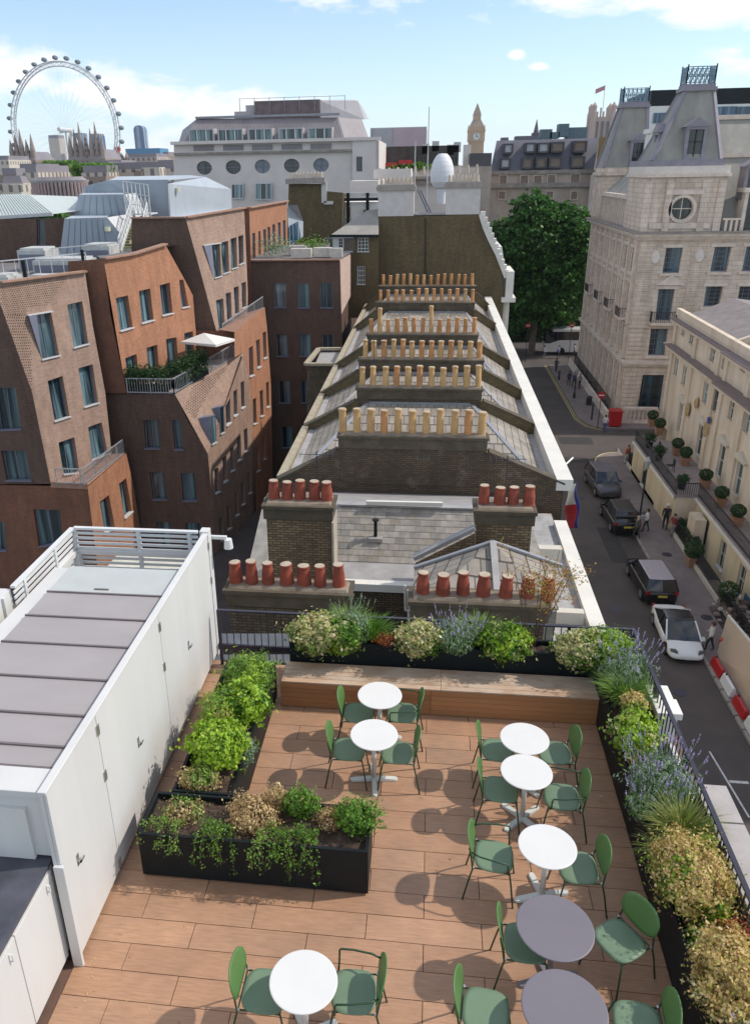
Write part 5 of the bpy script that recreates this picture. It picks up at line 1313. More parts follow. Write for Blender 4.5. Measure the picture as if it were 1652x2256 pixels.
# penthouse wall and plant rooms
ph = thing('dark_brick_penthouse', 'dark brown brick penthouse wall at the far left under the ribbed pale roof', 'building', (-32, 60, 1))
facet(ph, 'wall', [(-34.92, 60, 4.39), (-27.52, 60, 4.47), (-28.48, 60, 0.48), (-35.74, 60, 0.51)], [[(-29.8, 60, 4.4), (-29.08, 60, 4.39), (-29.36, 60, 2.5), (-30.06, 60, 2.5)]], B_shaded, .3, G_dark, M_fin, None)
M_ribw = plain('pale_green_white_sheet', (.55, .60, .57), .5, .06, .8)
pr = thing('ribbed_pale_roof', 'pale greenish white ribbed metal roof at the left edge', 'roof', (-34, 66, 4))
a0, b0, c0, d0 = [Vector(x) for x in ((-34.91, 60, 4.46), (-28.92, 61, 4.7), (-35.17, 70, 5.93), (-40.32, 70, 5.89))]
MB().face([a0, b0, c0, d0]).build('sheet', M_ribw, pr)
m = MB()
for k in range(26):
    f = k / 25; m.bar(a0.lerp(b0, f) + Vector((0, 0, .04)), d0.lerp(c0, f) + Vector((0, 0, .04)), .09, .09)
o = m.build('ribs', M_ribw, pr); o['kind'] = 'stuff'
MB().face([b0, (-27.5, 63, 4.85), (-30.72, 70, 5.72), c0]).build('sheet', M_ribw, pr); MB().bar(a0, b0, .4, .25).build('edge_trim', M_sill, pr)
zp = thing('zinc_plant_room', 'big blue grey standing seam zinc plant room above the brick office', 'plant room', (-22, 66, 2))
def seamwall(name, q, n, mat=M_zinc):
    q = [Vector(x) for x in q]
    m = MB(); m.wall(q); w = m.build(name, mat, zp)
    nn = (q[1] - q[0]).cross(q[-1] - q[0]).normalized()
    if nn.y > 0: nn = -nn
    s = MB(); tl, tr, br, bl = q[0], q[1], q[-2], q[-1]
    for i in range(1, n):
        f = i / n; s.bar(tl.lerp(tr, f) + nn * .03, bl.lerp(br, f) + nn * .03, .05, .08)
    o = s.build('seams', mat, w); o['kind'] = 'stuff'
    return w
seamwall('front_wall', [(-26.65, 58, 4.51), (-23.4, 58, 4.56), (-22.64, 58, 3.56), (-23.11, 58, 1.02), (-27.69, 58, 1.04)], 8)
seamwall('upper_wall', [(-27.48, 63, 6.01), (-23.72, 63, 5.99), (-23.06, 63, 4.23), (-28.26, 63, 4.29)], 8)
seamwall('back_wall', [(-29.16, 68, 6.54), (-26.92, 68, 7), (-21.81, 68, 6.95), (-21.88, 68, 3.95), (-29.7, 68, 4.04)], 11)
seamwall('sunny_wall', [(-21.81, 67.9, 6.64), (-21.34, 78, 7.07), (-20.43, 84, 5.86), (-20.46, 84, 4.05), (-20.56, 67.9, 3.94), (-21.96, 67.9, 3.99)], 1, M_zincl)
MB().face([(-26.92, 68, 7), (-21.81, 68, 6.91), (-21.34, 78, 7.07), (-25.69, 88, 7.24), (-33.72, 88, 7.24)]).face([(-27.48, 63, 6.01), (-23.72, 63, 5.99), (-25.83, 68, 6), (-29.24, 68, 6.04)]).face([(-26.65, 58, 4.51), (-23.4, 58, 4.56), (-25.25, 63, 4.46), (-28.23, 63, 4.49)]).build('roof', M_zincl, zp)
MB().face([(-23.4, 58, 4.56), (-22.64, 58, 3.56), (-23.14, 63, 3.56), (-23.91, 63, 4.51)]).face([(-23.72, 63, 5.99), (-23.06, 63, 4.23), (-23.35, 66, 4.42), (-23.92, 66, 6.02)]).build('mesh_hip', plain('pale_mesh', (.55, .55, .54), .7, .2, 9), zp)
for p in ((-21.54, 69.5, 6.15), (-21.54, 74, 6.16), (-23.39, 57.8, 3.77)):
    lp = MB().cyl((p[0], p[1]), .22, .22, p[2] - .15, p[2] + .15, 10).build('bulkhead_light', plain('yellowish_lens', (.62, .62, .45), .4), zp)
# white access stair
st = thing('access_stair', 'white steel roof stair with yellow green treads leaning on the zinc plant room', 'stair', (-20, 56, 3))
A, B = Vector((-21.4, 54.5, 2.3)), Vector((-22.64, 61, 4.4)); C_, D_ = Vector((-19.97, 54.5, 2.29)), Vector((-21.36, 61, 4.38))
for a, b in ((A, B), (C_, D_)):
    MB().bar(a, b, .12, .30).build('stringer', M_white2, st)
    m = MB()
    for h in (.55, 1.05): m.bar(a + Vector((0, 0, h)), b + Vector((0, 0, h)), .06, .06)
    for k in range(9):
        p = a.lerp(b, k / 8); m.bar(p, p + Vector((0, 0, 1.05)), .05, .05)
        if k < 8:
            q = a.lerp(b, (k + 1) / 8); m.bar(p, q + Vector((0, 0, 1.05)), .035, .035).bar(p + Vector((0, 0, 1.05)), q, .035, .035)
    m.build('handrail', M_white2, st)
tm = plain('yellow_green_tread', (.42, .44, .12), .7)
for k in range(13):
    a = A.lerp(B, (k + .5) / 13); b = C_.lerp(D_, (k + .5) / 13)
    MB().bar(a + Vector((.1, 0, 0)), b - Vector((.1, 0, 0)), .14, .05).build('tread', tm, st)
m = MB()
E0, F0 = Vector((-23.26, 61.5, 4.64)), Vector((-21.32, 61.5, 4.36))
for k in range(7):
    f = k / 6; p = E0.lerp(F0, f); m.bar(p, p + Vector((0, 0, 2.3)), .05, .05)
for h in (.1, .75, 1.5, 2.3): m.bar(E0 + Vector((0, 0, h)), F0 + Vector((0, 0, h)), .05, .05)
for k in range(6):
    p, q = E0.lerp(F0, k / 6), E0.lerp(F0, (k + 1) / 6)
    m.bar(p, q + Vector((0, 0, 1.5)), .035, .035).bar(p + Vector((0, 0, 1.5)), q, .035, .035)
m.build('landing_cage', M_white2, st)
MB().box(E0.x, F0.x, E0.y, E0.y + 1.6, E0.z - .1, E0.z).build('landing', M_white2, st)
# roof terrace clutter on the left
cl = thing('roof_plant_deck', 'cluttered roof deck with pale air units and a white railing at far left', 'roof deck', (-26, 46, 1.5))
M_unit = plain('pale_plant_unit', (.48, .48, .46), .6, .15, 2)
for (u0, x0, x1, y0, y1, z0, z1) in ((0, -24.3, -21.0, 47.5, 49.5, 1.2, 2.6), (0, -25.6, -24.4, 44.5, 46.2, 1.2, 2.0), (0, -23.6, -22.0, 45.2, 46.4, 1.2, 1.9), (0, -26.5, -24.6, 50, 52, 1.3, 3.0), (0, -22.8, -20.9, 51.5, 53.5, 1.4, 3.1), (0, -21.3, -20.4, 46.4, 47.4, 1.5, 2.2)):
    u = MB().box(x0, x1, y0, y1, z0, z1).box(x0 + .15, x1 - .15, y0 + .15, y1 - .15, z1, z1 + .12).build('air_unit', M_unit, cl)
    MB().box(x0 + .1, x1 - .1, y0 - .02, y0 - .001, z0 + .25, z1 - .25).build('grille', M_fin, u)
MB().box(-26.5, -21.5, 43.2, 43.9, 1.0, 1.75).build('bench_edge', M_cream, cl)
h = MB().box(-26.5, -23.2, 42.2, 43.0, .7, 1.9); h.build('green_screen', plain('dark_green_screen', (.03, .07, .04), .8, .4, 3), cl)
light_rail((-26.0, 44.3, 1.5), (-20.6, 47.0, 1.8), 1.3, cl, 9, M_white2, 'railing'); light_rail((-26.5, 50.6, 1.5), (-20.2, 52.0, 1.9), 1.4, cl, 8, M_white2, 'railing')
MB().bar((-26.4, 42.6, 1.5), (-26.0, 44.3, 2.8), .06, .06).bar((-23.0, 43.9, .8), (-23.0, 43.9, 3.0), .16, .16).bar((-20.7, 46.8, 1.2), (-20.7, 46.8, 3.3), .14, .14).build('posts', M_black, cl)
# hedges and parasol on the brick terrace
def hedge(label, a, b, w, h, n):
    t = thing('hedge', label, 'hedge', a, group='dark green hedges in troughs on the office terrace')
    a, b = Vector(a), Vector(b)
    MB().bar(a + Vector((0, 0, .2)), b + Vector((0, 0, .2)), w, .4).build('trough', M_black, t)
    d = b - a; g = rng
    f = g.uniform(size=n); ang_ = g.uniform(-.4, 3.54, n); s = d.normalized().cross(Vector((0, 0, 1)))
    p = np.array(a) + f[:, None] * np.array(d) + np.cos(ang_)[:, None] * np.array(s) * (w * .62) * (1 + .2 * g.normal(size=(n, 1))) + np.stack([0 * f, 0 * f, .35 + np.maximum(0, np.sin(ang_)) * h * .45 + (np.abs(np.cos(ang_)) * g.uniform(0, h * .7, n)) + .1 * g.normal(size=n)], 1)
    leaf_mesh('foliage', p, g.normal(size=(n, 3)), .05 * g.uniform(.6, 1.3, n), leafmat('dark_hedge_leaf', [(.012, .045, .015), (.03, .085, .02), (.06, .13, .03), (.015, .03, .012)]), t, 1.4)
hedge('dark hedge along the camera side of the office terrace', (-18.73, 46.5, -5.24), (-16.01, 46.5, -5.26), .8, 1.5, 3600)
hedge('dark hedge running back along the street side of the office terrace', (-15.9, 46.9, -5.25), (-14.56, 49.28, -4.7), .8, 1.6, 3600)
pa = thing('parasol', 'white square parasol on the office terrace beside the hedge', 'parasol', (-14.49, 50.5, -4.32))
q = [Vector(x) for x in ((-16.35, 50.5, -2.88), (-13.35, 48.2, -2.6), (-12.8, 51, -2.78), (-15.52, 53.2, -2.97))]; ap = Vector((-14.81, 50.8, -2.36))
m = MB()
for i in range(4): m.face([q[i], q[(i + 1) % 4], ap]); m.face([q[i], q[(i + 1) % 4], q[(i + 1) % 4] - Vector((0, 0, .15)), q[i] - Vector((0, 0, .15))])
m.build('canopy', plain('off_white_canvas', (.74, .71, .66), .8, .03), pa)
MB().cyl((ap.x, ap.y), .04, .04, -5, ap.z - .02, 8).build('pole', M_fin, pa)
# plants on the roof of the far dark block
rg = thing('roof_garden', 'small roof garden with pale tables on the dark brick block', 'roof garden', (-9, 65, 1.2))
MB().face([(-13.92, 62.1, 1.07), (-6.95, 62.1, 1.1), (-6.3, 76, 1.1), (-15.0, 76, 1.1)]).build('roof_deck', plain('grey_felt_roof', (.16, .15, .15)), rg)
for x, y, w, d in ((-10.9, 63, 1.6, .7), (-9.2, 63.6, 1.4, .7), (-7.9, 63.2, 1.0, .5), (-11.5, 65.5, 1.4, .8)):
    MB().box(x, x + w, y, y + d, 1.2, 1.85).build('planter_box', plain('pale_planter', (.55, .50, .44), .7), rg)
p, nn = ell_pts((-12.4, 64.5, 1.9), (1.6, 1.2, 1.1), 420, .1, .6, 77); leaf_mesh('foliage', p, nn, .07 * rng.uniform(.5, 1.2, 420), L_grey, rg, 1.5)
p, nn = ell_pts((-9.6, 66.2, 1.8), (1.8, 1.0, .9), 420, .1, .6, 78); leaf_mesh('foliage', p, nn, .07 * rng.uniform(.5, 1.2, 420), L_green, rg, 1.5)
light_rail((-8.6, 65.8, 1.2), (-6.3, 66.2, 1.2), 1.2, rg, 16, M_fin, 'railing')
# alley between
struct('alley', MB().face([(-16, 10, GZ + .01), (-5, 10, GZ + .01), (-5, 80, GZ + .01), (-16, 80, GZ + .01)]), M_asph)
# solid core so no daylight shows through the folds
MB().box(-60, -23, 41, 62, GZ, .5).box(-30, -20.2, 46.4, 62, GZ, 1.0).box(-22, -16.9, 54.6, 62, GZ, 2.2).box(-21, -16.5, 47, 54.7, GZ, -5.3).box(-22, -12.8, 62.1, 90, GZ, .3).box(-14, -7.1, 62.3, 80, GZ, .9).build('core', B_shaded, ob_)

# ================================================================== WHITE STONE CORNER BUILDING
def stone_mat(name, c, course=.42, streak=.5):
    k = NT(name)
    b = k.n('ShaderNodeTexBrick'); b.inputs['Scale'].default_value = 1; b.inputs['Brick Width'].default_value = 1.1
    b.inputs['Row Height'].default_value = course; b.inputs['Mortar Size'].default_value = .02
    b.inputs['Color1'].default_value = (*c, 1); b.inputs['Color2'].default_value = (c[0] * .88, c[1] * .87, c[2] * .86, 1); b.inputs['Mortar'].default_value = (c[0] * .6, c[1] * .58, c[2] * .56, 1)
    k.l(k.wallvec(), b.inputs['Vector'])
    f = k.noise(.8, 6, .7, sc=(1, 1, .2))
    col = k.mix(1.0, b.outputs['Color'], k.ramp(f, [(.28, (.66, .62, .58)), (.62, (1.06, 1.05, 1.04))]), 'MULTIPLY')
    f2 = k.noise(.35, 6, .75)
    col = k.mix(k.math('MULTIPLY', k.ramp(f2, [(.55, (0, 0, 0)), (.75, (1, 1, 1))]), streak), col, (.24, .20, .17))
    k.bump(b.outputs['Fac'], -.3, .02)
    return k.fin(col, .8)
M_stone = stone_mat('portland_stone', (.77, .65, .54))
M_stone2 = plain('carved_stone', (.70, .585, .49), .8, .18, 1.4)
M_stoned = plain('weathered_ledge', (.30, .26, .23), .85, .3, 1.2)
M_mans = plain('grey_green_mansard_slate', (.29, .275, .24), .7, .18, .9, streak=(1, 1, .4))
M_hip = plain('violet_grey_lead', (.26, .235, .27), .55, .15, 1.5)
M_iron = plain('black_iron', (.02, .022, .026), .5)
M_crest = plain('pale_blue_iron_cresting', (.18, .28, .34), .5, .15)
XT, YT = 19.2, 79.0
tb = thing('corner_stone_building', 'ornate pale stone corner building with two steep slate towers', 'building', (20, 79, GZ))
fw_ = [[(21.5, 79, 0.33), (22.99, 79, 0.32), (22.96, 79, -1.94), (21.46, 79, -1.94)], [(25.77, 79, 0.38), (27.24, 79, 0.37), (27.18, 79, -1.84), (25.69, 79, -1.83)], [(28.53, 79, 0.4), (29.98, 79, 0.39), (30, 79, -1.81), (28.49, 79, -1.8)],
       [(21.33, 79, -3.38), (22.81, 79, -3.38), (22.78, 79, -6.29), (21.41, 79, -6.3)], [(25.58, 79, -3.14), (27.08, 79, -3.14), (27.03, 79, -5.01), (25.6, 79, -5.01)], [(28.57, 79, -3.14), (30.05, 79, -3.15), (30.07, 79, -5.01), (28.57, 79, -5.01)],
       [(21.14, 79, -7.07), (22.73, 79, -7.07), (22.81, 79, -9.69), (21.2, 79, -9.7)]]
Zs = 1.75
facet(tb, 'front_wall', [(XT, YT, GZ), (46, YT, GZ), (46, YT, Zs), (XT, YT, Zs)], fw_, M_stone, .45, G_teal, M_frame, None, (3, 5), fw=.08)
gq = [(20.98, 78.98, -11.63), (22.95, 78.98, -11.61), (22.97, 78.98, -15.11), (20.92, 78.98, -15.14)]
MB().face([Vector(p) + Vector((0, -.0, 0)) for p in gq]).build('shop_recess', M_black, tb)
window(tb, [Vector(p) + Vector((0, .02, 0)) for p in gq], .08, glassmat('deep_blue_shop_glass', (.006, .012, .018), (.02, .10, .15), .3), M_black, None, (2, 3), .1)
# tower block above the main cornice, with the round window cut out
cx_, cz_ = (22.36, 79, 3.69)[0], (22.36, 79, 3.69)[2]
TX0, TX1, TZ1 = 18.75, 25.9, 6.35
ring = [(cx_ + .92 * math.cos(a), YT, cz_ + .92 * math.sin(a)) for a in [2 * pi * i / 24 for i in range(24)]]
MB().wall([(TX0 + .1, YT, 1.75), (TX1, YT, 1.75), (TX1, YT, TZ1), (TX0 + .1, YT, TZ1)], [ring], .35, nrm=(0, -1, 0)).build('tower_wall', M_stone, tb)
MB().face([(cx_ + .95 * math.cos(a), YT + .3, cz_ + .95 * math.sin(a)) for a in [2 * pi * i / 24 for i in range(24)]]).build('round_pane', G_dark, tb)
m = MB()
for i in range(24):
    a0, a1 = 2 * pi * i / 24, 2 * pi * (i + 1) / 24
    m.bar((cx_ + 1.08 * math.cos(a0), YT - .08, cz_ + 1.08 * math.sin(a0)), (cx_ + 1.08 * math.cos(a1), YT - .08, cz_ + 1.08 * math.sin(a1)), .28, .28)
m.box(cx_ - .04, cx_ + .04, YT + .2, YT + .28, cz_ - .9, cz_ + .9).box(cx_ - .9, cx_ + .9, YT + .19, YT + .27, cz_ - .04, cz_ + .04)
m.build('round_window_ring', M_stone2, tb)
MB().wall([(TX0 + .1, YT, 1.75), (TX0 + .1, YT + 6.5, 1.75), (TX0 + .1, YT + 6.5, TZ1), (TX0 + .1, YT, TZ1)], nrm=(-1, 0, 0)).build('tower_side_wall', M_stone, tb)
for x in (TX0 + .12, TX0 + 2.0, TX1 - 2.1, TX1 - .7):
    MB().box(x, x + .62, YT - .22, YT - .001, 1.76, TZ1 - .3).build('pilaster', M_stone, tb)
MB().box(TX0 + .9, TX1 - .9, YT - .16, YT - .001, 2.0, 2.5).box(cx_ - 1.6, cx_ + 1.6, YT - .3, YT - .001, cz_ + 1.2, cz_ + 1.6).build('carved_panel', M_stone2, tb)
MB().box(TX0 - .1, TX1 + .2, YT - .35, YT + 6.8, TZ1, TZ1 + .28).build('tower_cornice', M_stone2, tb)
MB().box(TX0, TX1 + .1, YT - .1, YT + 6.6, TZ1 + .28, 7.25).build('tower_parapet', plain('clean_stone', (.70, .62, .55), .8, .08), tb)
def mansard(parent, x0, x1, y0, y1, z0, tx0, tx1, ty0, ty1, z1, label_='mansard'):
    b = [(x0, y0, z0), (x1, y0, z0), (x1, y1, z0), (x0, y1, z0)]; t = [(tx0, ty0, z1), (tx1, ty0, z1), (tx1, ty1, z1), (tx0, ty1, z1)]
    r = MB().prism(b, t).build('mansard_roof', M_mans, parent)
    for i in range(4): MB().bar(b[i], t[i], .32, .24).build('hip_lead', M_hip, r)
    MB().box(tx0 - .25, tx1 + .25, ty0 - .25, ty1 + .25, z1, z1 + .3).box(tx0 - .1, tx1 + .1, ty0 - .1, ty1 + .1, z1 + .3, z1 + .55).build('cap', M_hip, r)
    m = MB(); zz = z1 + .55
    pts = [(tx0, ty0), (tx1, ty0), (tx1, ty1), (tx0, ty1)]
    for i in range(4):
        a, b2 = Vector((*pts[i], zz)), Vector((*pts[(i + 1) % 4], zz)); n = 6
        for h in (.12, .75, 1.35): m.bar(a + Vector((0, 0, h)), b2 + Vector((0, 0, h)), .07, .07)
        for k in range(n + 1):
            p = a.lerp(b2, k / n); m.bar(p, p + Vector((0, 0, 1.55 if k in (0, n) else 1.35)), .09 if k in (0, n) else .05, .09 if k in (0, n) else .05)
            if k < n:
                q = a.lerp(b2, (k + 1) / n); m.bar(p + Vector((0, 0, .12)), q + Vector((0, 0, 1.35)), .045, .045).bar(p + Vector((0, 0, 1.35)), q + Vector((0, 0, .12)), .045, .045)
    m.build('iron_cresting', M_crest, parent)
    return r
def dormer(parent, c, w, h, d, back=1.6, face=(0, -1)):
    x, y, z = c
    if face[0] == 0:
        m = MB().box(x - w / 2 - .28, x - w / 2, y, y + back, z, z + h).box(x + w / 2, x + w / 2 + .28, y, y + back, z, z + h).box(x - w / 2 - .3, x + w / 2 + .3, y - .05, y + back, z + h, z + h + .22).box(x - w / 2 - .3, x + w / 2 + .3, y - .1, y + back, z - .25, z)
        m.prism([(x - w / 2 - .55, y - .15, z + h + .22), (x + w / 2 + .55, y - .15, z + h + .22), (x, y - .15, z + h + .95)][::1], [(x - w / 2 - .55, y + back, z + h + .22), (x + w / 2 + .55, y + back, z + h + .22), (x, y + back, z + h + .95)])
        o = m.build('dormer', M_hip, parent)
        MB().face([(x - w / 2, y + .2, z), (x + w / 2, y + .2, z), (x + w / 2, y + .2, z + h), (x - w / 2, y + .2, z + h)]).build('pane', G_dark, o)
        MB().box(x - .04, x + .04, y + .12, y + .19, z, z + h).box(x - w / 2, x + w / 2, y + .12, y + .185, z + h * .55, z + h * .55 + .08).build('frame', M_brown, o)
    else:
        m = MB().box(x, x + back, y - w / 2 - .28, y - w / 2, z, z + h).box(x, x + back, y + w / 2, y + w / 2 + .28, z, z + h).box(x - .05, x + back, y - w / 2 - .3, y + w / 2 + .3, z + h, z + h + .22)
        m.prism([(x - .15, y - w / 2 - .55, z + h + .22), (x - .15, y, z + h + .95), (x - .15, y + w / 2 + .55, z + h + .22)], [(x + back, y - w / 2 - .55, z + h + .22), (x + back, y, z + h + .95), (x + back, y + w / 2 + .55, z + h + .22)])
        o = m.build('dormer', M_hip, parent)
        MB().face([(x + .2, y - w / 2, z), (x + .2, y + w / 2, z), (x + .2, y + w / 2, z + h), (x + .2, y - w / 2, z + h)]).build('pane', G_dark, o)
    return o
MB().box(TX0, TX1 - .4, YT + .1, YT + 6.4, 7.25, 7.75).build('lead_base', M_hip, tb)
mansard(tb, 19.4, 25.2, 79.6, 84.6, 7.75, 21.85, 24.25, 81.4, 83.2, 13.35)
dormer(tb, (22.85, 79.55, 7.9), 1.25, 2.3, 1.6); dormer(tb, (20.05, 82.0, 7.9), 1.1, 2.0, 1.5, face=(-1, 0))
# main cornice, wrapping the corner
for z0, z1, o in ((1.05, 1.35, .35), (1.35, 1.6, .75), (1.6, 1.74, .95)):
    MB().box(XT - o, 46, YT - o, YT + .1, z0, z1).box(XT - o, XT + .1, YT + .1, 103.5, z0, z1).build('main_cornice', M_stone2 if z0 < 1.5 else M_stoned, tb)
for z0, z1, o in ((-10.75, -10.5, .25), (-10.5, -10.2, .45), (-7.0, -6.85, .12)):
    MB().box(XT - o, 46, YT - o, YT + .1, z0, z1).box(XT - o, XT + .1, YT + .1, 103.5, z0, z1).build('string_course', M_stone2, tb)
# pediment and balcony round the second floor window
x0, x1, zp_ = (20.95, 79, -3.01)[0], (23.59, 79, -2.89)[0], (22.27, 79, -3.01)[2]
MB().prism([(x0, YT - .35, zp_), (x1, YT - .35, zp_), ((x0 + x1) / 2, YT - .35, zp_ + .95)], [(x0, YT, zp_), (x1, YT, zp_), ((x0 + x1) / 2, YT, zp_ + .95)]).build('pediment', M_stone2, tb)
def iron_balcony(x0, x1, z, d=.8, y=YT):
    s = MB().box(x0, x1, y - d, y, z - .25, z).build('balcony_slab', M_stone2, tb)
    m = MB().bar((x0, y - d + .05, z + .95), (x1, y - d + .05, z + .95), .06, .06).bar((x0 + .03, y, z + .95), (x0 + .03, y - d, z + .95), .06, .06).bar((x1 - .03, y, z + .95), (x1 - .03, y - d, z + .95), .06, .06)
    n = int((x1 - x0) / .2)
    for i in range(n + 1):
        x = x0 + (x1 - x0) * i / n; m.box(x - .02, x + .02, y - d + .03, y - d + .07, z, z + .95)
    for i in range(4):
        for x in (x0 + .03, x1 - .03): m.box(x - .02, x + .02, y - d * i / 4 - .04, y - d * i / 4, z, z + .95)
    m.build('iron_railing', M_iron, s)
iron_balcony((20.88, 79, -6.43)[0], (23.3, 79, -6.42)[0], (21.72, 79, -6.42)[2])
for q in fw_:   # stone architraves
    a, b = Vector(q[0]), Vector(q[2]); xx0, xx1 = a.x, Vector(q[1]).x; z1 = a.z; z0 = b.z
    xl, xr = min(q[3][0], q[0][0]), max(q[1][0], q[2][0])
    MB().box(xl - .3, xr + .3, YT - .14, YT - .001, z1, z1 + .3).build('architrave', M_stone2, tb)
    MB().box(xl - .3, xr + .3, YT - .2, YT - .001, z0 - .25, z0).build('sill', M_stone2, tb)
for u, v in ((1434, 566), (1531, 562)): pass
for c in ((20.64, 78.95, -0.5), (24.53, 78.95, -0.41)):
    MB().prism([(c[0] + .42 * math.cos(2 * pi * i / 14), c[1], c[2] + .62 * math.sin(2 * pi * i / 14)) for i in range(14)][::-1], [(c[0] + .36 * math.cos(2 * pi * i / 14), c[1] - .1, c[2] + .54 * math.sin(2 * pi * i / 14)) for i in range(14)][::-1]).build('oval_medallion', plain('clean_stone', (.70, .62, .55)), tb)
# rusticated courses: real bands standing proud
m = MB(); z = -15.6
while z < .9:
    if not any(abs(z - q) < .45 for q in (-10.5, -6.9)):
        for xa, xb in ((XT, XT + 1.35), (XT + 4.6, XT + 6.2)):
            m.box(xa - (.05 if xa == XT else 0), xb, YT - .06, YT - .001, z, z + .36)
    z += .43
o = m.build('ashlar_courses', M_stone, tb); o['kind'] = 'stuff'
# long side along the street: bays of tall windows between pilasters
hol = []; zrow = [(.2, -2.0, 1.15), (-3.2, -6.0, 1.15), (-7.2, -9.7, 1.1), (-11.3, -14.6, 1.25)]
for k in range(8):
    yc = 81.3 + k * 2.85
    for zt_, zb_, w in zrow:
        hol.append([(XT, yc - w / 2, zt_), (XT, yc + w / 2, zt_), (XT, yc + w / 2, zb_), (XT, yc - w / 2, zb_)])
m = MB(); m.wall([(XT, YT, GZ), (XT, 103.4, GZ), (XT, 103.4, 1.75), (XT, YT, 1.75)], hol, .4, nrm=(-1, 0, 0)); m.build('side_wall', M_stone, tb)
for q in hol: window(tb, q, .4, G_dark, M_frame, None, (1, 2), .07, (-1, 0, 0))
for k in range(9):
    yc = 79.95 + k * 2.85
    for za, zb in ((-6.8, 1.0), (-10.1, -7.05), (-16.0, -10.8)):
        MB().box(XT - .28, XT - .001, yc - .28, yc + .28, za, zb).build('pilaster', M_stone2, tb)
for k in range(8):
    yc = 81.3 + k * 2.85
    for o_, za, zb in ((.22, -2.35, -2.0), (.3, -2.9, -2.65), (.22, .21, .5)): MB().box(XT - o_, XT - .001, yc - .84, yc + .84, za, zb).build('window_hood', M_stone2, tb)
    if k in (0, 2, 4, 6):
        s = MB().box(XT - .9, XT - .001, yc - 1.0, yc + 1.0, -6.5, -6.25).build('balcony_slab', M_stone2, tb)
        m = MB().bar((XT - .87, yc - 1, -5.4), (XT - .87, yc + 1, -5.4), .05, .05).bar((XT - .87, yc - 1, -5.4), (XT, yc - 1, -5.4), .05, .05)
        for j in range(11): m.box(XT - .89, XT - .86, yc - 1 + .2 * j - .015, yc - 1 + .2 * j + .015, -6.25, -5.4)
        for j in range(5): m.box(XT - .2 * j - .03, XT - .2 * j, yc - 1, yc - .97, -6.25, -5.4)
        m.build('iron_railing', M_iron, s)
# attic gallery of the long side
m = MB()
for k in range(16): m.box(XT - .1, XT + .35, 85.8 + k * .82, 86.1 + k * .82, 1.76, 4.3)
m.box(XT - .25, XT + .5, 85.6, 98.5, 4.3, 4.7); m.build('attic_columns', M_stone2, tb)
MB().box(XT + .9, 30, 85.6, 98, 1.76, 4.5).build('attic_wall', M_stone, tb)
MB().face([(XT + .2, 85.6, 4.7), (XT + .2, 98.5, 4.7), (23, 98.5, 8.2), (23, 85.6, 8.2)]).face([(23, 85.6, 8.2), (23, 98.5, 8.2), (30, 98.5, 8.4), (30, 85.6, 8.4)]).build('side_mansard', M_mans, tb)
MB().box(20.6, 21.8, 86.0, 88.5, 4.7, 10.2).box(20.4, 22.0, 85.8, 88.7, 10.2, 10.6).build('chimney', M_wst, tb)
# second tower at the far corner
MB().box(18.9, 24.6, 98.6, 103.4, 1.75, 6.4).box(18.6, 24.9, 98.3, 103.6, 6.4, 6.7).box(18.9, 24.6, 98.5, 103.4, 6.7, 7.2).build('far_tower_block', M_stone, tb)
mansard(tb, 18.9, 23.6, 99.0, 103.2, 7.2, 20.5, 23.2, 100.4, 102.2, 13.3)
dormer(tb, (22.4, 98.9, 7.5), 1.1, 2.2, 1.5)
for k in range(5): MB().box(18.8 - .15, 18.899, 98.9 + k * .95, 99.25 + k * .95, 2.0, 6.2).build('pilaster', M_stone2, tb)
# attic windows and roofs right of the front tower
MB().face([(25.9, 79.4, 1.76), (46, 79.4, 1.76), (46, 83.5, 8.0), (25.9, 83.5, 8.0)]).face([(25.9, 83.5, 8), (46, 83.5, 8), (46, 86, 11.3), (25.9, 86, 11.3)]).build('front_mansard', M_mans, tb)
MB().box(25.9, 46, 83.3, 83.6, 7.9, 8.3).box(25.9, 46, 85.8, 86.3, 11.2, 11.6).build('roof_cornice', M_stone2, tb)
dormer(tb, (28.5, 79.7, 4.6), 1.3, 2.3, 1.2)
for x in (27.9, 31.4):
    w = MB().box(x - .3, x, 78.9, 80.6, 1.76, 5.0).box(x + 1.5, x + 1.8, 78.9, 80.6, 1.76, 5.0).box(x - .5, x + 2.0, 78.7, 80.6, 5.0, 5.35).build('stone_dormer', M_stone2, tb)
    MB().face([(x, 79.2, 1.9), (x + 1.5, 79.2, 1.9), (x + 1.5, 79.2, 5), (x, 79.2, 5)]).build('pane', G_dark, w)
m = MB()
for k in range(10): m.box(26.2 + k * .45, 26.4 + k * .45, 78.7, 78.9, 1.75, 2.7) if not 27.5 < 26.3 + k * .45 < 29.8 else None
m.box(26.0, 27.5, 78.65, 78.95, 2.7, 2.85).box(29.9, 31, 78.65, 78.95, 2.7, 2.85); m.build('balustrade', M_stone2, tb)['kind'] = 'stuff'
MB().box(XT + .5, 46, YT + .5, 98, GZ, 1.7).build('core', M_stone, tb)
MB().box(XT + .02, XT + .12, YT + .02, 103, GZ - .1, GZ + .3).build('plinth', M_stoned, tb)
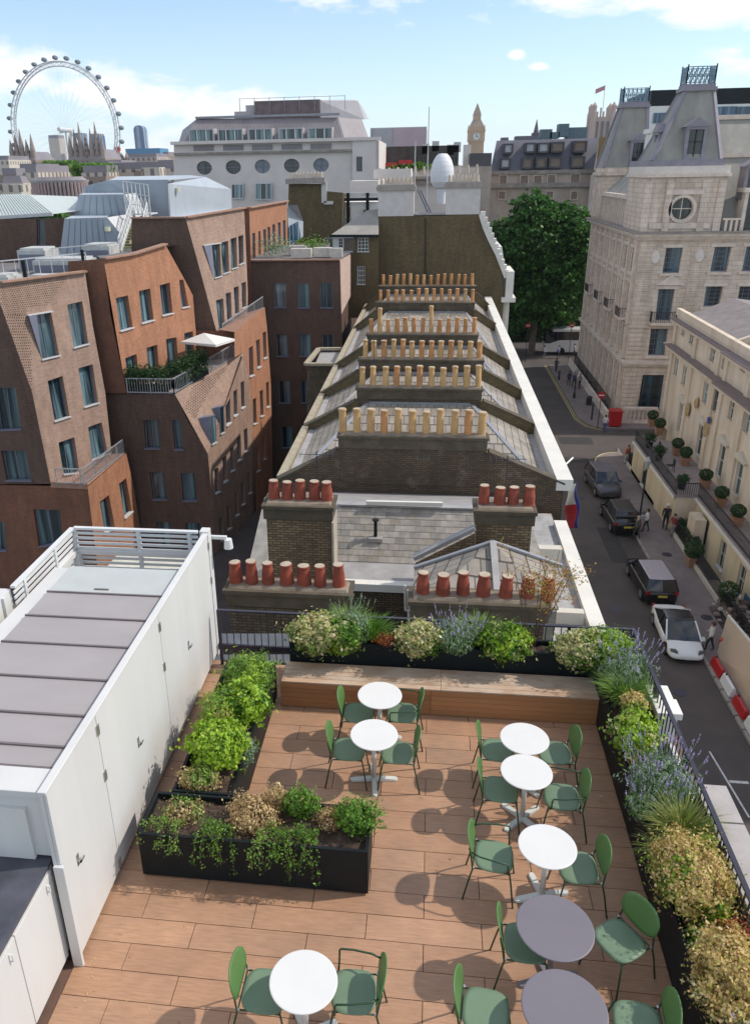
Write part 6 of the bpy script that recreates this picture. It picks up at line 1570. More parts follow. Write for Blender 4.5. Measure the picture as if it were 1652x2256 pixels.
# dark glazed block behind
bk = thing('dark_band_building', 'modern white building with black glazed top band behind the towers', 'building', (60, 180, GZ))
MB().box((39.66, 170, 20.37)[0], 100, 170, 190, (53.28, 170, 17.62)[2], (52.84, 170, 20.23)[2]).build('dark_band', M_black, bk)
MB().box((39.76, 170, 17.81)[0], 100, 169.5, 190, GZ, (53.29, 170, 17.54)[2]).build('white_wall', M_wst, bk)
for u0 in (1578, 1622, 1440):
    a = (51.41, 169.4, 17.17) if u0 == 1578 else ((54.93, 169.4, 17.08) if u0 == 1622 else (40.38, 169.4, 16.39))
    MB().box(a[0], a[0] + 3.6, 169.3, 169.45, a[2] - 1.7, a[2]).build('window', G_blue, bk)

# ================================================================== CREAM TERRACE
XF = 20.3
M_crm = NT('cream_stucco'); _f = M_crm.noise(.7, 6, .7, sc=(1, 1, .25))
MATS['cream'] = M_crm.fin(M_crm.mix(1.0, (.70, .60, .48), M_crm.ramp(_f, [(.3, (.80, .74, .66)), (.6, (1.05, 1.05, 1.05))]), 'MULTIPLY'), .75); M_crm = MATS['cream']
_k = NT('stained_cream_stucco'); _f = _k.noise(1.5, 5, .65, sc=(1, 1, .12))
M_crm2 = _k.fin(_k.ramp(_f, [(.3, (.54, .42, .24)), (.5, (.64, .54, .37)), (.7, (.68, .60, .46))]), .8)
ct = thing('cream_terrace', 'long cream stucco terrace with balcony and potted box balls, at the right edge', 'building', (20.3, 50, GZ))
W_ = []
for (a, b, c, d) in ((1503, 1508, 718, 738), (1518, 1526, 734, 757), (1563, 1573, 768, 797), (1588, 1597, 783, 809), (1631, 1640, 784, 810)): pass
wins = [[(20.3, 66.78, -4.58), (20.3, 66.03, -4.59), (20.3, 66.09, -5.4), (20.3, 66.85, -5.4)], [(20.3, 64.62, -4.72), (20.3, 63.78, -4.74), (20.3, 63.8, -5.58), (20.3, 64.64, -5.58)],
        [(20.3, 59.46, -4.89), (20.3, 58.55, -4.9), (20.3, 58.56, -5.82), (20.3, 59.49, -5.8)], [(20.3, 56.9, -4.93), (20.3, 56.05, -4.96), (20.3, 56.05, -5.84), (20.3, 56.9, -5.82)], [(20.3, 53.36, -4.33), (20.3, 52.61, -4.37), (20.3, 52.7, -5.13), (20.3, 53.45, -5.1)],
        [(20.3, 67.4, -7.26), (20.3, 66.47, -7.28), (20.3, 66.36, -8.69), (20.3, 67.3, -8.69)], [(20.3, 65, -7.39), (20.3, 64.13, -7.41), (20.3, 64.04, -8.93), (20.3, 64.92, -8.93)],
        [(20.3, 59.71, -7.36), (20.3, 58.75, -7.39), (20.3, 58.65, -8.93), (20.3, 59.62, -8.93)], [(20.3, 57.34, -7.37), (20.3, 56.45, -7.39), (20.3, 56.42, -8.93), (20.3, 57.32, -8.93)],
        [(20.3, 54.16, -7.03), (20.3, 53.36, -7.06), (20.3, 53.35, -8.57), (20.3, 54.16, -8.56)], [(20.3, 51.28, -7.09), (20.3, 50.47, -7.12), (20.3, 50.42, -8.57), (20.3, 51.24, -8.56)],
        [(20.3, 64.34, -10.24), (20.3, 63.32, -10.25), (20.3, 63.24, -12.72), (20.3, 64.27, -12.75)], [(20.3, 59.25, -10.44), (20.3, 58.16, -10.45), (20.3, 58.08, -12.83), (20.3, 59.18, -12.86)],
        [(20.3, 54.48, -10.41), (20.3, 53.45, -10.43), (20.3, 53.4, -12.8), (20.3, 54.45, -12.83)], [(20.3, 51.07, -10.46), (20.3, 50.08, -10.48), (20.3, 49.95, -12.76), (20.3, 50.96, -12.79)]]
ZR = -4.1
facet(ct, 'facade', [(XF, 28, -13.4), (XF, 68.6, -13.4), (XF, 68.6, ZR), (XF, 28, ZR)], wins, M_crm, .22, G_teal, M_wfr, M_crm, (1, 2), (-1, 0, 0), .06)
MB().wall([(XF, 68.6, GZ), (34, 68.6, GZ), (34, 68.6, ZR), (XF, 68.6, ZR)], nrm=(0, 1, 0)).build('end_wall', M_crm, ct)
for q in wins[11:]:
    ys_ = [p[1] for p in q]; z1 = max(p[2] for p in q)
    yc = sum(ys_) / 4; MB().prism([(XF - .25, yc - 1.1, z1 + .25), (XF - .25, yc, z1 + .75), (XF - .25, yc + 1.1, z1 + .25)], [(XF, yc - 1.1, z1 + .25), (XF, yc, z1 + .75), (XF, yc + 1.1, z1 + .25)]).box(XF - .2, XF - .001, yc - 1.0, yc + 1.0, z1 + .1, z1 + .249).build('pediment', M_cream, ct)
M_corn = plain('brown_cornice_lead', (.22, .17, .165), .6, .15)
for ya, yb, dx in ((55.6, 68.9, 0), (28, 55.5, -.25)):
    MB().box(XF - .55 + dx, XF - .001, ya, yb, -6.75, -6.5).build('cornice', M_crm, ct)
    MB().box(XF - .72 + dx, XF - .001, ya, yb, -6.49, -6.38).build('cornice_lead', M_corn, ct)
    MB().box(XF - .35 + dx, XF - .001, ya, yb, ZR - .55, ZR - .3).build('cornice', M_crm, ct)
    MB().box(XF - .50 + dx, XF - .001, ya, yb, ZR - .29, ZR - .2).build('cornice_lead', M_corn, ct)
    MB().box(XF - .02, XF + .35, ya, yb, ZR, ZR + .55).build('parapet', M_crm, ct)
# pilasters
for y in (68.2, 62.8, 57.4, 55.8, 51.6, 46.9, 43.0): MB().box(XF - .14, XF - .001, y - .3, y + .3, -13.39, ZR - .56).build('pilaster', M_crm, ct)
# round wall plaques and the blue plaque
for y, z, r in ((61.9, -10.2, .45), (57.4, -10.4, .45), (60.2, -9.2, .35)):
    MB().prism([(XF - .16, y + r * math.cos(2 * pi * i / 14), z + r * 1.3 * math.sin(2 * pi * i / 14)) for i in range(14)], [(XF - .24, y + r * .7 * math.cos(2 * pi * i / 14), z + r * .9 * math.sin(2 * pi * i / 14)) for i in range(14)]).build('round_plaque', plain('ochre_plaque', (.42, .30, .14), .8, .3, 4), ct)
p_ = (20.1, 58.3, -10.15)
MB().prism([(XF - .16, 57.0 + .26 * math.cos(2 * pi * i / 14), -9.6 + .26 * math.sin(2 * pi * i / 14)) for i in range(14)], [(XF - .20, 57.0 + .26 * math.cos(2 * pi * i / 14), -9.6 + .26 * math.sin(2 * pi * i / 14)) for i in range(14)]).build('blue_plaque', plain('blue_plaque', (.06, .06, .30), .4), ct)
# slate roofs behind the parapet
rf_ = MB().face([(XF + .36, 28, ZR - .1), (XF + .36, 68.5, ZR - .1), (24.5, 68.5, ZR + 1.4), (24.5, 28, ZR + 1.4)]).face([(24.5, 28, ZR + 1.4), (24.5, 68.5, ZR + 1.4), (34, 68.5, ZR + .2), (34, 28, ZR + .2)])
rf_.build('slate_roof', plain('warm_grey_slate_roof', (.27, .235, .225), .8, .18, 1.4), ct)
for y in (56.0, 44.5): MB().prism([(20.7, y, ZR - .2), (24.5, y, ZR + 1.3), (34, y, ZR + .1), (34, y, ZR + .6), (24.5, y, ZR + 1.8), (20.7, y, ZR + .4)], [(20.7, y + .35, ZR - .2), (24.5, y + .35, ZR + 1.3), (34, y + .35, ZR + .1), (34, y + .35, ZR + .6), (24.5, y + .35, ZR + 1.8), (20.7, y + .35, ZR + .4)]).build('party_upstand', M_crm, ct)
# projecting ground floor with the balcony on top
fl = -13.4
for xa, ya, yb, nm in ((17.05, 51.8, 63.8, 'portico'), (18.45, 28, 51.79, 'ground_floor')):
    gh = []
    yy = ya + 1.6
    while yy < yb - 1.4:
        gh.append([(xa, yy - .5, -14.1), (xa, yy + .5, -14.1), (xa, yy + .5, -16.0), (xa, yy - .5, -16.0)]); yy += 3.3
    if nm == 'portico': gh = gh[2:3]
    facet(ct, nm + '_wall', [(xa, ya, GZ - 1.9), (xa, yb, GZ - 1.9), (xa, yb, fl - .12), (xa, ya, fl - .12)], gh, M_crm2, .2, G_dark, M_wfr, M_wfr, (2, 2), (-1, 0, 0))
    MB().wall([(xa, ya, GZ - 1.9), (XF, ya, GZ - 1.9), (XF, ya, fl - .12), (xa, ya, fl - .12)], nrm=(0, -1, 0)).build(nm + '_end', M_crm, ct)
    MB().wall([(xa, yb, GZ - 1.9), (XF, yb, GZ - 1.9), (XF, yb, fl - .12), (xa, yb, fl - .12)], nrm=(0, 1, 0)).build(nm + '_end', M_crm2, ct)
    MB().box(xa - .12, XF - .001, ya - .1 if nm == 'portico' else ya, yb, fl - .12, fl).build('balcony_floor', plain('balcony_paving', (.30, .25, .24), .8, .15, 2), ct)
    m = MB().bar((xa, ya, fl + .9), (xa, yb, fl + .9), .07, .05).bar((xa, ya, fl + .1), (xa, yb, fl + .1), .05, .04)
    n = int((yb - ya) / .16)
    for i in range(n + 1):
        y = ya + (yb - ya) * i / n; m.box(xa - .012, xa + .012, y - .012, y + .012, fl, fl + .9)
    if nm == 'portico':
        m.bar((xa, ya, fl + .9), (18.45, ya, fl + .9), .07, .05)
        for i in range(10): m.box(xa + .14 * i - .012, xa + .14 * i + .012, ya - .012, ya + .012, fl, fl + .9)
    m.build('balcony_railing', M_iron, ct)
    MB().box(xa - .2, xa - .121, ya, yb, fl - .28, fl - .1).build('white_edge', M_ivory, ct)
MB().box(17.6, 18.3, 49.0, 50.4, GZ, -14.0).build('door_canopy', M_crm, ct)
MB().box(17.4, 18.44, 43.2, 44.6, GZ - .1, GZ + .25).build('entrance_steps', plain('pale_step_stone', (.45, .38, .30), .8), ct)
MB().box(17.35, 34, 28, 63.8, GZ - 2.0, GZ - 1.9).build('basement_floor', M_asph, ct)
MB().box(20.8, 33.5, 28.3, 68.3, GZ - 1.8, ZR - .3).build('core', M_crm, ct)
# street railing with stone plinth and dark hedge
sr = thing('street_railing', 'black street railing on a pale stone plinth in front of the cream terrace', 'railing', (17.2, 50, GZ))
for ya, yb in ((56.4, 65.4), (48.3, 52.0), (42.0, 47.0), (36.5, 41.0)):
    MB().box(17.05, 17.25, ya, yb, GZ + .13, GZ + .42).build('plinth', M_cream, sr)
    m = MB().bar((17.15, ya, GZ + 1.35), (17.15, yb, GZ + 1.35), .05, .04)
    n = int((yb - ya) / .15)
    for i in range(n + 1):
        y = ya + (yb - ya) * i / n; m.box(17.135, 17.165, y - .015, y + .015, GZ + .42, GZ + 1.45)
    m.build('railing', M_iron, sr)
def street_hedge(label, x, ya, yb, h, w):
    t = thing('street_hedge', label, 'hedge', (x, (ya + yb) / 2, GZ), group='dark hedges behind the street railing')
    n = int((yb - ya) * 420)
    p = np.stack([x + w * rng.uniform(-.5, .5, n), rng.uniform(ya, yb, n), GZ + .1 + h * np.abs(rng.uniform(0, 1, n)) ** .5 + .06 * rng.normal(size=n)], 1)
    leaf_mesh('foliage', p, rng.normal(size=(n, 3)), .06 * rng.uniform(.6, 1.2, n), MATS['dark_hedge_leaf'], t, 1.3)
street_hedge('dark hedge behind the far stretch of street railing', 17.6, 56.5, 65.2, 1.2, .6)
street_hedge('dark hedge behind the middle stretch of street railing', 17.7, 48.4, 51.9, 1.1, .6)

# potted box balls
L_box = leafmat('box_ball_leaf', [(.012, .05, .012), (.03, .09, .02), (.05, .13, .03)])
def potball(label, loc, r=.42, potcol='terracotta_planter', group='clipped box balls in square clay pots'):
    t = thing('box_ball_in_pot', label, 'potted plant', loc, group=group)
    c = plain(potcol, (.36, .20, .12) if 'terra' in potcol else (.02, .03, .025), .8, .15, 3)
    x, y, z = loc
    MB().prism([(x + a * .24, y + b * .24, z) for a, b in ((-1, -1), (1, -1), (1, 1), (-1, 1))], [(x + a * .32, y + b * .32, z + .55) for a, b in ((-1, -1), (1, -1), (1, 1), (-1, 1))]).box(x - .34, x + .34, y - .34, y + .34, z + .55, z + .62).build('pot', c, t)
    MB().cyl((x, y), .04, .03, z + .5, z + .8, 6).build('stem', M_twig, t)
    p, nn = ell_pts((x, y, z + .62 + r * .85), (r, r, r * .88), 1500, .8, .05, int(abs(y) * 7)); leaf_mesh('foliage', p, nn, .035 * rng.uniform(.6, 1.2, 1500), L_box, t, 1.3)
    return t
bl = ['potted box ball farthest along the balcony', 'second potted ball from the far end of the balcony', 'third potted ball from the far end, first of the middle pair', 'fourth potted ball, second of the middle pair', 'fifth potted ball, beside the step in the balcony', 'sixth potted ball along the balcony', 'nearest potted ball on the balcony, at the picture edge']
for q, lb in zip(((19.3, 67.77, -12.5), (19.3, 65.39, -12.77), (19.3, 60.14, -12.62), (19.3, 58.02, -12.76), (19.3, 53.3, -12.01), (19.3, 50.06, -11.98), (19.3, 47.02, -12.06)), bl):
    potball(lb, (19.3, q[1], fl), .46)
potball('large potted ball on the pavement behind the dark estate car', (17.0, 46.7, GZ + .13), .62, group='large potted balls on the pavement')
potball('dark topiary ball in a black pot on the pavement near the rubble', (17.45, 41.6, GZ + .13), .58, 'black_planter_pot', group='large potted balls on the pavement')
for nm, y, h in (('bushy_pot', 61.9, .9), ('bushy_pot', 59.0, .8), ('bushy_pot', 53.0, .7)):
    t = thing('balcony_plant', {61.9: 'loose dark plant at the far corner of the balcony', 59.0: 'loose dark plant by the railing half way along the portico', 53.0: 'loose dark plant at the near corner of the portico balcony'}[y], 'potted plant', (17.7, y, fl))
    MB().cyl((17.7, y), .22, .28, fl, fl + .4, 10).build('pot', M_iron, t)
    p, nn = ell_pts((17.7, y, fl + .4 + h / 2), (.5, .5, h / 2), 500, .3, .4, int(y)); leaf_mesh('foliage', p, nn, .05 * rng.uniform(.6, 1.2, 500), L_box, t, 1.6)
for i, (y, lb) in enumerate(((60.6, 'dark garden chair on the portico balcony, far one'), (56.6, 'dark garden chair on the portico balcony, near one'))):
    t = thing('balcony_chair', lb, 'chair', (17.9, y, fl))
    MB().box(17.65, 18.15, y - .25, y + .25, fl + .42, fl + .46).build('seat', M_iron, t); MB().box(18.1, 18.14, y - .25, y + .25, fl + .46, fl + .9).build('backrest', M_iron, t)
    for a in (17.67, 18.12):
        for b in (y - .23, y + .23): MB().cyl((a, b), .02, .02, fl, fl + .42, 6).build('leg', M_iron, t)
M_seatf = plain('pinkish_paving_table', (.34, .30, .31), .6)

# ================================================================== STREET THINGS
M_tyre = plain('tyre_rubber', (.015, .015, .015), .9)
M_rim = plain('alloy_rim', (.30, .30, .31), .35, .05, metal=.6)
G_car = glassmat('car_glass', (.010, .012, .014), (.03, .035, .04), .3, rough=.03, refl=.6)
def make_car(name, label, L, Wd, H, paint, loc, rz, kind='suv', roofmat=None, group='vehicles along the kerb'):
    """car pointing along local +x; body lofted from cross sections"""
    t = thing(name, label, 'car', (0, 0, 0), 0, group)
    hb = {'suv': .62, 'sedan': .56, 'van': .62, 'cab': .60}[kind] * H    # belt line
    hood = {'suv': .56, 'sedan': .50, 'van': .58, 'cab': .58}[kind] * H
    xs = [-.5, -.485, -.44, -.30, -.1, .12, .24, .36, .45, .485, .5]
    wz = [.80, .90, .97, 1, 1, 1, 1, .98, .90, .80, .66]
    top = {'suv': [.50, .58, hb / H, hb / H, hb / H, hb / H, (hood / H + .02), hood / H, hood / H - .04, .42, .34],
           'cab': [.50, .58, hb / H, hb / H, hb / H, hb / H, (hood / H + .02), hood / H, hood / H - .04, .42, .34],
           'van': [.50, .58, hb / H, hb / H, hb / H, hb / H, hb / H, hood / H, .50, .42, .34],
           'sedan': [.50, .60, .66, hb / H + .06, hb / H, hb / H, hb / H - .02, hood / H, .44, .38, .30]}[kind]
    b = MB(); rings = []
    for x, w, tz in zip(xs, wz, top):
        W2 = Wd / 2 * w; z0 = .17 if abs(x) < .47 else .24; z1 = tz * H
        rings.append([(x * L, -W2 * .86, z0), (x * L, -W2, z0 + .12), (x * L, -W2 * 1.0, z0 + (z1 - z0) * .55), (x * L, -W2 * .95, z1 - .05), (x * L, -W2 * .82, z1), (x * L, 0, z1 + .035), (x * L, W2 * .82, z1), (x * L, W2 * .95, z1 - .05), (x * L, W2 * 1.0, z0 + (z1 - z0) * .55), (x * L, W2, z0 + .12), (x * L, W2 * .86, z0)])
    n = len(rings[0])
    for r in rings: b.v += r
    for i in range(len(rings) - 1):
        for k in range(n):
            j = (k + 1) % n; b.f.append((i * n + k, (i + 1) * n + k, (i + 1) * n + j, i * n + j)); b.mi.append(0)
    b.f.append(tuple(range(n))); b.mi.append(0); b.f.append(tuple((len(rings) - 1) * n + k for k in reversed(range(n)))); b.mi.append(0)
    bo = b.build('body', paint, t, smooth=True)
    md = bo.modifiers.new('sub', 'SUBSURF'); md.levels = 1; md.render_levels = 1
    # greenhouse: glass body with painted roof and pillars
    gx = {'suv': (-.475, -.40, .10, .25), 'cab': (-.46, -.38, .08, .22), 'van': (-.47, -.42, .28, .38), 'sedan': (-.44, -.18, .06, .27)}[kind]
    zb = hb - .03; zr = H - .04
    def ring(x0, x1, wd, z): return [(x0 * L, -wd, z), (x1 * L, -wd, z), (x1 * L + .06 * (1 if wd else 1), 0, z), (x1 * L, wd, z), (x0 * L, wd, z), (x0 * L - .05, 0, z)]
    g = MB().prism(ring(gx[0], gx[3], Wd * .455, zb), ring(gx[1], gx[2], Wd * .37, zr))
    g.build('windows', G_car, t)
    if kind == 'sedan':
        MB().prism(ring(gx[1] + .02, gx[2] - .01, Wd * .35, zr + .001), ring(gx[1] + .05, gx[2] - .03, Wd * .30, H)).build('roof', roofmat or paint, t, smooth=False, bevel=.02)
    else:
        MB().prism(ring(gx[1] - .004, gx[2] + .004, Wd * .375, zr + .001), ring(gx[1] + .02, gx[2] - .03, Wd * .335, H)).build('roof', roofmat or paint, t, bevel=.02)
    A_ = ring(gx[0], gx[3], Wd * .462, zb); B_ = ring(gx[1], gx[2], Wd * .378, zr)
    for i in (0, 1, 3, 4): MB().bar(A_[i], B_[i], .08, .06).build('pillar', paint, t)
    for sy in (1, -1):
        xm = (gx[0] + gx[3]) / 2 * L
        MB().bar((xm, Wd * .462 * sy, zb), (xm * .6, Wd * .378 * sy, zr), .06, .03).build('pillar', M_black, t)
        MB().prism([(gx[3] * L - .25, Wd * .49 * sy, zb), (gx[3] * L - .05, Wd * .49 * sy, zb), (gx[3] * L - .05, Wd * .57 * sy, zb), (gx[3] * L - .25, Wd * .57 * sy, zb)][::sy], [(gx[3] * L - .24, Wd * .49 * sy, zb + .14), (gx[3] * L - .08, Wd * .49 * sy, zb + .14), (gx[3] * L - .08, Wd * .56 * sy, zb + .14), (gx[3] * L - .24, Wd * .56 * sy, zb + .14)][::sy]).build('mirror', paint, t)
        for sx in (.30, -.31):
            r = .36 if kind != 'sedan' else .34
            w = MB(); c = [(sx * L + r * math.cos(a), r * math.sin(a) + r) for a in [2 * pi * i / 20 for i in range(20)]]
            w.prism([(p, sy * (Wd / 2 - .20), q) for p, q in c][::-sy], [(p, sy * (Wd / 2 + .012), q) for p, q in c][::-sy]); wo = w.build('wheel', M_tyre, t)
            c = [(sx * L + r * .64 * math.cos(a), r * .64 * math.sin(a) + r) for a in [2 * pi * i / 16 for i in range(16)]]
            MB().prism([(p, sy * (Wd / 2 + .0), q) for p, q in c][::-sy], [(p, sy * (Wd / 2 + .022), q) for p, q in c][::-sy]).build('rim', M_rim, wo)
        zz = .40 * H
        MB().prism([(.455 * L, sy * Wd * .30, zz), (.487 * L, sy * Wd * .26, zz), (.455 * L, sy * Wd * .44, zz + .02)][::sy], [(.430 * L, sy * Wd * .31, zz + .13), (.470 * L, sy * Wd * .27, zz + .12), (.430 * L, sy * Wd * .45, zz + .14)][::sy]).build('headlight', plain('headlight_glass', (.08, .09, .10), .1), t)
        MB().box(-.497 * L, -.47 * L, min(sy * Wd * .36, sy * Wd * .46), max(sy * Wd * .36, sy * Wd * .46), .48 * H, .60 * H).build('tail_light', plain('red_tail_light', (.30, .01, .012), .2), t)
    MB().box(-.508 * L, -.500 * L, -.26, .26, .40 * H, .40 * H + .12).build('number_plate', plain('yellow_plate', (.55, .45, .05), .5), t)
    MB().box(-.503 * L, -.46 * L, -Wd * .40, Wd * .40, .19, .34).build('rear_bumper', M_black, t)
    MB().box(.46 * L, .497 * L, -Wd * .32, Wd * .32, .20, .30).build('grille', M_black, t)
    t.location = loc; t.rotation_euler = (0, 0, rz)
    return t
P_white = plain('white_car_paint', (.70, .70, .69), .15, .01, spec=.6)
P_grey = plain('dark_grey_car_paint', (.075, .075, .085), .2, .03, metal=.3, spec=.6)
P_black = plain('black_car_paint', (.012, .012, .015), .15, .03, spec=.6)
P_silv = plain('silver_violet_roof', (.40, .36, .39), .35, .10, 6, metal=.2)
make_car('electric_car', 'white car with black glass roof, nearest the terrace', 4.72, 1.88, 1.45, P_white, (13.72, 38.0, GZ), -pi / 2 - .04, 'sedan', P_black)
make_car('estate_car', 'dark estate car with pale roof just behind the white car', 4.9, 1.92, 1.62, P_black, (13.75, 43.9, GZ), pi / 2 + .03, 'suv', P_silv)
blk = make_car('black_cab', 'black tall car seen from behind with open boot and people beside it', 4.7, 1.85, 1.75, P_black, (13.85, 53.3, GZ), pi / 2 + .04, 'cab')
make_car('grey_suv', 'dark grey car facing the camera, farthest in the near row', 4.7, 1.95, 1.72, P_grey, (14.0, 59.9, GZ), -pi / 2 + .08, 'suv', plain('grey_violet_paint', (.13, .12, .14), .3))
MB().box(-2.62, -2.38, -.7, .7, 1.62, 1.68).build('boot_lid', P_black, blk, world=False)
# coach
co = thing('coach', 'white and black coach half hidden behind the corner building', 'coach', (20, 110.5, GZ))
MB().box(15.6, 28, 109.6, 112.1, GZ + .35, GZ + 1.55, taper=.03).build('body', P_white, co, bevel=.08)
MB().box(15.75, 28, 109.68, 112.02, GZ + 1.56, GZ + 3.1, taper=.05).build('windows', G_car, co)
MB().box(16.6, 28, 109.7, 112.0, GZ + 3.1, GZ + 3.45, taper=.05).build('roof', P_white, co, bevel=.06)
MB().prism([(15.7, 109.59, GZ + 1.0), (17.2, 109.59, GZ + 1.5), (28, 109.59, GZ + 1.56), (28, 109.59, GZ + 2.0), (17.6, 109.59, GZ + 2.0), (16.2, 109.59, GZ + 1.5)], [(p[0], 109.67, p[2]) for p in ((15.7, 0, GZ + 1.0), (17.2, 0, GZ + 1.5), (28, 0, GZ + 1.56), (28, 0, GZ + 2.0), (17.6, 0, GZ + 2.0), (16.2, 0, GZ + 1.5))]).build('swoosh', P_white, co)
for x in (17.9, 25.0):
    w = MB(); c = [(x + .5 * math.cos(a), GZ + .5 + .5 * math.sin(a)) for a in [2 * pi * i / 18 for i in range(18)]]
    w.prism([(p, 109.5, q) for p, q in c], [(p, 109.8, q) for p, q in c]); w.build('wheel', M_tyre, co)
for y in (109.5,): MB().box(15.45, 15.6, 109.5, 109.7, GZ + 1.9, GZ + 2.5).build('mirror', P_black, co)
# red kiosk, electricity boxes, signs
M_red = plain('pillar_box_red', (.42, .012, .015), .35, .06)
kx = thing('red_kiosk', 'red square kiosk on the far pavement corner', 'kiosk', (18.3, 76.6, GZ))
MB().box(17.75, 18.85, 76.2, 77.2, GZ + .23, GZ + 1.62).build('body', M_red, kx); MB().box(17.68, 18.92, 76.1, 77.3, GZ + 1.62, GZ + 1.76).build('roof', M_red, kx, bevel=.03); MB().box(17.8, 18.8, 76.25, 77.15, GZ + .13, GZ + .23).build('base', M_black, kx)
gb = thing('balustrade_wall', 'pale stone balustrade beside the red kiosk', 'wall', (20.5, 77, GZ))
MB().box(19.3, 22.5, 77.6, 77.9, GZ + .13, GZ + .45).box(19.3, 22.5, 77.55, 77.95, GZ + 1.5, GZ + 1.75).box(19.3, 19.7, 77.6, 77.9, GZ + .45, GZ + 1.5).box(21.9, 22.5, 77.6, 77.9, GZ + .45, GZ + 1.5).build('rails', M_stone2, gb)
for k in range(5): MB().cyl((20.0 + k * .4, 77.75), .09, .09, GZ + .45, GZ + 1.5, 8).build('baluster', M_stone2, gb)
bw = thing('low_stone_wall', 'low curved pale stone wall with railing along the far pavement', 'wall', (17.9, 90, GZ))
MB().box(17.9, 18.15, 79.5, 103, GZ + .13, GZ + 1.0).build('wall', M_stone2, bw)
m = MB()
for k in range(12):
    a0 = pi + k * (pi / 2) / 12; a1 = pi + (k + 1) * (pi / 2) / 12
    m.bar((19.4 + 1.4 * math.cos(a0), 79.5 + 1.8 * math.sin(a0), GZ + .55), (19.4 + 1.4 * math.cos(a1), 79.5 + 1.8 * math.sin(a1), GZ + .55), .25, .9)
m.build('curved_end', M_stone2, bw)
m = MB()
for k in range(90): m.box(18.45, 18.48, 80 + k * .25, 80.03 + k * .25, GZ + .13, GZ + 1.9)
m.bar((18.46, 80, GZ + 1.85), (18.46, 102.5, GZ + 1.85), .05, .05); o = m.build('dark_railing', M_iron, bw); o['kind'] = 'stuff'
def noentry(label, x, y, z, r=.36):
    t = thing('no_entry_sign', label, 'sign', (x, y, GZ), group='round no entry signs')
    MB().cyl((x, y + .05), .04, .04, GZ, z - r, 8).build('post', M_iron, t)
    c = [(x + r * math.cos(a), z + r * math.sin(a)) for a in [2 * pi * i / 24 for i in range(24)]]
    d = MB().prism([(p, y - .02, q) for p, q in c], [(p, y + .02, q) for p, q in c]).build('disc', M_red, t)
    MB().box(x - r * .72, x + r * .72, y - .03, y - .021, z - r * .16, z + r * .16).build('white_bar', P_white, d)
noentry('round red no entry sign on the pavement by the corner building', 16.6, 75.9, -12.9, .34)
noentry('round red no entry sign under the tree, left of the coach', 12.7, 105, -11.5, .33); noentry('round red no entry sign above the white coach', 18.25, 105, -11.45, .33)
def lamp(label, x, y, h=5.5):
    t = thing('street_lamp', label, 'street lamp', (x, y, GZ), group='black street lamps')
    MB().lathe((x, y), [(.16, GZ + .13), (.14, GZ + .6), (.07, GZ + .8), (.055, GZ + h - .8), (.09, GZ + h - .75)], 10).build('column', M_iron, t)
    MB().lathe((x, y), [(.10, GZ + h - .75), (.20, GZ + h - .2), (.22, GZ + h - .15), (.05, GZ + h + .15)], 8).build('lantern', plain('lantern_glass', (.35, .36, .34), .2), t)
lamp('black street lamp on the pavement beside the black car', 15.1, 52.6, 5.2); lamp('black street lamp on the far pavement near the people', 16.1, 86.9, 3.4)
def bollard(label, x, y, h=1.3, r=.17):
    t = thing('bollard', label, 'bollard', (x, y, GZ), group='dark bollards and posts on the far pavement'); MB().lathe((x, y), [(r, GZ + .13), (r, GZ + h * .8), (r * 1.2, GZ + h * .85), (r * .4, GZ + h)], 10).build('post', M_iron, t)
bollard('dark bollard near the low stone wall on the far pavement', 17.2, 84.2, 1.1, .3); bollard('slim dark post near the red kiosk', 16.5, 78.6, 2.0, .09); bollard('dark post by the kerb of the far pavement', 15.6, 95, 1.3, .12)
# building site: hoarding, barriers and rubble
hd = thing('site_hoarding', 'beige site hoarding with two red lamps at the right edge', 'hoarding', (15.6, 34, GZ))
M_beige = plain('beige_hoarding_board', (.50, .38, .27), .7, .04, .8)
m = MB().prism([(15.35, 28, GZ), (15.45, 28, GZ), (15.45, 36.6, GZ), (15.35, 36.6, GZ)], [(16.35, 28, GZ + 2.4), (16.45, 28, GZ + 2.4), (16.45, 38.6, GZ + 1.3), (16.35, 38.6, GZ + 1.3)]); m.build('board', M_beige, hd)
MB().bar((16.4, 28, GZ + 2.42), (16.4, 38.6, GZ + 1.32), .12, .08).build('top_edge', M_wst, hd)
for q in ((15.85, 37.35, -15.79), (15.85, 34.5, -15.76)):
    MB().lathe((q[0] - .05, q[1]), [(.10, q[2] - .16), (.14, q[2] - .1), (.14, q[2] + .08), (.06, q[2] + .16)], 12).build('lamp', plain('coral_red_lens', (.60, .10, .07), .3), hd)
bars_ = [('red plastic barrier, nearest the white car', 35.1, M_red), ('white plastic barrier between the two red ones', 33.6, P_white), ('red plastic barrier farther down the hoarding', 31.9, M_red), ('white plastic barrier at the picture edge', 30.3, P_white)]
for lb, y, mt in bars_:
    t = thing('plastic_barrier', lb, 'barrier', (14.95, y, GZ), group='red and white barriers along the hoarding')
    o = MB().prism([(14.72, y - .7, GZ), (15.18, y - .7, GZ), (15.18, y + .7, GZ), (14.72, y + .7, GZ)], [(14.88, y - .66, GZ + .6), (15.02, y - .66, GZ + .6), (15.02, y + .66, GZ + .6), (14.88, y + .66, GZ + .6)]).build('block', mt, t, bevel=.05)
    MB().cyl((14.95, y + .45), .05, .05, GZ + .6, GZ + .66, 8).build('filler_cap', M_black, t)
rb = thing('rubble_heap', 'heap of rubble and poles behind the hoarding at the right edge', 'rubble', (18, 36, GZ))
m = MB()
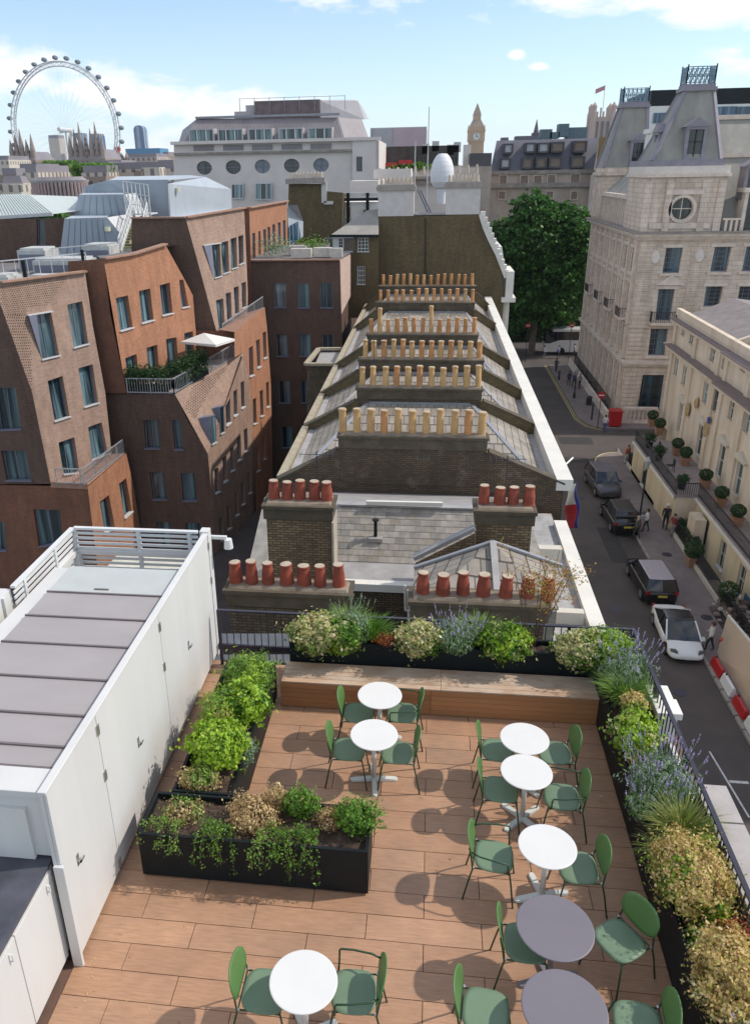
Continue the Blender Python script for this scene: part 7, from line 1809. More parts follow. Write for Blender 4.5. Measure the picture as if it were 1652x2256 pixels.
for i in range(420):
    x, y = random.uniform(16.5, 20.5), random.uniform(28, 41.2); z = GZ + random.uniform(0, .8); s = random.uniform(.06, .28)
    m.box(x - s, x + s * .8, y - s * .7, y + s, z, z + s * random.uniform(.4, 1.2), taper=s * random.uniform(0, .3))
_k = NT('rubble'); _g = _k.n('ShaderNodeNewGeometry'); M_rub = _k.fin(_k.ramp(_g.outputs['Random Per Island'], [(0, (.07, .05, .04)), (.4, (.16, .12, .10)), (.7, (.32, .26, .22)), (.9, (.45, .40, .36)), (1, (.25, .08, .05))]), .9)
o = m.build('stones', M_rub, rb); o['kind'] = 'stuff'
MB().box(16.46, 20.6, 27.5, 41.5, GZ - .1, GZ + .15).build('earth', plain('dark_earth', (.06, .05, .045), .95, .4, 2), rb)
for a, b in (((17.2, 39.5, GZ + .3), (18.6, 36.5, GZ + 1.1)), ((17.6, 38.6, GZ + 1.2), (19.2, 37.8, GZ + .2)), ((16.9, 37, GZ + .2), (18.0, 38.2, GZ + 1.4))): MB().tube([a, b], .05, 6).build('pole', M_galv, rb)
cv = thing('blue_covered_box', 'blue and white covered box by the railing at the right edge', 'box', (18.6, 41.5, GZ))
MB().box(18.4, 19.5, 40.6, 41.8, GZ, GZ + 1.0).build('box', plain('teal_blue_sheet', (.04, .14, .24), .5), cv); MB().box(18.3, 19.6, 39.4, 40.5, GZ, GZ + 1.3).build('sheet', P_white, cv)
# flag on the facade
fg = thing('flag', 'red white and blue flag hanging from the facade over the street', 'flag', (5.3, 22.5, -5))
MB().tube([(5.35, 29.38, -3.33), (5.75, 29.95, -3.19)], .035, 8).build('pole', M_wst, fg)
fx = [(5.35, 28.32, -3.74), (5.55, 27.55, -3.34), (5.5, 26.12, -4.51), (5.25, 27.43, -5.12)]
def strip(c0, c1, v0, v1, mat, nm, off=0):
    a, b, c, d = [Vector(p) for p in fx]; m = MB(); n = 10
    for i in range(n):
        f0, f1 = v0 + (v1 - v0) * i / n, v0 + (v1 - v0) * (i + 1) / n
        w = lambda f, u: Vector((.05 * math.sin(f * 9 + u * 3), .04 * math.cos(f * 7), 0))
        P = lambda u, f: a.lerp(b, u).lerp(d.lerp(c, u), f) + w(f, u)
        m.face([P(c0, f0), P(c1, f0), P(c1, f1), P(c0, f1)]); 
    o = m.build(nm, mat, fg); md = o.modifiers.new('s', 'SOLIDIFY'); md.thickness = .01
strip(0, .8, .0, .45, plain('flag_white', (.62, .62, .60), .8), 'white_field'); strip(0, .8, .45, 1, plain('flag_red', (.50, .01, .02), .8), 'red_field'); strip(.8, 1, 0, 1, plain('flag_blue', (.02, .03, .22), .8), 'blue_field')

# ---------------- people
M_skin = plain('skin', (.45, .27, .19), .6)
def person(label, x, y, z, heading, shirt, trousers, hair=(.05, .03, .02), h=1.72, stride=.25, arm=.2, lean=0.0, group=None):
    t = thing('person', label, 'person', (0, 0, 0), 0, group)
    s = h / 1.75
    V = [(0, 0, .95), (lean * .3, 0, 1.12), (lean * .7, 0, 1.34), (lean, 0, 1.48), (lean * 1.1, 0, 1.56), (lean * 1.15 + .01, 0, 1.68),
         (0, .10, .90), (stride * .5, .11, .50), (stride * .55, .11, .10), (stride * .55 + .16, .12, .035),
         (0, -.10, .90), (-stride * .35, -.11, .50), (-stride * .9, -.11, .12), (-stride * .9 + .14, -.12, .04),
         (lean, .19, 1.43), (lean - arm * .3, .24, 1.16), (lean + arm * .3, .25, .92), (lean + arm * .4, .25, .82),
         (lean, -.19, 1.43), (lean + arm * .4, -.24, 1.16), (lean + arm * 1.3, -.24, .98), (lean + arm * 1.5, -.235, .90), (lean * 1.15 + .015, 0, 1.76)]
    E = [(0, 1), (1, 2), (2, 3), (3, 4), (4, 5), (5, 22), (0, 6), (6, 7), (7, 8), (8, 9), (0, 10), (10, 11), (11, 12), (12, 13), (3, 14), (14, 15), (15, 16), (16, 17), (3, 18), (18, 19), (19, 20), (20, 21)]
    Rr = [.14, .135, .15, .10, .055, .095, .095, .065, .045, .04, .095, .065, .045, .04, .07, .048, .038, .035, .07, .048, .038, .035, .075]
    me = bpy.data.meshes.new('body'); me.from_pydata([tuple(c * s for c in v) for v in V], E, [])
    o = bpy.data.objects.new('tmp', me); COL.objects.link(o)
    md = o.modifiers.new('skin', 'SKIN'); md.use_smooth_shade = True
    for i, r in enumerate(Rr): me.skin_vertices[0].data[i].radius = (r * s, r * s * (1.15 if i in (1, 2) else 1))
    me.skin_vertices[0].data[0].use_root = True
    o.modifiers.new('sub', 'SUBSURF').levels = 1
    dg = bpy.context.evaluated_depsgraph_get(); dg.update()
    nm = bpy.data.meshes.new_from_object(o.evaluated_get(dg)); bpy.data.objects.remove(o)
    for m_ in (plain('cloth_%d_%d_%d' % tuple(int(c * 99) for c in shirt), shirt, .8), plain('cloth_%d_%d_%d' % tuple(int(c * 99) for c in trousers), trousers, .8), M_skin, M_black): nm.materials.append(m_)
    for p in nm.polygons:
        c = p.center / s
        p.material_index = 3 if c.z < .09 else 1 if c.z < .96 and abs(c.y) < .21 else 2 if c.z > 1.50 or (c.z < 1.0 and abs(c.y) > .2) else 0
    b = bpy.data.objects.new('body', nm); COL.objects.link(b); b.parent = t
    hm = MB(); cx = (lean * 1.15 + .0) * s
    for i in range(5):
        a0, a1 = i * pi / 10, (i + 1) * pi / 10
        hm.cyl((cx - .012, 0), .108 * s * math.cos(a0), .108 * s * max(.02, math.cos(a1)), (1.70 + .115 * math.sin(a0)) * s, (1.70 + .115 * math.sin(a1)) * s, 10, cap=False)
    hm.cyl((cx - .035, 0), .085 * s, .105 * s, 1.58 * s, 1.70 * s, 10, cap=False)
    hm.build('hair', plain('hair_%d' % int(hair[0] * 99), hair, .7), t, world=False, smooth=True)
    fm = MB(); fx_ = cx + .098 * s
    for sy in (.035, -.035): fm.box(fx_ - .012, fx_ + .004, sy * s - .012, sy * s + .012, 1.695 * s, 1.71 * s)
    fm.box(fx_ - .01, fx_ + .016, -.012, .012, 1.655 * s, 1.69 * s).box(fx_ - .012, fx_ + .002, -.025, .025, 1.625 * s, 1.635 * s)
    fm.build('face', M_brown, t, world=False)
    t.location = (x, y, z); t.rotation_euler = (0, 0, heading)
    return t
PZ = GZ + .13
PG = 'people on the far pavement and crossing'
person('person in white shirt and blue shorts standing left of the red kiosk', 17.05, 74.9, GZ, 1.2, (.62, .62, .64), (.05, .06, .20), group=PG)
person('person in white top crossing far away, left of the coach', 15.4, 107.3, GZ, 0, (.62, .62, .64), (.10, .14, .22), group=PG)
person('person in light blue top near the front wheel of the coach', 17.3, 107.4, GZ, 3, (.30, .38, .60), (.03, .03, .04), group=PG)
person('person in pale top walking in front of the coach side', 19.5, 108.5, GZ, 0, (.50, .50, .62), (.05, .05, .06), group=PG)
person('person in dark coat by the low stone wall, left of a small group', 16.3, 92.2, PZ, 1.5, (.03, .035, .05), (.02, .02, .025), group=PG)
person('person in navy top in the small group by the low stone wall', 16.8, 91.6, PZ, 2.0, (.06, .08, .18), (.03, .03, .04), group=PG)
person('person in grey top, right of the small group by the low wall', 17.3, 90.9, PZ, 4.0, (.22, .2, .2), (.04, .04, .05), group=PG)
person('person in dark clothes under the far tree edge at the kerb', 15.8, 99.0, PZ, 1.0, (.04, .05, .05), (.03, .03, .03), group=PG)
person('person with orange top and white trousers by the corner railing', 17.1, 65.6, PZ, 2.0, (.45, .12, .05), (.45, .45, .45), (.25, .07, .03))
person('person in khaki top standing behind the open boot', 14.5, 50.7, GZ, 2.2, (.10, .11, .08), (.05, .06, .045), (.45, .38, .30), arm=.5)
person('person in white shirt beside the black car on the pavement', 15.35, 51.7, PZ, 2.7, (.66, .66, .66), (.04, .05, .05), arm=.4)
person('doorman in long black coat with white cap near the railing', 16.8, 52.3, PZ, 4.4, (.02, .02, .025), (.02, .02, .025), (.62, .62, .62), 1.85, .05, .1)
person('person in red scarf and grey skirt next to the doorman', 17.0, 51.2, PZ, 3.6, (.25, .04, .04), (.25, .23, .24), h=1.62, stride=.1)
person('person in white top sitting height by the barrier next to the white car', 15.05, 36.9, PZ, 2.6, (.60, .58, .56), (.02, .02, .02), (.10, .04, .03))

# ================================================================== CITY BEHIND
M_pst = plain('pale_painted_stone', (.70, .63, .58), .8, .07, .5)
M_mauve = plain('mauve_grey_metal_roof', (.27, .24, .245), .6, .12, .6, streak=(1, 1, .2))
M_vio = plain('violet_grey_cladding', (.43, .41, .42), .6, .08, .5)
M_louv = plain('dark_brown_louvre', (.15, .11, .11), .7, .3, .9)
M_dkgrey = plain('charcoal_roof', (.085, .08, .09), .7, .2, .3)
def rb_(a, b, depth, mat, name='wall', parent=None, extra=0):
    """box whose camera side has a and b as opposite corners"""
    x0, x1 = sorted((a[0], b[0])); z0, z1 = sorted((a[2], b[2])); y = min(a[1], b[1])
    return MB().box(x0, x1, y - extra, y + depth, z0, z1).build(name, mat, parent)
ow = thing('oval_window_building', 'broad white building with five dark oval windows and a mauve mansard roof', 'building', (-22, 130, GZ))
ovs = [(-35.68, 130, 8.21), (-31.04, 130, 8.23), (-26.44, 130, 8.25), (-21.84, 130, 8.29), (-17.29, 130, 8.28)]
holes = [[(c[0] + 1.22 * math.cos(2 * pi * i / 24), 130, c[2] + 1.0 * math.sin(2 * pi * i / 24)) for i in range(24)] for c in ovs]
lowq = [[(-31.42, 130, 5.85), (-29.46, 130, 5.82), (-29.6, 130, 3.64), (-31.57, 130, 3.67)], [(-27.64, 130, 5.92), (-24.98, 130, 5.88), (-25.1, 130, 3.45), (-27.78, 130, 3.48)]]
MB().wall([(-40.23, 130, 11.66), (-12.44, 130, 11.65), (-12.51, 130, 1.89), (-41.17, 130, 2.24)], holes + lowq, .5, nrm=(0, -1, 0)).build('front_wall', M_pst, ow)
for h in holes:
    MB().face([(p[0], 130.45, p[2]) for p in h]).build('oval_pane', G_dark if h is not holes[2] and h is not holes[4] else plain('bright_oval_glass', (.20, .23, .27), .15), ow)
    MB().bar(((h[0][0] + h[12][0]) / 2, 130.3, h[6][2]), ((h[0][0] + h[12][0]) / 2, 130.3, h[18][2]), .08, .1).bar((h[0][0], 130.3, h[0][2]), (h[12][0], 130.3, h[12][2]), .08, .1).build('oval_bar', M_fin, ow)
for q in lowq: window(ow, q, .5, G_teal, M_wfr, None, (3, 1), .12)
a, b = (-40.23, 130, 11.66), (-12.44, 130, 11.65)
MB().wall([(-12.39, 129.5, 11.94), (-8.83, 129.5, 11.87), (-8.79, 129.5, 1.87), (-12.46, 129.5, 1.91)], [[(-11.78, 129.5, 9.37), (-10.89, 129.5, 9.36), (-10.89, 129.5, 7.27), (-11.8, 129.5, 7.29)]], .4, nrm=(0, -1, 0)).build('side_pavilion', M_pst, ow)
MB().face([(-11.88, 129.8, 9.44), (-10.84, 129.8, 9.42), (-10.85, 129.8, 7.2), (-11.89, 129.8, 7.22)]).build('pane', G_dark, ow)
MB().box(a[0] - .3, b[0] + 4.3, 129.2, 129.99, a[2] - .1, a[2] + .35).build('parapet_cap', M_pst, ow)
MB().box(a[0], b[0], 129.5, 129.99, (-39.15, 130, 10.09)[2], (-39.12, 130, 10.42)[2]).build('cornice', M_stoned, ow)
MB().box(a[0], b[0] + 4, 130.6, 150, GZ, a[2] - .05).build('core', M_pst, ow)
for q in ((426, 469), (491, 534), (555, 598), (620, 663), (684, 727)): pass
for p in ((-37.13, 129.95, 11.4), (-32.45, 129.95, 11.37), (-27.89, 129.95, 11.34), (-23.3, 129.95, 11.31), (-18.82, 129.95, 11.28)):
    MB().box(p[0], p[0] + 3.2, 129.9, 129.96, p[2] - .75, p[2]).build('recessed_panel', M_mauve, ow)
mq = [[(-37.61, 131.8, 13.58), (-34.06, 131.8, 13.57), (-34.04, 131.2, 11.82), (-37.6, 131.2, 11.83)], [(-33.05, 131.8, 13.48), (-29.53, 131.8, 13.47), (-29.5, 131.2, 11.79), (-33.03, 131.2, 11.8)], [(-28.38, 131.8, 13.44), (-24.96, 131.8, 13.43), (-24.93, 131.2, 11.76), (-28.35, 131.2, 11.77)],
      [(-23.61, 131.8, 13.4), (-20.22, 131.8, 13.39), (-20.18, 131.2, 11.66), (-23.58, 131.2, 11.73)], [(-19.1, 131.8, 13.36), (-15.73, 131.8, 13.35), (-15.69, 131.2, 11.69), (-19.06, 131.2, 11.7)]]
MB().face([(-39, 131, 11.79), (-13.64, 131, 11.77), (-14.98, 134, 15.01), (-37.43, 134, 15.35)]).face([(-13.64, 131, 11.77), (-10.42, 136, 12.12), (-11.74, 139, 14.94), (-14.98, 134, 15.01)]).face([(-39, 131, 11.79), (-37.43, 134, 15.35), (-44, 148, 14.5), (-46, 148, 10)]).face([(-37.43, 134, 15.35), (-14.98, 134, 15.01), (-11.74, 139, 14.94), (-14, 150, 15), (-44, 148, 14.5)]).build('mansard_roof', M_mauve, ow)
m = MB()
A_, B_, C__, D__ = [Vector(x) for x in ((-38.99, 130.96, 11.79), (-13.64, 130.96, 11.77), (-14.97, 133.96, 15.01), (-37.42, 133.96, 15.35))]
for k in range(1, 60): m.bar(A_.lerp(B_, k / 60), D__.lerp(C__, k / 60), .05, .08)
o = m.build('standing_seams', M_mauve, ow); o['kind'] = 'stuff'
for q in mq:
    q = [Vector(p) + Vector((0, -.9, 0)) for p in q]; c0, c1 = q[0], q[2]
    y = min(p.y for p in q); x0, x1 = q[3].x, q[2].x; z0, z1 = q[3].z, q[0].z
    d = MB().box(x0 - .2, x1 + .2, y, y + 3, z1, z1 + .2).box(x0 - .2, x0, y, y + 2.5, z0, z1).box(x1, x1 + .2, y, y + 2.5, z0, z1).build('dormer', M_vio, ow)
    MB().face([(x0, y + .15, z0), (x1, y + .15, z0), (x1, y + .15, z1), (x0, y + .15, z1)]).build('pane', G_teal, d)
    MB().box(x0 + (x1 - x0) * .28, x0 + (x1 - x0) * .32, y + .05, y + .12, z0, z1).box(x0 + (x1 - x0) * .68, x0 + (x1 - x0) * .72, y + .05, y + .12, z0, z1).build('mullion', M_wfr, d)
MB().box((-37.43, 134, 15.35)[0] - .1, (-14.98, 134, 15.01)[0] + .3, 133.6, 134.6, (-37.43, 134, 15.35)[2], (-37.43, 134, 15.35)[2] + .3).build('roof_edge', M_leadb, ow)
rb_((-32.24, 138, 16.49), (-18.71, 138, 15.06), 10, M_vio, 'penthouse', ow); rb_((-30.54, 139, 17.43), (-29.09, 139, 15.35), 9, M_vio, 'penthouse', ow)
rb_((-28.74, 137, 17.83), (-18.2, 137, 15.31), 10, M_louv, 'louvre_screen', ow)
MB().face([(-18.28, 138, 17.69), (-12.65, 142, 17.83), (-11.55, 142, 15.1), (-18.34, 138, 15.05)]).face([(-12.65, 142, 17.83), (-12.67, 150, 17.65), (-11.5, 150, 15.52), (-11.55, 142, 15.1)]).face([(-18.28, 138, 17.69), (-12.65, 142, 17.83), (-14.18, 152, 18.73), (-20.53, 152, 18.9)]).build('penthouse', M_vio, ow)
m = MB()
for i, (u) in enumerate((0, 1, 2, 3, 4, 5, 6, 7)):
    x = -31 + i * 2.4; m.bar((x, 136.8, 16.3), (x, 136.8, 18.3), .08, .08)
m.bar((-31, 136.8, 18.2), (-14.2, 136.8, 18.2), .06, .06); o = m.build('roof_rail', M_leadb, ow); o['kind'] = 'stuff'
# blocks between
def simple(name, label, cat, parts, group=None):
    a = parts[0][0]; t = thing(name, label, cat, (a[0], a[1], GZ), group=group)
    for p in parts: rb_(p[0], p[1], p[2], p[3], p[4] if len(p) > 4 else 'wall', t)
    return t
def addwin(t, rects, mat=None, frame=None, fw=.12):
    for a, b in rects:
        x0, x1 = sorted((a[0], b[0])); z0, z1 = sorted((a[2], b[2])); y = a[1]
        w = MB().box(x0 - fw, x1 + fw, y - .25, y - .02, z1, z1 + fw).box(x0 - fw, x0, y - .25, y - .02, z0, z1).box(x1, x1 + fw, y - .25, y - .02, z0, z1).box(x0 - fw, x1 + fw, y - .25, y - .02, z0 - fw, z0).build('window', frame or M_stone2, t)
        MB().face([(x0, y - .12, z0), (x1, y - .12, z0), (x1, y - .12, z1), (x0, y - .12, z1)]).build('pane', mat or G_dark, w)
simple('pale_grey_office', 'plain pale grey and mauve office block behind the white oval window building', 'building', [((-14.18, 200, 16.25), (-9.74, 200, 12.06), 20, M_vio), ((-9.79, 200, 16.34), (-2.41, 200, 11.92), 20, plain('mauve_wall', (.50, .38, .40), .7, .08, .3)), ((-14.98, 201, 16.5), (-2.04, 201, -1.29), 20, M_vio)])
t = simple('dark_roof_terrace_block', 'charcoal block with red awnings right of the oval window building', 'building', [((-10.62, 150, 11.16), (4.11, 150, 7.12), 14, plain('charcoal_cladding', (.06, .055, .05), .8, .4, .6)), ((-10.54, 149, 7.89), (8.43, 149, 0.07), 10, M_pst)])
for a, b in (((-8.59, 149.5, 8.58), (-6.37, 149.5, 7.96)), ((-6.15, 149.5, 8.97), (-3.85, 149.5, 8.28))): rb_(a, b, .6, M_red, 'awning', t, 1.5)
p, nn = ell_pts(((-4.46, 149, 7.92)[0], 148.5, (-4.46, 149, 7.92)[2]), (5, .8, .7), 700, .1, .4, 5); leaf_mesh('planting', p, nn, .16 * rng.uniform(.5, 1.2, 700), L_green, t)
for a in ((2.07, 150, 11.26), (3.22, 150, 11.66), (-2.21, 150, 11.49), (-0.51, 150, 11.88)): rb_(a, (a[0] + 1.2, a[1], a[2] - 1.6), 1.2, M_unit, 'roof_unit', t)
t = simple('stone_parapet_block', 'pale stone roofs with balustrades between the two white chimneys', 'building', [((-6.79, 96, 7.5), (-2.59, 96, 6.48), 6, M_pst), ((-9.13, 92, 6.35), (-6, 92, 4.37), 6, M_pst), ((-2.7, 100, 6.45), (5.21, 100, 5.83), 6, M_pst), ((-2.14, 99, 5.96), (1.66, 99, 2.55), 6, M_pst, 'wall'), ((-2.68, 99, 6.65), (-0.06, 99, 6.37), 2, M_stoned, 'cornice'), ((-2.65, 98.5, 6.07), (5.29, 98.5, 5.76), 2, M_stoned, 'cornice')])
m = MB()
for k in range(18):
    a = Vector((-6.24, 97, 6.53)).lerp(Vector((-2.88, 97, 6.48)), k / 17); m.box(a.x - .08, a.x + .08, a.y, a.y + .15, a.z, a.z + 1.0)
    b = Vector((2.26, 98, 6.39)).lerp(Vector((4.92, 98, 6.34)), k / 17); m.box(b.x - .08, b.x + .08, b.y, b.y + .15, b.z, b.z + 1.1)
o = m.build('balusters', M_pst, t); o['kind'] = 'stuff'
m = MB()
for k in range(12): a = Vector((-6.08, 97, 6.72)).lerp(Vector((4.74, 97, 6.92)), k / 11); m.cyl((a.x, a.y), .2, .12, a.z, a.z + .9, 8)
o = m.build('finials', plain('cream_clay_pot', (.55, .46, .36)), t); o['kind'] = 'stuff'
t = simple('white_framed_lightwell', 'white framed roof terrace between the brown block and the flank house', 'building', [((-9.15, 86, 5.31), (-5.57, 86, 4.95), .4, M_ivory, 'rail'), ((-9.16, 86, 4.4), (-5.54, 86, 1.04), 3, M_wst)])
for q in ((-8.84, 85.7, 5.31), (-6.84, 85.7, 5.28)): rb_(q, (q[0] + .3, q[1], q[2] - 3.2), .3, M_black, 'post', t)
rb_((-9.11, 85.5, 4.8), (-5.53, 85.5, 4.54), .3, M_black, 'rail', t); addwin(t, [((-7.15, 86, 3.67), (-6.78, 86, 3.27)), ((-8.84, 86, 3.95), (-8.47, 86, 2.94))])
# wrapped dome
wd = thing('wrapped_dome', 'white sheeted egg shaped dome between the white chimneys', 'dome', (0.79, 86, 4.61))
c = (0.79, 86, 4.61); zt_ = (0.64, 86, 8.81)[2]; zm = (0.71, 86, 6.82)[2]; zl = (0.73, 86, 6.18)[2]
MB().lathe((c[0], c[1]), [(.4, c[2] - .5), (.5, c[2] + .9), (.8, zl - .5), (1.12, zl), (1.17, zm - .1), (1.15, zm + .4), (1.06, zm + .9), (.92, zm + 1.3), (.72, zm + 1.65), (.45, zm + 1.95), (.05, zt_)], 20).build('sheeting', plain('white_sheeting', (.72, .72, .74), .6, .05, 3), wd, smooth=True)
for (u, lab, p0, p1) in ((0, 'tall white flagpole above the roofs, the longer one', (-0.66, 84, 3.3), (-0.94, 84, 12.87)), (1, 'short white flagpole left of the tall one', (-1.9, 84, 6.05), (-1.99, 84, 9.95))):
    t = thing('flagpole', lab, 'flagpole', p0, group='flagpoles above the roofs'); MB().tube([p0, (p0[0], p0[1], p1[2])], [.075, .04], 8).build('pole', M_unit, t)
t = thing('lattice_support', 'dark sloping ladder frame between the white chimneys', 'frame', (-0.59, 80, 3.49)); MB().bar((-1.5, 80, 5.59), (-0.42, 80, 3.49), .12, .12).bar((-1.24, 80, 5.58), (-0.16, 80, 3.48), .12, .12).build('rails', M_fin, t)
# grey mansard building at centre right
M_gm = plain('blue_grey_mansard', (.145, .14, .165), .65, .15, .4, streak=(1, 1, .3)); M_st3 = plain('pinkish_stone', (.44, .355, .30), .85, .2, .35)
gm = thing('grey_mansard_building', 'long building with dark blue grey mansard of square dormers behind the green tree', 'building', (22, 150, GZ))
MB().face([(9.59, 150, 6.74), (27.03, 150, 6.58), (28.15, 154, 11.9), (10.71, 154, 11.84)]).face([(10.71, 154, 11.84), (28.15, 154, 11.9), (50, 175, 12), (20, 175, 12)]).face([(9.59, 150, 6.74), (10.71, 154, 11.84), (20, 175, 12), (19, 175, 7)]).build('mansard_roof', M_gm, gm)
rb_((9.35, 150, 6.74), (27.25, 150, 4.57), 20, M_st3, 'upper_wall', gm); rb_((9.64, 150, 4.55), (28.02, 150, -3.96), 20, M_st3, 'lower_wall', gm)
rb_((9.26, 149.3, 4.93), (27.16, 149.3, 4.22), 10, M_stoned, 'cornice', gm); rb_((9.31, 149.6, 6.96), (26.98, 149.6, 6.37), 8, M_stoned, 'cornice', gm)
dw = [((12.01, 151, 11.01), (13.08, 151, 9.92)), ((15.68, 151, 11.08), (16.83, 151, 9.99)), ((17.82, 151, 11.04), (19.13, 151, 9.95)), ((20.01, 151, 11.13), (21.63, 151, 9.97)), ((23.7, 151, 11.2), (25.41, 151, 9.89)),
      ((11.53, 149.8, 8.72), (12.68, 149.8, 7.55)), ((15.2, 149.8, 8.72), (16.44, 149.8, 7.48)), ((17.48, 149.8, 8.75), (18.8, 149.8, 7.51)), ((19.69, 149.8, 8.71), (21.31, 149.8, 7.47)), ((23.38, 149.8, 8.78), (25.09, 149.8, 7.47))]
for i, (a, b) in enumerate(dw):
    x0, x1 = a[0], b[0]; z1, z0 = a[2], b[2]; y = a[1] - .3
    d = MB().box(x0 - .3, x1 + .3, y, y + 4, z1, z1 + .25).box(x0 - .3, x0, y, y + 3.5, z0 - .2, z1).box(x1, x1 + .3, y, y + 3.5, z0 - .2, z1).box(x0, x1, y, y + 3.5, z0 - .3, z0).build('dormer', M_dkgrey, gm)
    MB().face([(x0, y + .2, z0), (x1, y + .2, z0), (x1, y + .2, z1), (x0, y + .2, z1)]).build('pane', plain('sky_painted_pane', (.42, .43, .44), .3) if i in (0, 1, 2, 5) else plain('brown_blind_pane', (.22, .16, .12), .4), d)  # pale panes have the mirrored sky put into their base colour
addwin(gm, [((11.32, 150, 6.2), (12.5, 150, 4.87)), ((14.88, 150, 6.14), (16.14, 150, 4.81)), ((17.19, 150, 6.1), (18.45, 150, 4.78)), ((19.48, 150, 6.14), (20.75, 150, 4.81)), ((23.36, 150, 6.22), (24.79, 150, 4.82)), ((11.33, 150, 3.64), (12.43, 150, 2.44)), ((19.48, 150, 3.52), (20.58, 150, 2.4)), ((23.63, 150, 3.46), (24.68, 150, 2.2))], plain('brown_blind_pane', (.22, .16, .12), .4))
for (a, b) in (((14.03, 155, 12.53), (17.92, 155, 11.79)), ((18.44, 156, 13.55), (20.39, 156, 11.77)), ((21.48, 156, 14.35), (23.22, 156, 12.29)), ((23.07, 157, 13.78), (26.54, 157, 11.82)), ((20.04, 156, 13.08), (21.69, 156, 12.04)), ((11.61, 155, 12.36), (12.83, 155, 11.83))):
    rb_(a, b, 3, M_gm if a[2] < 12.6 else plain('teal_grey_plant', (.10, .15, .17), .6), 'roof_plant', gm)
t = thing('golden_brick_wall', 'narrow golden brown brick flank wall beside the grey mansard', 'building', (27.76, 146, 2.14))
MB().face([(26.68, 146, 11.73), (27.97, 146, 11.84), (27.51, 146, 1.72), (26.61, 146, 1.73)]).face([(27.97, 146, 11.84), (30.03, 154, 12.08), (29.49, 154, 1.4), (27.51, 146, 1.72)]).build('wall', brick('golden_brick', (.36, .22, .07), (.28, .16, .05), (.2, .15, .08)), t)
rb_((26.47, 147, 6.04), (28.04, 147, -0.06), 2, M_pst, 'edge', t)
simple('small_dark_house', 'small dark flat roofed house left of the grey mansard', 'building', [((5.68, 140, 9.66), (9.11, 140, 7.65), 10, M_dkgrey), ((5.45, 139, 7.71), (9.16, 139, -1.57), 10, M_st3), ((4.77, 145, 11.07), (5.95, 145, 5.33), 3, M_pst, 'chimney')])
# Clock tower
M_gold = plain('honey_stone', (.50, .34, .20), .8, .12, .08)
ck = thing('clock_tower', 'tall honey coloured clock tower with a pointed spire on the horizon', 'tower', (50.73, 1050, 4.02))
cx, cy = (48.64, 1050, 43.09)[0], 1056.0
z = lambda v: 7.3 + (pv_[v] - 7.3)
pv_ = {334: (49.55, 1050, 26.21)[2], 311: (48.94, 1050, 37.66)[2], 289: (48.36, 1050, 48.5)[2], 279: (48.09, 1050, 53.4)[2], 262: (47.65, 1050, 61.69)[2], 248: (47.29, 1050, 68.46)[2], 226: (46.72, 1050, 79.04)[2]}
hw = ((58.3, 1050, 42.88)[0] - (38.43, 1050, 43.31)[0]) / 2
MB().box(cx - hw * .88, cx + hw * .88, cy - hw * .88, cy + hw * .88, GZ, pv_[311]).build('shaft', M_gold, ck)
for k in range(5):
    x = cx - hw * .88 + k * hw * .44; MB().box(x - .5, x + .5, cy - hw * .95, cy - hw * .88 - .01, 5, pv_[311]).build('rib', M_gold, ck)
MB().box(cx - hw, cx + hw, cy - hw, cy + hw, pv_[311], pv_[289]).box(cx - hw * 1.06, cx + hw * 1.06, cy - hw * 1.06, cy + hw * 1.06, pv_[289], pv_[289] + 1.5).build('clock_stage', M_gold, ck)
rr = (pv_[289] - pv_[311]) * .36; zc = (pv_[289] + pv_[311]) / 2
MB().prism([(cx + rr * math.cos(2 * pi * i / 24), cy - hw - .9, zc + rr * math.sin(2 * pi * i / 24)) for i in range(24)], [(cx + rr * math.cos(2 * pi * i / 24), cy - hw - .1, zc + rr * math.sin(2 * pi * i / 24)) for i in range(24)]).build('clock_face', plain('clock_white', (.66, .66, .62), .5), ck)
MB().box(cx - .35, cx + .35, cy - hw - 1.2, cy - hw - .95, zc, zc + rr * .85).box(cx - rr * .1, cx + rr * .55, cy - hw - 1.2, cy - hw - .95, zc - .4, zc + .3).build('clock_hands', M_black, ck)
MB().box(cx - hw * .9, cx + hw * .9, cy - hw * .9, cy + hw * .9, pv_[289] + 1.5, pv_[279]).build('belfry', M_gold, ck)
MB().prism([(cx + a * hw * .92, cy + b * hw * .92, pv_[279]) for a, b in ((-1, -1), (1, -1), (1, 1), (-1, 1))], [(cx + a * hw * .46, cy + b * hw * .46, pv_[262]) for a, b in ((-1, -1), (1, -1), (1, 1), (-1, 1))]).build('lower_roof', plain('brown_iron_roof', (.30, .22, .16), .6), ck)
MB().box(cx - hw * .46, cx + hw * .46, cy - hw * .46, cy + hw * .46, pv_[262], pv_[262] + 5).build('lantern', M_gold, ck)
MB().prism([(cx + a * hw * .5, cy + b * hw * .5, pv_[262] + 5) for a, b in ((-1, -1), (1, -1), (1, 1), (-1, 1))], [(cx + a * .3, cy + b * .3, pv_[226]) for a, b in ((-1, -1), (1, -1), (1, 1), (-1, 1))]).build('spire', plain('brown_iron_roof', (.30, .22, .16)), ck)
for a in (-1, 1):
    for b in (-1, 1): MB().cyl((cx + a * hw * .95, cy + b * hw * .95), .9, .1, pv_[289], pv_[279] + 3, 6).build('pinnacle', M_gold, ck)
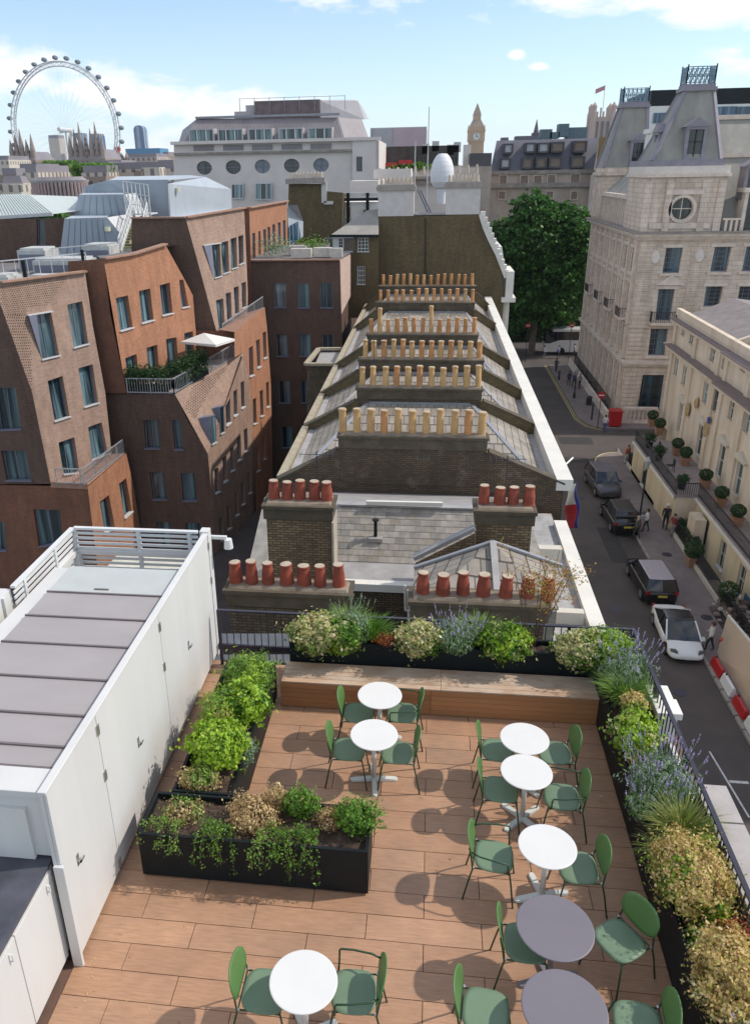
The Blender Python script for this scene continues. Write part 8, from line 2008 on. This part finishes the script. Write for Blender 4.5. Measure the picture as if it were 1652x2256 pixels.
# big square gothic tower with flag
vt = thing('gothic_square_tower', 'square gothic stone tower with four turrets and a flag on the horizon', 'tower', (248.01, 1300, 0.08))
x0, x1 = (223.28, 1300, 66.02)[0], (258.42, 1300, 65.2)[0]; zt2 = (239.62, 1300, 73.91)[2]; zp2 = (237.74, 1300, 90.36)[2]; zf = (239.18, 1300, 116.29)[2]
M_gst = plain('pinkish_gothic_stone', (.42, .30, .24), .85, .12, .06)
MB().box(x0 + 4, x1 - 4, 1304, 1304 + (x1 - x0) - 8, GZ, zt2).build('shaft', M_gst, vt)
for a in (x0 + 4, x1 - 4):
    for b in (1304, 1296 + (x1 - x0)):
        MB().cyl((a, b), 4.6, 4.6, GZ, zt2 + 6, 8).cyl((a, b), 3.6, 3.6, zt2 + 6, zt2 + 14, 8).cyl((a, b), 4.2, .2, zt2 + 14, zp2 + 3, 8).build('turret', M_gst, vt)
for k in range(5): MB().box(x0 + 9 + k * (x1 - x0 - 18) / 4 - 1, x0 + 9 + k * (x1 - x0 - 18) / 4 + 1, 1303, 1305, zt2, zt2 + 7 + (k % 2) * 5).build('battlement', M_gst, vt)
for k in range(3): MB().box(x0 + 10 + k * (x1 - x0 - 20) / 2 - 2, x0 + 10 + k * (x1 - x0 - 20) / 2 + 2, 1303, 1303.9, zt2 - 32, zt2 - 6).build('tall_window', plain('dusky_opening', (.12, .09, .08), .8), vt)
MB().tube([((x0 + x1) / 2 + 2, 1325, zt2), ((x0 + x1) / 2 + 2, 1325, zf)], .45, 6).build('flagpole', M_unit, vt)
MB().face([((x0 + x1) / 2 + 2, 1325, zf), ((x0 + x1) / 2 - 11, 1325, zf - 5), ((x0 + x1) / 2 - 11, 1325, zf - 11), ((x0 + x1) / 2 + 2, 1325, zf - 6)]).build('flag', plain('faded_red_flag', (.45, .16, .18), .8), vt)
t = thing('church_spire', 'slim dark church spire above the grey mansard', 'spire', (45.11, 400, 20.38)); MB().cyl(((45.11, 400, 20.38)[0], 400), 1.6, .1, (44.99, 400, 21.87)[2] - 2, (44.54, 400, 27.41)[2], 8).box((45.11, 400, 20.38)[0] - 1.8, (45.11, 400, 20.38)[0] + 1.8, 398.5, 402, GZ, (44.99, 400, 21.87)[2]).build('spire', M_dkgrey, t)
# observation wheel
ey = thing('observation_wheel', 'giant white observation wheel with glass capsules on the left skyline', 'ferris wheel', (0, 0, 0))
az0 = R_(-23.89); Dw = 880.0
wc = Vector((math.sin(az0) * Dw, math.cos(az0) * Dw, 7.32 + math.tan(R_(2.72)) * Dw))
ang_n = az0 + R_(33); nrm_ = Vector((-math.sin(ang_n), -math.cos(ang_n), 0)); uu = Vector((math.cos(ang_n), -math.sin(ang_n), 0)); vv = Vector((0, 0, 1))
ey.location = (wc.x, wc.y, GZ)
M_eye = plain('white_wheel_steel', (.66, .67, .68), .5, .03)
def wp(r, a, off=0.0): return wc + uu * (r * math.cos(a)) + vv * (r * math.sin(a)) + nrm_ * off
N = 64
for nm, r, off in (('outer_rim', 58.0, 2.4), ('outer_rim', 58.0, -2.4), ('inner_rim', 54.2, 0)):
    m = MB(); m.tube([wp(r, 2 * pi * i / N, off) for i in range(N + 1)], .62, 5, cap=False); m.build(nm, M_eye, ey)
m = MB()
for i in range(N):
    a0, a1 = 2 * pi * i / N, 2 * pi * (i + 1) / N
    for o_ in (2.4, -2.4): m.tube([wp(58, a0, o_), wp(54.2, (a0 + a1) / 2, 0), wp(58, a1, o_)], .24, 4, cap=False)
    m.tube([wp(58, a0, 2.4), wp(58, a0, -2.4)], .16, 4, cap=False)
o = m.build('rim_truss', M_eye, ey); o['kind'] = 'stuff'
m = MB()
for i in range(N): m.tube([wp(54, 2 * pi * i / N, 0), wp(1.5, 2 * pi * i / N + .5, 6 if i % 2 else -6)], .045, 3, cap=False)
o = m.build('spoke_cables', M_eye, ey); o['kind'] = 'stuff'
MB().tube([wc + nrm_ * 10, wc - nrm_ * 10], 2.0, 10).build('hub', M_eye, ey)
for s in (-1, 1): MB().tube([wc - nrm_ * 9, wc - nrm_ * 35 + uu * (20 * s) - Vector((0, 0, wc.z - GZ))], 1.2, 8).build('leg', M_eye, ey)
G_pod = plain('capsule_glass', (.14, .17, .19), .15, .1)
for i in range(32):
    a = 2 * pi * i / 32; c = wp(61.2, a); m = MB(); pr_ = [(-3.6, .2), (-3.0, 1.35), (-1.8, 1.9), (0, 2.1), (1.8, 1.9), (3.0, 1.35), (3.6, .2)]
    for (x0_, r0), (x1_, r1) in zip(pr_[:-1], pr_[1:]):
        m.tube([c + nrm_ * x0_, c + nrm_ * x1_], [r0, r1], 9, cap=False)
    m.build('capsule', G_pod, ey)
for a in (-.32, -.38): MB().tube([wp(56, a), wp(60, a)], 2.2, 6).build('red_panel', plain('red_panel', (.55, .06, .04), .5), ey)
# --- left skyline
M_s1 = plain('hazy_pale_stone', (.50, .44, .38), .9, .12, .05); M_s2 = plain('hazy_brown_stone', (.32, .25, .21), .9, .2, .08); M_s3 = plain('hazy_roof', (.24, .22, .24), .8, .15, .05)
def winstone(name, c, w=3.2, h=3.6):
    k = NT(name); b = k.n('ShaderNodeTexBrick'); b.offset = 0; b.inputs['Scale'].default_value = 1; b.inputs['Brick Width'].default_value = w; b.inputs['Row Height'].default_value = h; b.inputs['Mortar Size'].default_value = w * .30
    b.inputs['Mortar Smooth'].default_value = 0
    dk = (c[0] * .35, c[1] * .36, c[2] * .4, 1); b.inputs['Color1'].default_value = dk; b.inputs['Color2'].default_value = dk; b.inputs['Mortar'].default_value = (*c, 1)
    k.l(k.wallvec(), b.inputs['Vector']); return k.fin(k.mix(1.0, b.outputs['Color'], k.ramp(k.noise(.06, 5), [(.3, (.85, .84, .83)), (.7, (1.08, 1.07, 1.06))]), 'MULTIPLY'), .85)
M_w1 = winstone('windowed_pale_stone', (.50, .42, .36)); M_w2 = winstone('windowed_brown_stone', (.30, .23, .19)); M_w3 = winstone('windowed_cream_stone', (.56, .50, .42), 2.6, 3.2)
def turreted(label, a, b, depth, n, mat, roofh):
    t = thing('turreted_mansion', label, 'building', (a[0], a[1], GZ)); x0, x1 = a[0], b[0]; z1 = a[2]; w = x1 - x0
    MB().box(x0, x1, a[1], a[1] + depth, GZ, z1).build('wall', mat, t)
    for k in range(n):
        cx_ = x0 + w * (k + .5) / n; r = w / n * .46; h = roofh * (1 + .5 * ((k * 7) % 3) / 2)
        MB().cyl((cx_, a[1] + 2), r, r, z1 - 6, z1 + h * .35, 8).cyl((cx_, a[1] + 2), r * 1.1, r * .75, z1 + h * .35, z1 + h * .6, 8).cyl((cx_, a[1] + 2), r * .75, r * .1, z1 + h * .6, z1 + h, 8).build('turret', M_w2 if k % 2 else M_s2, t)
    MB().prism([(x0, a[1], z1), (x1, a[1], z1), (x1, a[1] + depth, z1), (x0, a[1] + depth, z1)], [(x0 + w * .1, a[1] + 4, z1 + roofh * .4), (x1 - w * .1, a[1] + 4, z1 + roofh * .4), (x1 - w * .1, a[1] + depth - 4, z1 + roofh * .4), (x0 + w * .1, a[1] + depth - 4, z1 + roofh * .4)]).build('roof', M_s3, t)
turreted('dark turreted mansion block under the left edge of the wheel', (-291.22, 560, 18.47), (-272.17, 560, 18.12), 30, 5, M_w2, 13)
turreted('turreted mansion block in the middle under the wheel', (-248.62, 560, 18.25), (-222.18, 560, 17.75), 30, 7, M_w2, 15)
turreted('paler turreted block right of the wheel rim', (-236.88, 600, 16.96), (-220.77, 600, 16.67), 30, 5, M_w1, 5)
def slab(name, label, a, b, d, mat, cap=None, group=None):
    t = thing(name, label, 'building', (a[0], a[1], GZ), group=group); rb_(a, (b[0], b[1], GZ), d, mat, 'wall', t)
    if cap: MB().box(a[0] + .4, b[0] - .4, a[1] + 1, a[1] + d - 1, a[2], a[2] + cap).build('roof_block', M_s3, t)
    return t
G_tower = glassmat('blue_tower_glass', (.03, .10, .22), (.30, .36, .44), .5, sc=(.12, .12, .01), rough=.2)
tt = slab('rounded_glass_tower', 'slim blue glass tower with curved top right of the wheel', (-536.32, 1500, 81.72), (-517.86, 1500, 81.31), 20, G_tower)
a_, b_ = (-536.32, 1500, 81.72), (-517.86, 1500, 81.31); m = MB(); n = 10
for k in range(n):
    t0_, t1_ = pi * k / n, pi * (k + 1) / n; cxm = (a_[0] + b_[0]) / 2; rw = (b_[0] - a_[0]) / 2
    m.face([(cxm + rw * math.cos(t0_), 1500, a_[2] + 8 * math.sin(t0_)), (cxm + rw * math.cos(t1_), 1500, a_[2] + 8 * math.sin(t1_)), (cxm + rw * math.cos(t1_), 1520, a_[2] + 8 * math.sin(t1_)), (cxm + rw * math.cos(t0_), 1520, a_[2] + 8 * math.sin(t0_))])
    m.face([(cxm, 1500, a_[2]), (cxm + rw * math.cos(t0_), 1500, a_[2] + 8 * math.sin(t0_)), (cxm + rw * math.cos(t1_), 1500, a_[2] + 8 * math.sin(t1_))])
m.build('curved_top', G_tower, tt)
slab('office_tower', 'pale tower with teal top under the wheel, left one', (-651.89, 1400, 67.61), (-633.36, 1400, 67.22), 25, M_s1, 5)
slab('office_tower', 'blue glass tower behind the turrets under the wheel', (-604, 1400, 74.92), (-592.04, 1400, 74.65), 25, G_tower)
slab('office_tower', 'grey blue tower right of the turrets under the wheel', (-575.92, 1400, 70.15), (-561.61, 1400, 69.84), 25, G_tower, 3)
slab('long_blue_roof', 'long low building with bright blue roof right of the wheel', (-333.16, 900, 34), (-294.6, 900, 33.23), 30, plain('bright_blue_roof', (.06, .22, .38), .5))
t = thing('tower_crane', 'white tower crane among the towers under the wheel', 'crane', (-535.96, 1200, 36.86)); q = (-530.86, 1200, 69.1)
MB().bar((q[0], 1200, GZ), q, 2, 2).bar((-540.35, 1200, 65.75), (-521.46, 1200, 67.71), 1.6, 1.6).bar(q, (-540.35, 1200, 65.75), .6, .6).build('mast_and_jib', M_unit, t)
# nearer blocks at left under the horizon
spec = [('pale stone office block at the far left edge below the horizon', (-230.83, 420, 15.91), (-218.91, 420, 15.69), M_w3), ('cream block with dark roof box at far left', (-168.35, 330, 10.44), (-160.2, 330, 10.3), M_w3),
        ('long cream block under the wheel, with planted roof', (-175.09, 360, 11.13), (-141.65, 360, 10.55), M_w1), ('pinkish block with many small windows beside the oval window building', (-103.57, 260, 9.14), (-81.04, 260, 8.75), M_w1),
        ('brown brick block between cream blocks at the left', (-139.14, 260, 8.14), (-133.58, 260, 8.05), M_w2), ('white block left of the colonnaded dome', (-121.2, 240, 8.58), (-116.96, 240, 8.51), M_w3),
        ('pale block right of the colonnaded dome', (-107.52, 250, 8.32), (-99.13, 250, 8.17), M_w3), ('stone church like block near the oval window building', (-166.81, 500, 13.54), (-155.81, 500, 13.34), M_w2),
        ('pale stone block behind the long blue roof', (-183.98, 500, 17.37), (-166.14, 500, 17.04), M_w1), ('grey block behind the pinkish one', (-188.23, 450, 13.15), (-169.63, 450, 12.82), M_w2),
        ('small brown tower with a pointed roof near the oval window building', (-208.13, 640, 21.59), (-203.1, 640, 21.49), M_w2)]
for lb, a, b, mt in spec: slab('city_block', lb, a, b, 25, mt, 2.0)
for lb, a, b in (('green roof garden strip under the wheel, upper one', (-168.4, 355, 11.55), (-154.97, 355, 11.31)), ('green roof garden strip under the wheel, lower one', (-111.53, 255, 8.76), (-99.59, 255, 8.56))):
    t = thing('roof_garden_strip', lb, 'roof garden', a); n = 1800
    p = np.stack([rng.uniform(a[0], b[0], n), rng.uniform(a[1] - 3, a[1] + 3, n), a[2] + rng.uniform(-1.5, 2, n)], 1); leaf_mesh('foliage', p, rng.normal(size=(n, 3)), .5 * rng.uniform(.5, 1.2, n), L_green, t)
cd_ = thing('colonnaded_dome', 'brownish purple rotunda with a ring of columns at the left', 'building', (-70.04, 150, 4.11))
c0 = (-70.04, 150, 4.11); rr_ = ((-64.22, 150, 6.37)[0] - (-74.97, 150, 6.54)[0]) / 2; zt3, zm3 = (-69.52, 150, 7.31)[2], (-69.68, 150, 6.3)[2]; cyy = 150 + rr_ * .5
MB().cyl((c0[0], cyy), rr_ * .9, rr_ * .9, GZ, zm3, 28, sy=.5).build('drum', M_louv, cd_)
for k in range(22):
    a = pi + pi * (k + .5) / 22; MB().cyl((c0[0] + rr_ * math.cos(a), cyy + .5 * rr_ * math.sin(a)), .28, .28, zm3 - 3.4, zm3, 8).build('column', plain('dusty_pink_stone', (.40, .30, .28), .85), cd_)
MB().cyl((c0[0], cyy), rr_ * 1.05, rr_ * 1.05, zm3, zm3 + .4, 28, sy=.5).cyl((c0[0], cyy), rr_, rr_ * .82, zm3 + .4, zt3, 28, sy=.5).build('roof', M_mauve, cd_)
MB().cyl((c0[0], cyy), rr_ * 1.05, rr_ * 1.05, zm3 - 3.9, zm3 - 3.4, 28, sy=.5).build('base_ring', M_stone2, cd_)
# ---------------- trees
M_bark = plain('plane_tree_bark', (.12, .10, .075), .9, .3, 2)
L_tree = leafmat('plane_tree_leaf', [(.022, .085, .012), (.045, .15, .018), (.075, .23, .025), (.015, .05, .010), (.12, .30, .035)])
def tree(label, x, y, zc, lobes, n, ls, seed, group=None, trunk=.5):
    t = thing('plane_tree', label, 'tree', (x, y, GZ), group=group)
    m = MB(); m.tube([(x, y, GZ), (x + .2, y, (GZ + zc) / 2), (x, y, zc)], [trunk, trunk * .75, trunk * .45], 10)
    for (cx2, cy2, cz2), r in lobes: m.tube([(x + .1, y, (GZ + zc) / 2), ((x + cx2) / 2, (y + cy2) / 2, (zc + cz2) / 2 - .5), (cx2, cy2, cz2)], [trunk * .5, trunk * .3, .06], 6)
    m.build('trunk', M_bark, t)
    P, Q = [], []
    tot = sum(r[0] * r[1] for _, r in lobes)
    for i, (c, r) in enumerate(lobes):
        k = int(n * r[0] * r[1] / tot); nb = max(10, k // 70)
        bp_, bn = ell_pts(c, r, nb, .45, .25, seed + i)
        cl = np.repeat(np.arange(nb), 70)
        g = np.random.default_rng(seed + i)
        rad = min(r) * .20
        P.append(bp_[cl] + g.normal(size=(len(cl), 3)) * rad * np.array([1, 1, .6])); Q.append(bn[cl] * .5 + g.normal(size=(len(cl), 3)) + np.array([0, 0, .5]))
    P, Q = np.concatenate(P), np.concatenate(Q)
    leaf_mesh('crown', P, Q, ls * rng.uniform(.5, 1.4, len(P)), L_tree, t, 1.2)
    return t
tree('large green plane tree left of the corner stone building', 14.0, 110, -3, [((13.6, 110, -.8), (4.4, 3.6, 4.0)), ((12.6, 109, 2.6), (2.6, 2.2, 1.9)), ((18.0, 110, -1.4), (3.6, 3.0, 3.8)), ((10.6, 110, -2.4), (3.2, 3.0, 4.2)), ((15.4, 109.5, -5.6), (4.6, 3.4, 4.2)), ((20.2, 111, -4.5), (2.9, 3, 4.6)), ((16.2, 110, 1.6), (2.6, 2.2, 1.7)), ((11.8, 110, -7.8), (3.6, 2.6, 3.2)), ((18.6, 110, 0.4), (2.4, 2.2, 1.6)), ((9.4, 110, -4.6), (2.2, 2.6, 4.0)), ((17.5, 112, -9.5), (3.6, 2.6, 3.0)), ((13, 112, -11), (4.5, 2, 2.2)), ((14.6, 108, -9.2), (3.8, 2.0, 2.6)), ((11.5, 108.5, -10.4), (2.6, 2, 2.2))], 56000, .19, 10)
for i, (x, y, r, lb) in enumerate(((8, 124, 6, 'dark tree behind, left of the large plane tree'), (17, 128, 6.5, 'dark tree directly behind the large plane tree'), (26, 130, 7, 'dark tree behind the coach'))):
    tree(lb, x, y, -6, [((x, y, -6.5), (r, r * .7, 6.0)), ((x + 3, y + 1, -9), (r * .8, 3, 4)), ((x - 3, y, -9.5), (r * .7, 3, 4))], 11000, .26, 60 + i, 'shadowy trees of the square behind')
struct('park_ground', MB().face([(-40, 119, GZ + .02), (90, 119, GZ + .02), (90, 148, GZ + .02), (-40, 148, GZ + .02)]), plain('shaded_grass', (.03, .06, .02), .95, .3, .5))
ph_ = thing('park_hedge', 'dark hedge and railings along the square behind the coach', 'hedge', (14, 119, GZ)); n = 7000
p = np.stack([rng.uniform(-8, 30, n), rng.uniform(118.5, 120.5, n), GZ + rng.uniform(0, 4.2, n)], 1); leaf_mesh('foliage', p, rng.normal(size=(n, 3)), .22 * rng.uniform(.5, 1.2, n), MATS['dark_hedge_leaf'], ph_)
tree('bright green tree top at the far left edge over the pale roof', -47, 96, 1.0, [((-47.5, 96, 2.0), (5.2, 3, 2.4)), ((-52, 98, 2.4), (4, 3, 2.4))], 5000, .22, 90)
m = MB()
for i in range(60):   # far mass of low city roofs towards the horizon
    yy = random.choice((230, 300, 380, 480, 620, 800, 1000)); aa = R_(random.uniform(-31, 21)); w = yy * random.uniform(.02, .05)
    z1 = max(GZ + 6, 7.3 - yy * (random.uniform(.004, .022) if yy < 500 else random.uniform(.0, .012)))
    x = math.tan(aa) * yy
    m.box(x, x + w, yy, yy + w * .8, GZ, z1, i % 3).box(x + w * .1, x + w * .9, yy + 1, yy + w * .7, z1, z1 + random.uniform(.5, 2.5), 3, taper=w * .1)
for i in range(420):
    yy = random.uniform(200, 620); aa = R_(random.uniform(-31, -9)); x = math.tan(aa) * yy; w = random.uniform(2, 9)
    z0 = 7.3 - yy * random.uniform(.006, .030); m.box(x, x + w, yy, yy + w, z0 - 14, z0 + random.uniform(0, 3), random.choice((0, 1, 2, 3)), taper=random.choice((0, 0, w * .3)))
tag(m.build('far_city_roofs', [M_w1, M_w2, M_w3, M_s3]), 'mass of small low buildings of the far city under the horizon', 'rooftops', kind='stuff')
# thin summer haze
hm = bpy.data.materials.new('haze'); hm.use_nodes = True; hm.node_tree.nodes.clear()
_o = hm.node_tree.nodes.new('ShaderNodeOutputMaterial'); _v = hm.node_tree.nodes.new('ShaderNodeVolumePrincipled')
_v.inputs['Density'].default_value = .00009; _v.inputs['Color'].default_value = (.90, .94, 1, 1); _v.inputs['Anisotropy'].default_value = .2
hm.node_tree.links.new(_v.outputs[0], _o.inputs['Volume'])
tag(MB().box(-1500, 1800, -60, 3300, GZ - 1.7, 140).build('haze', hm), kind='stuff')
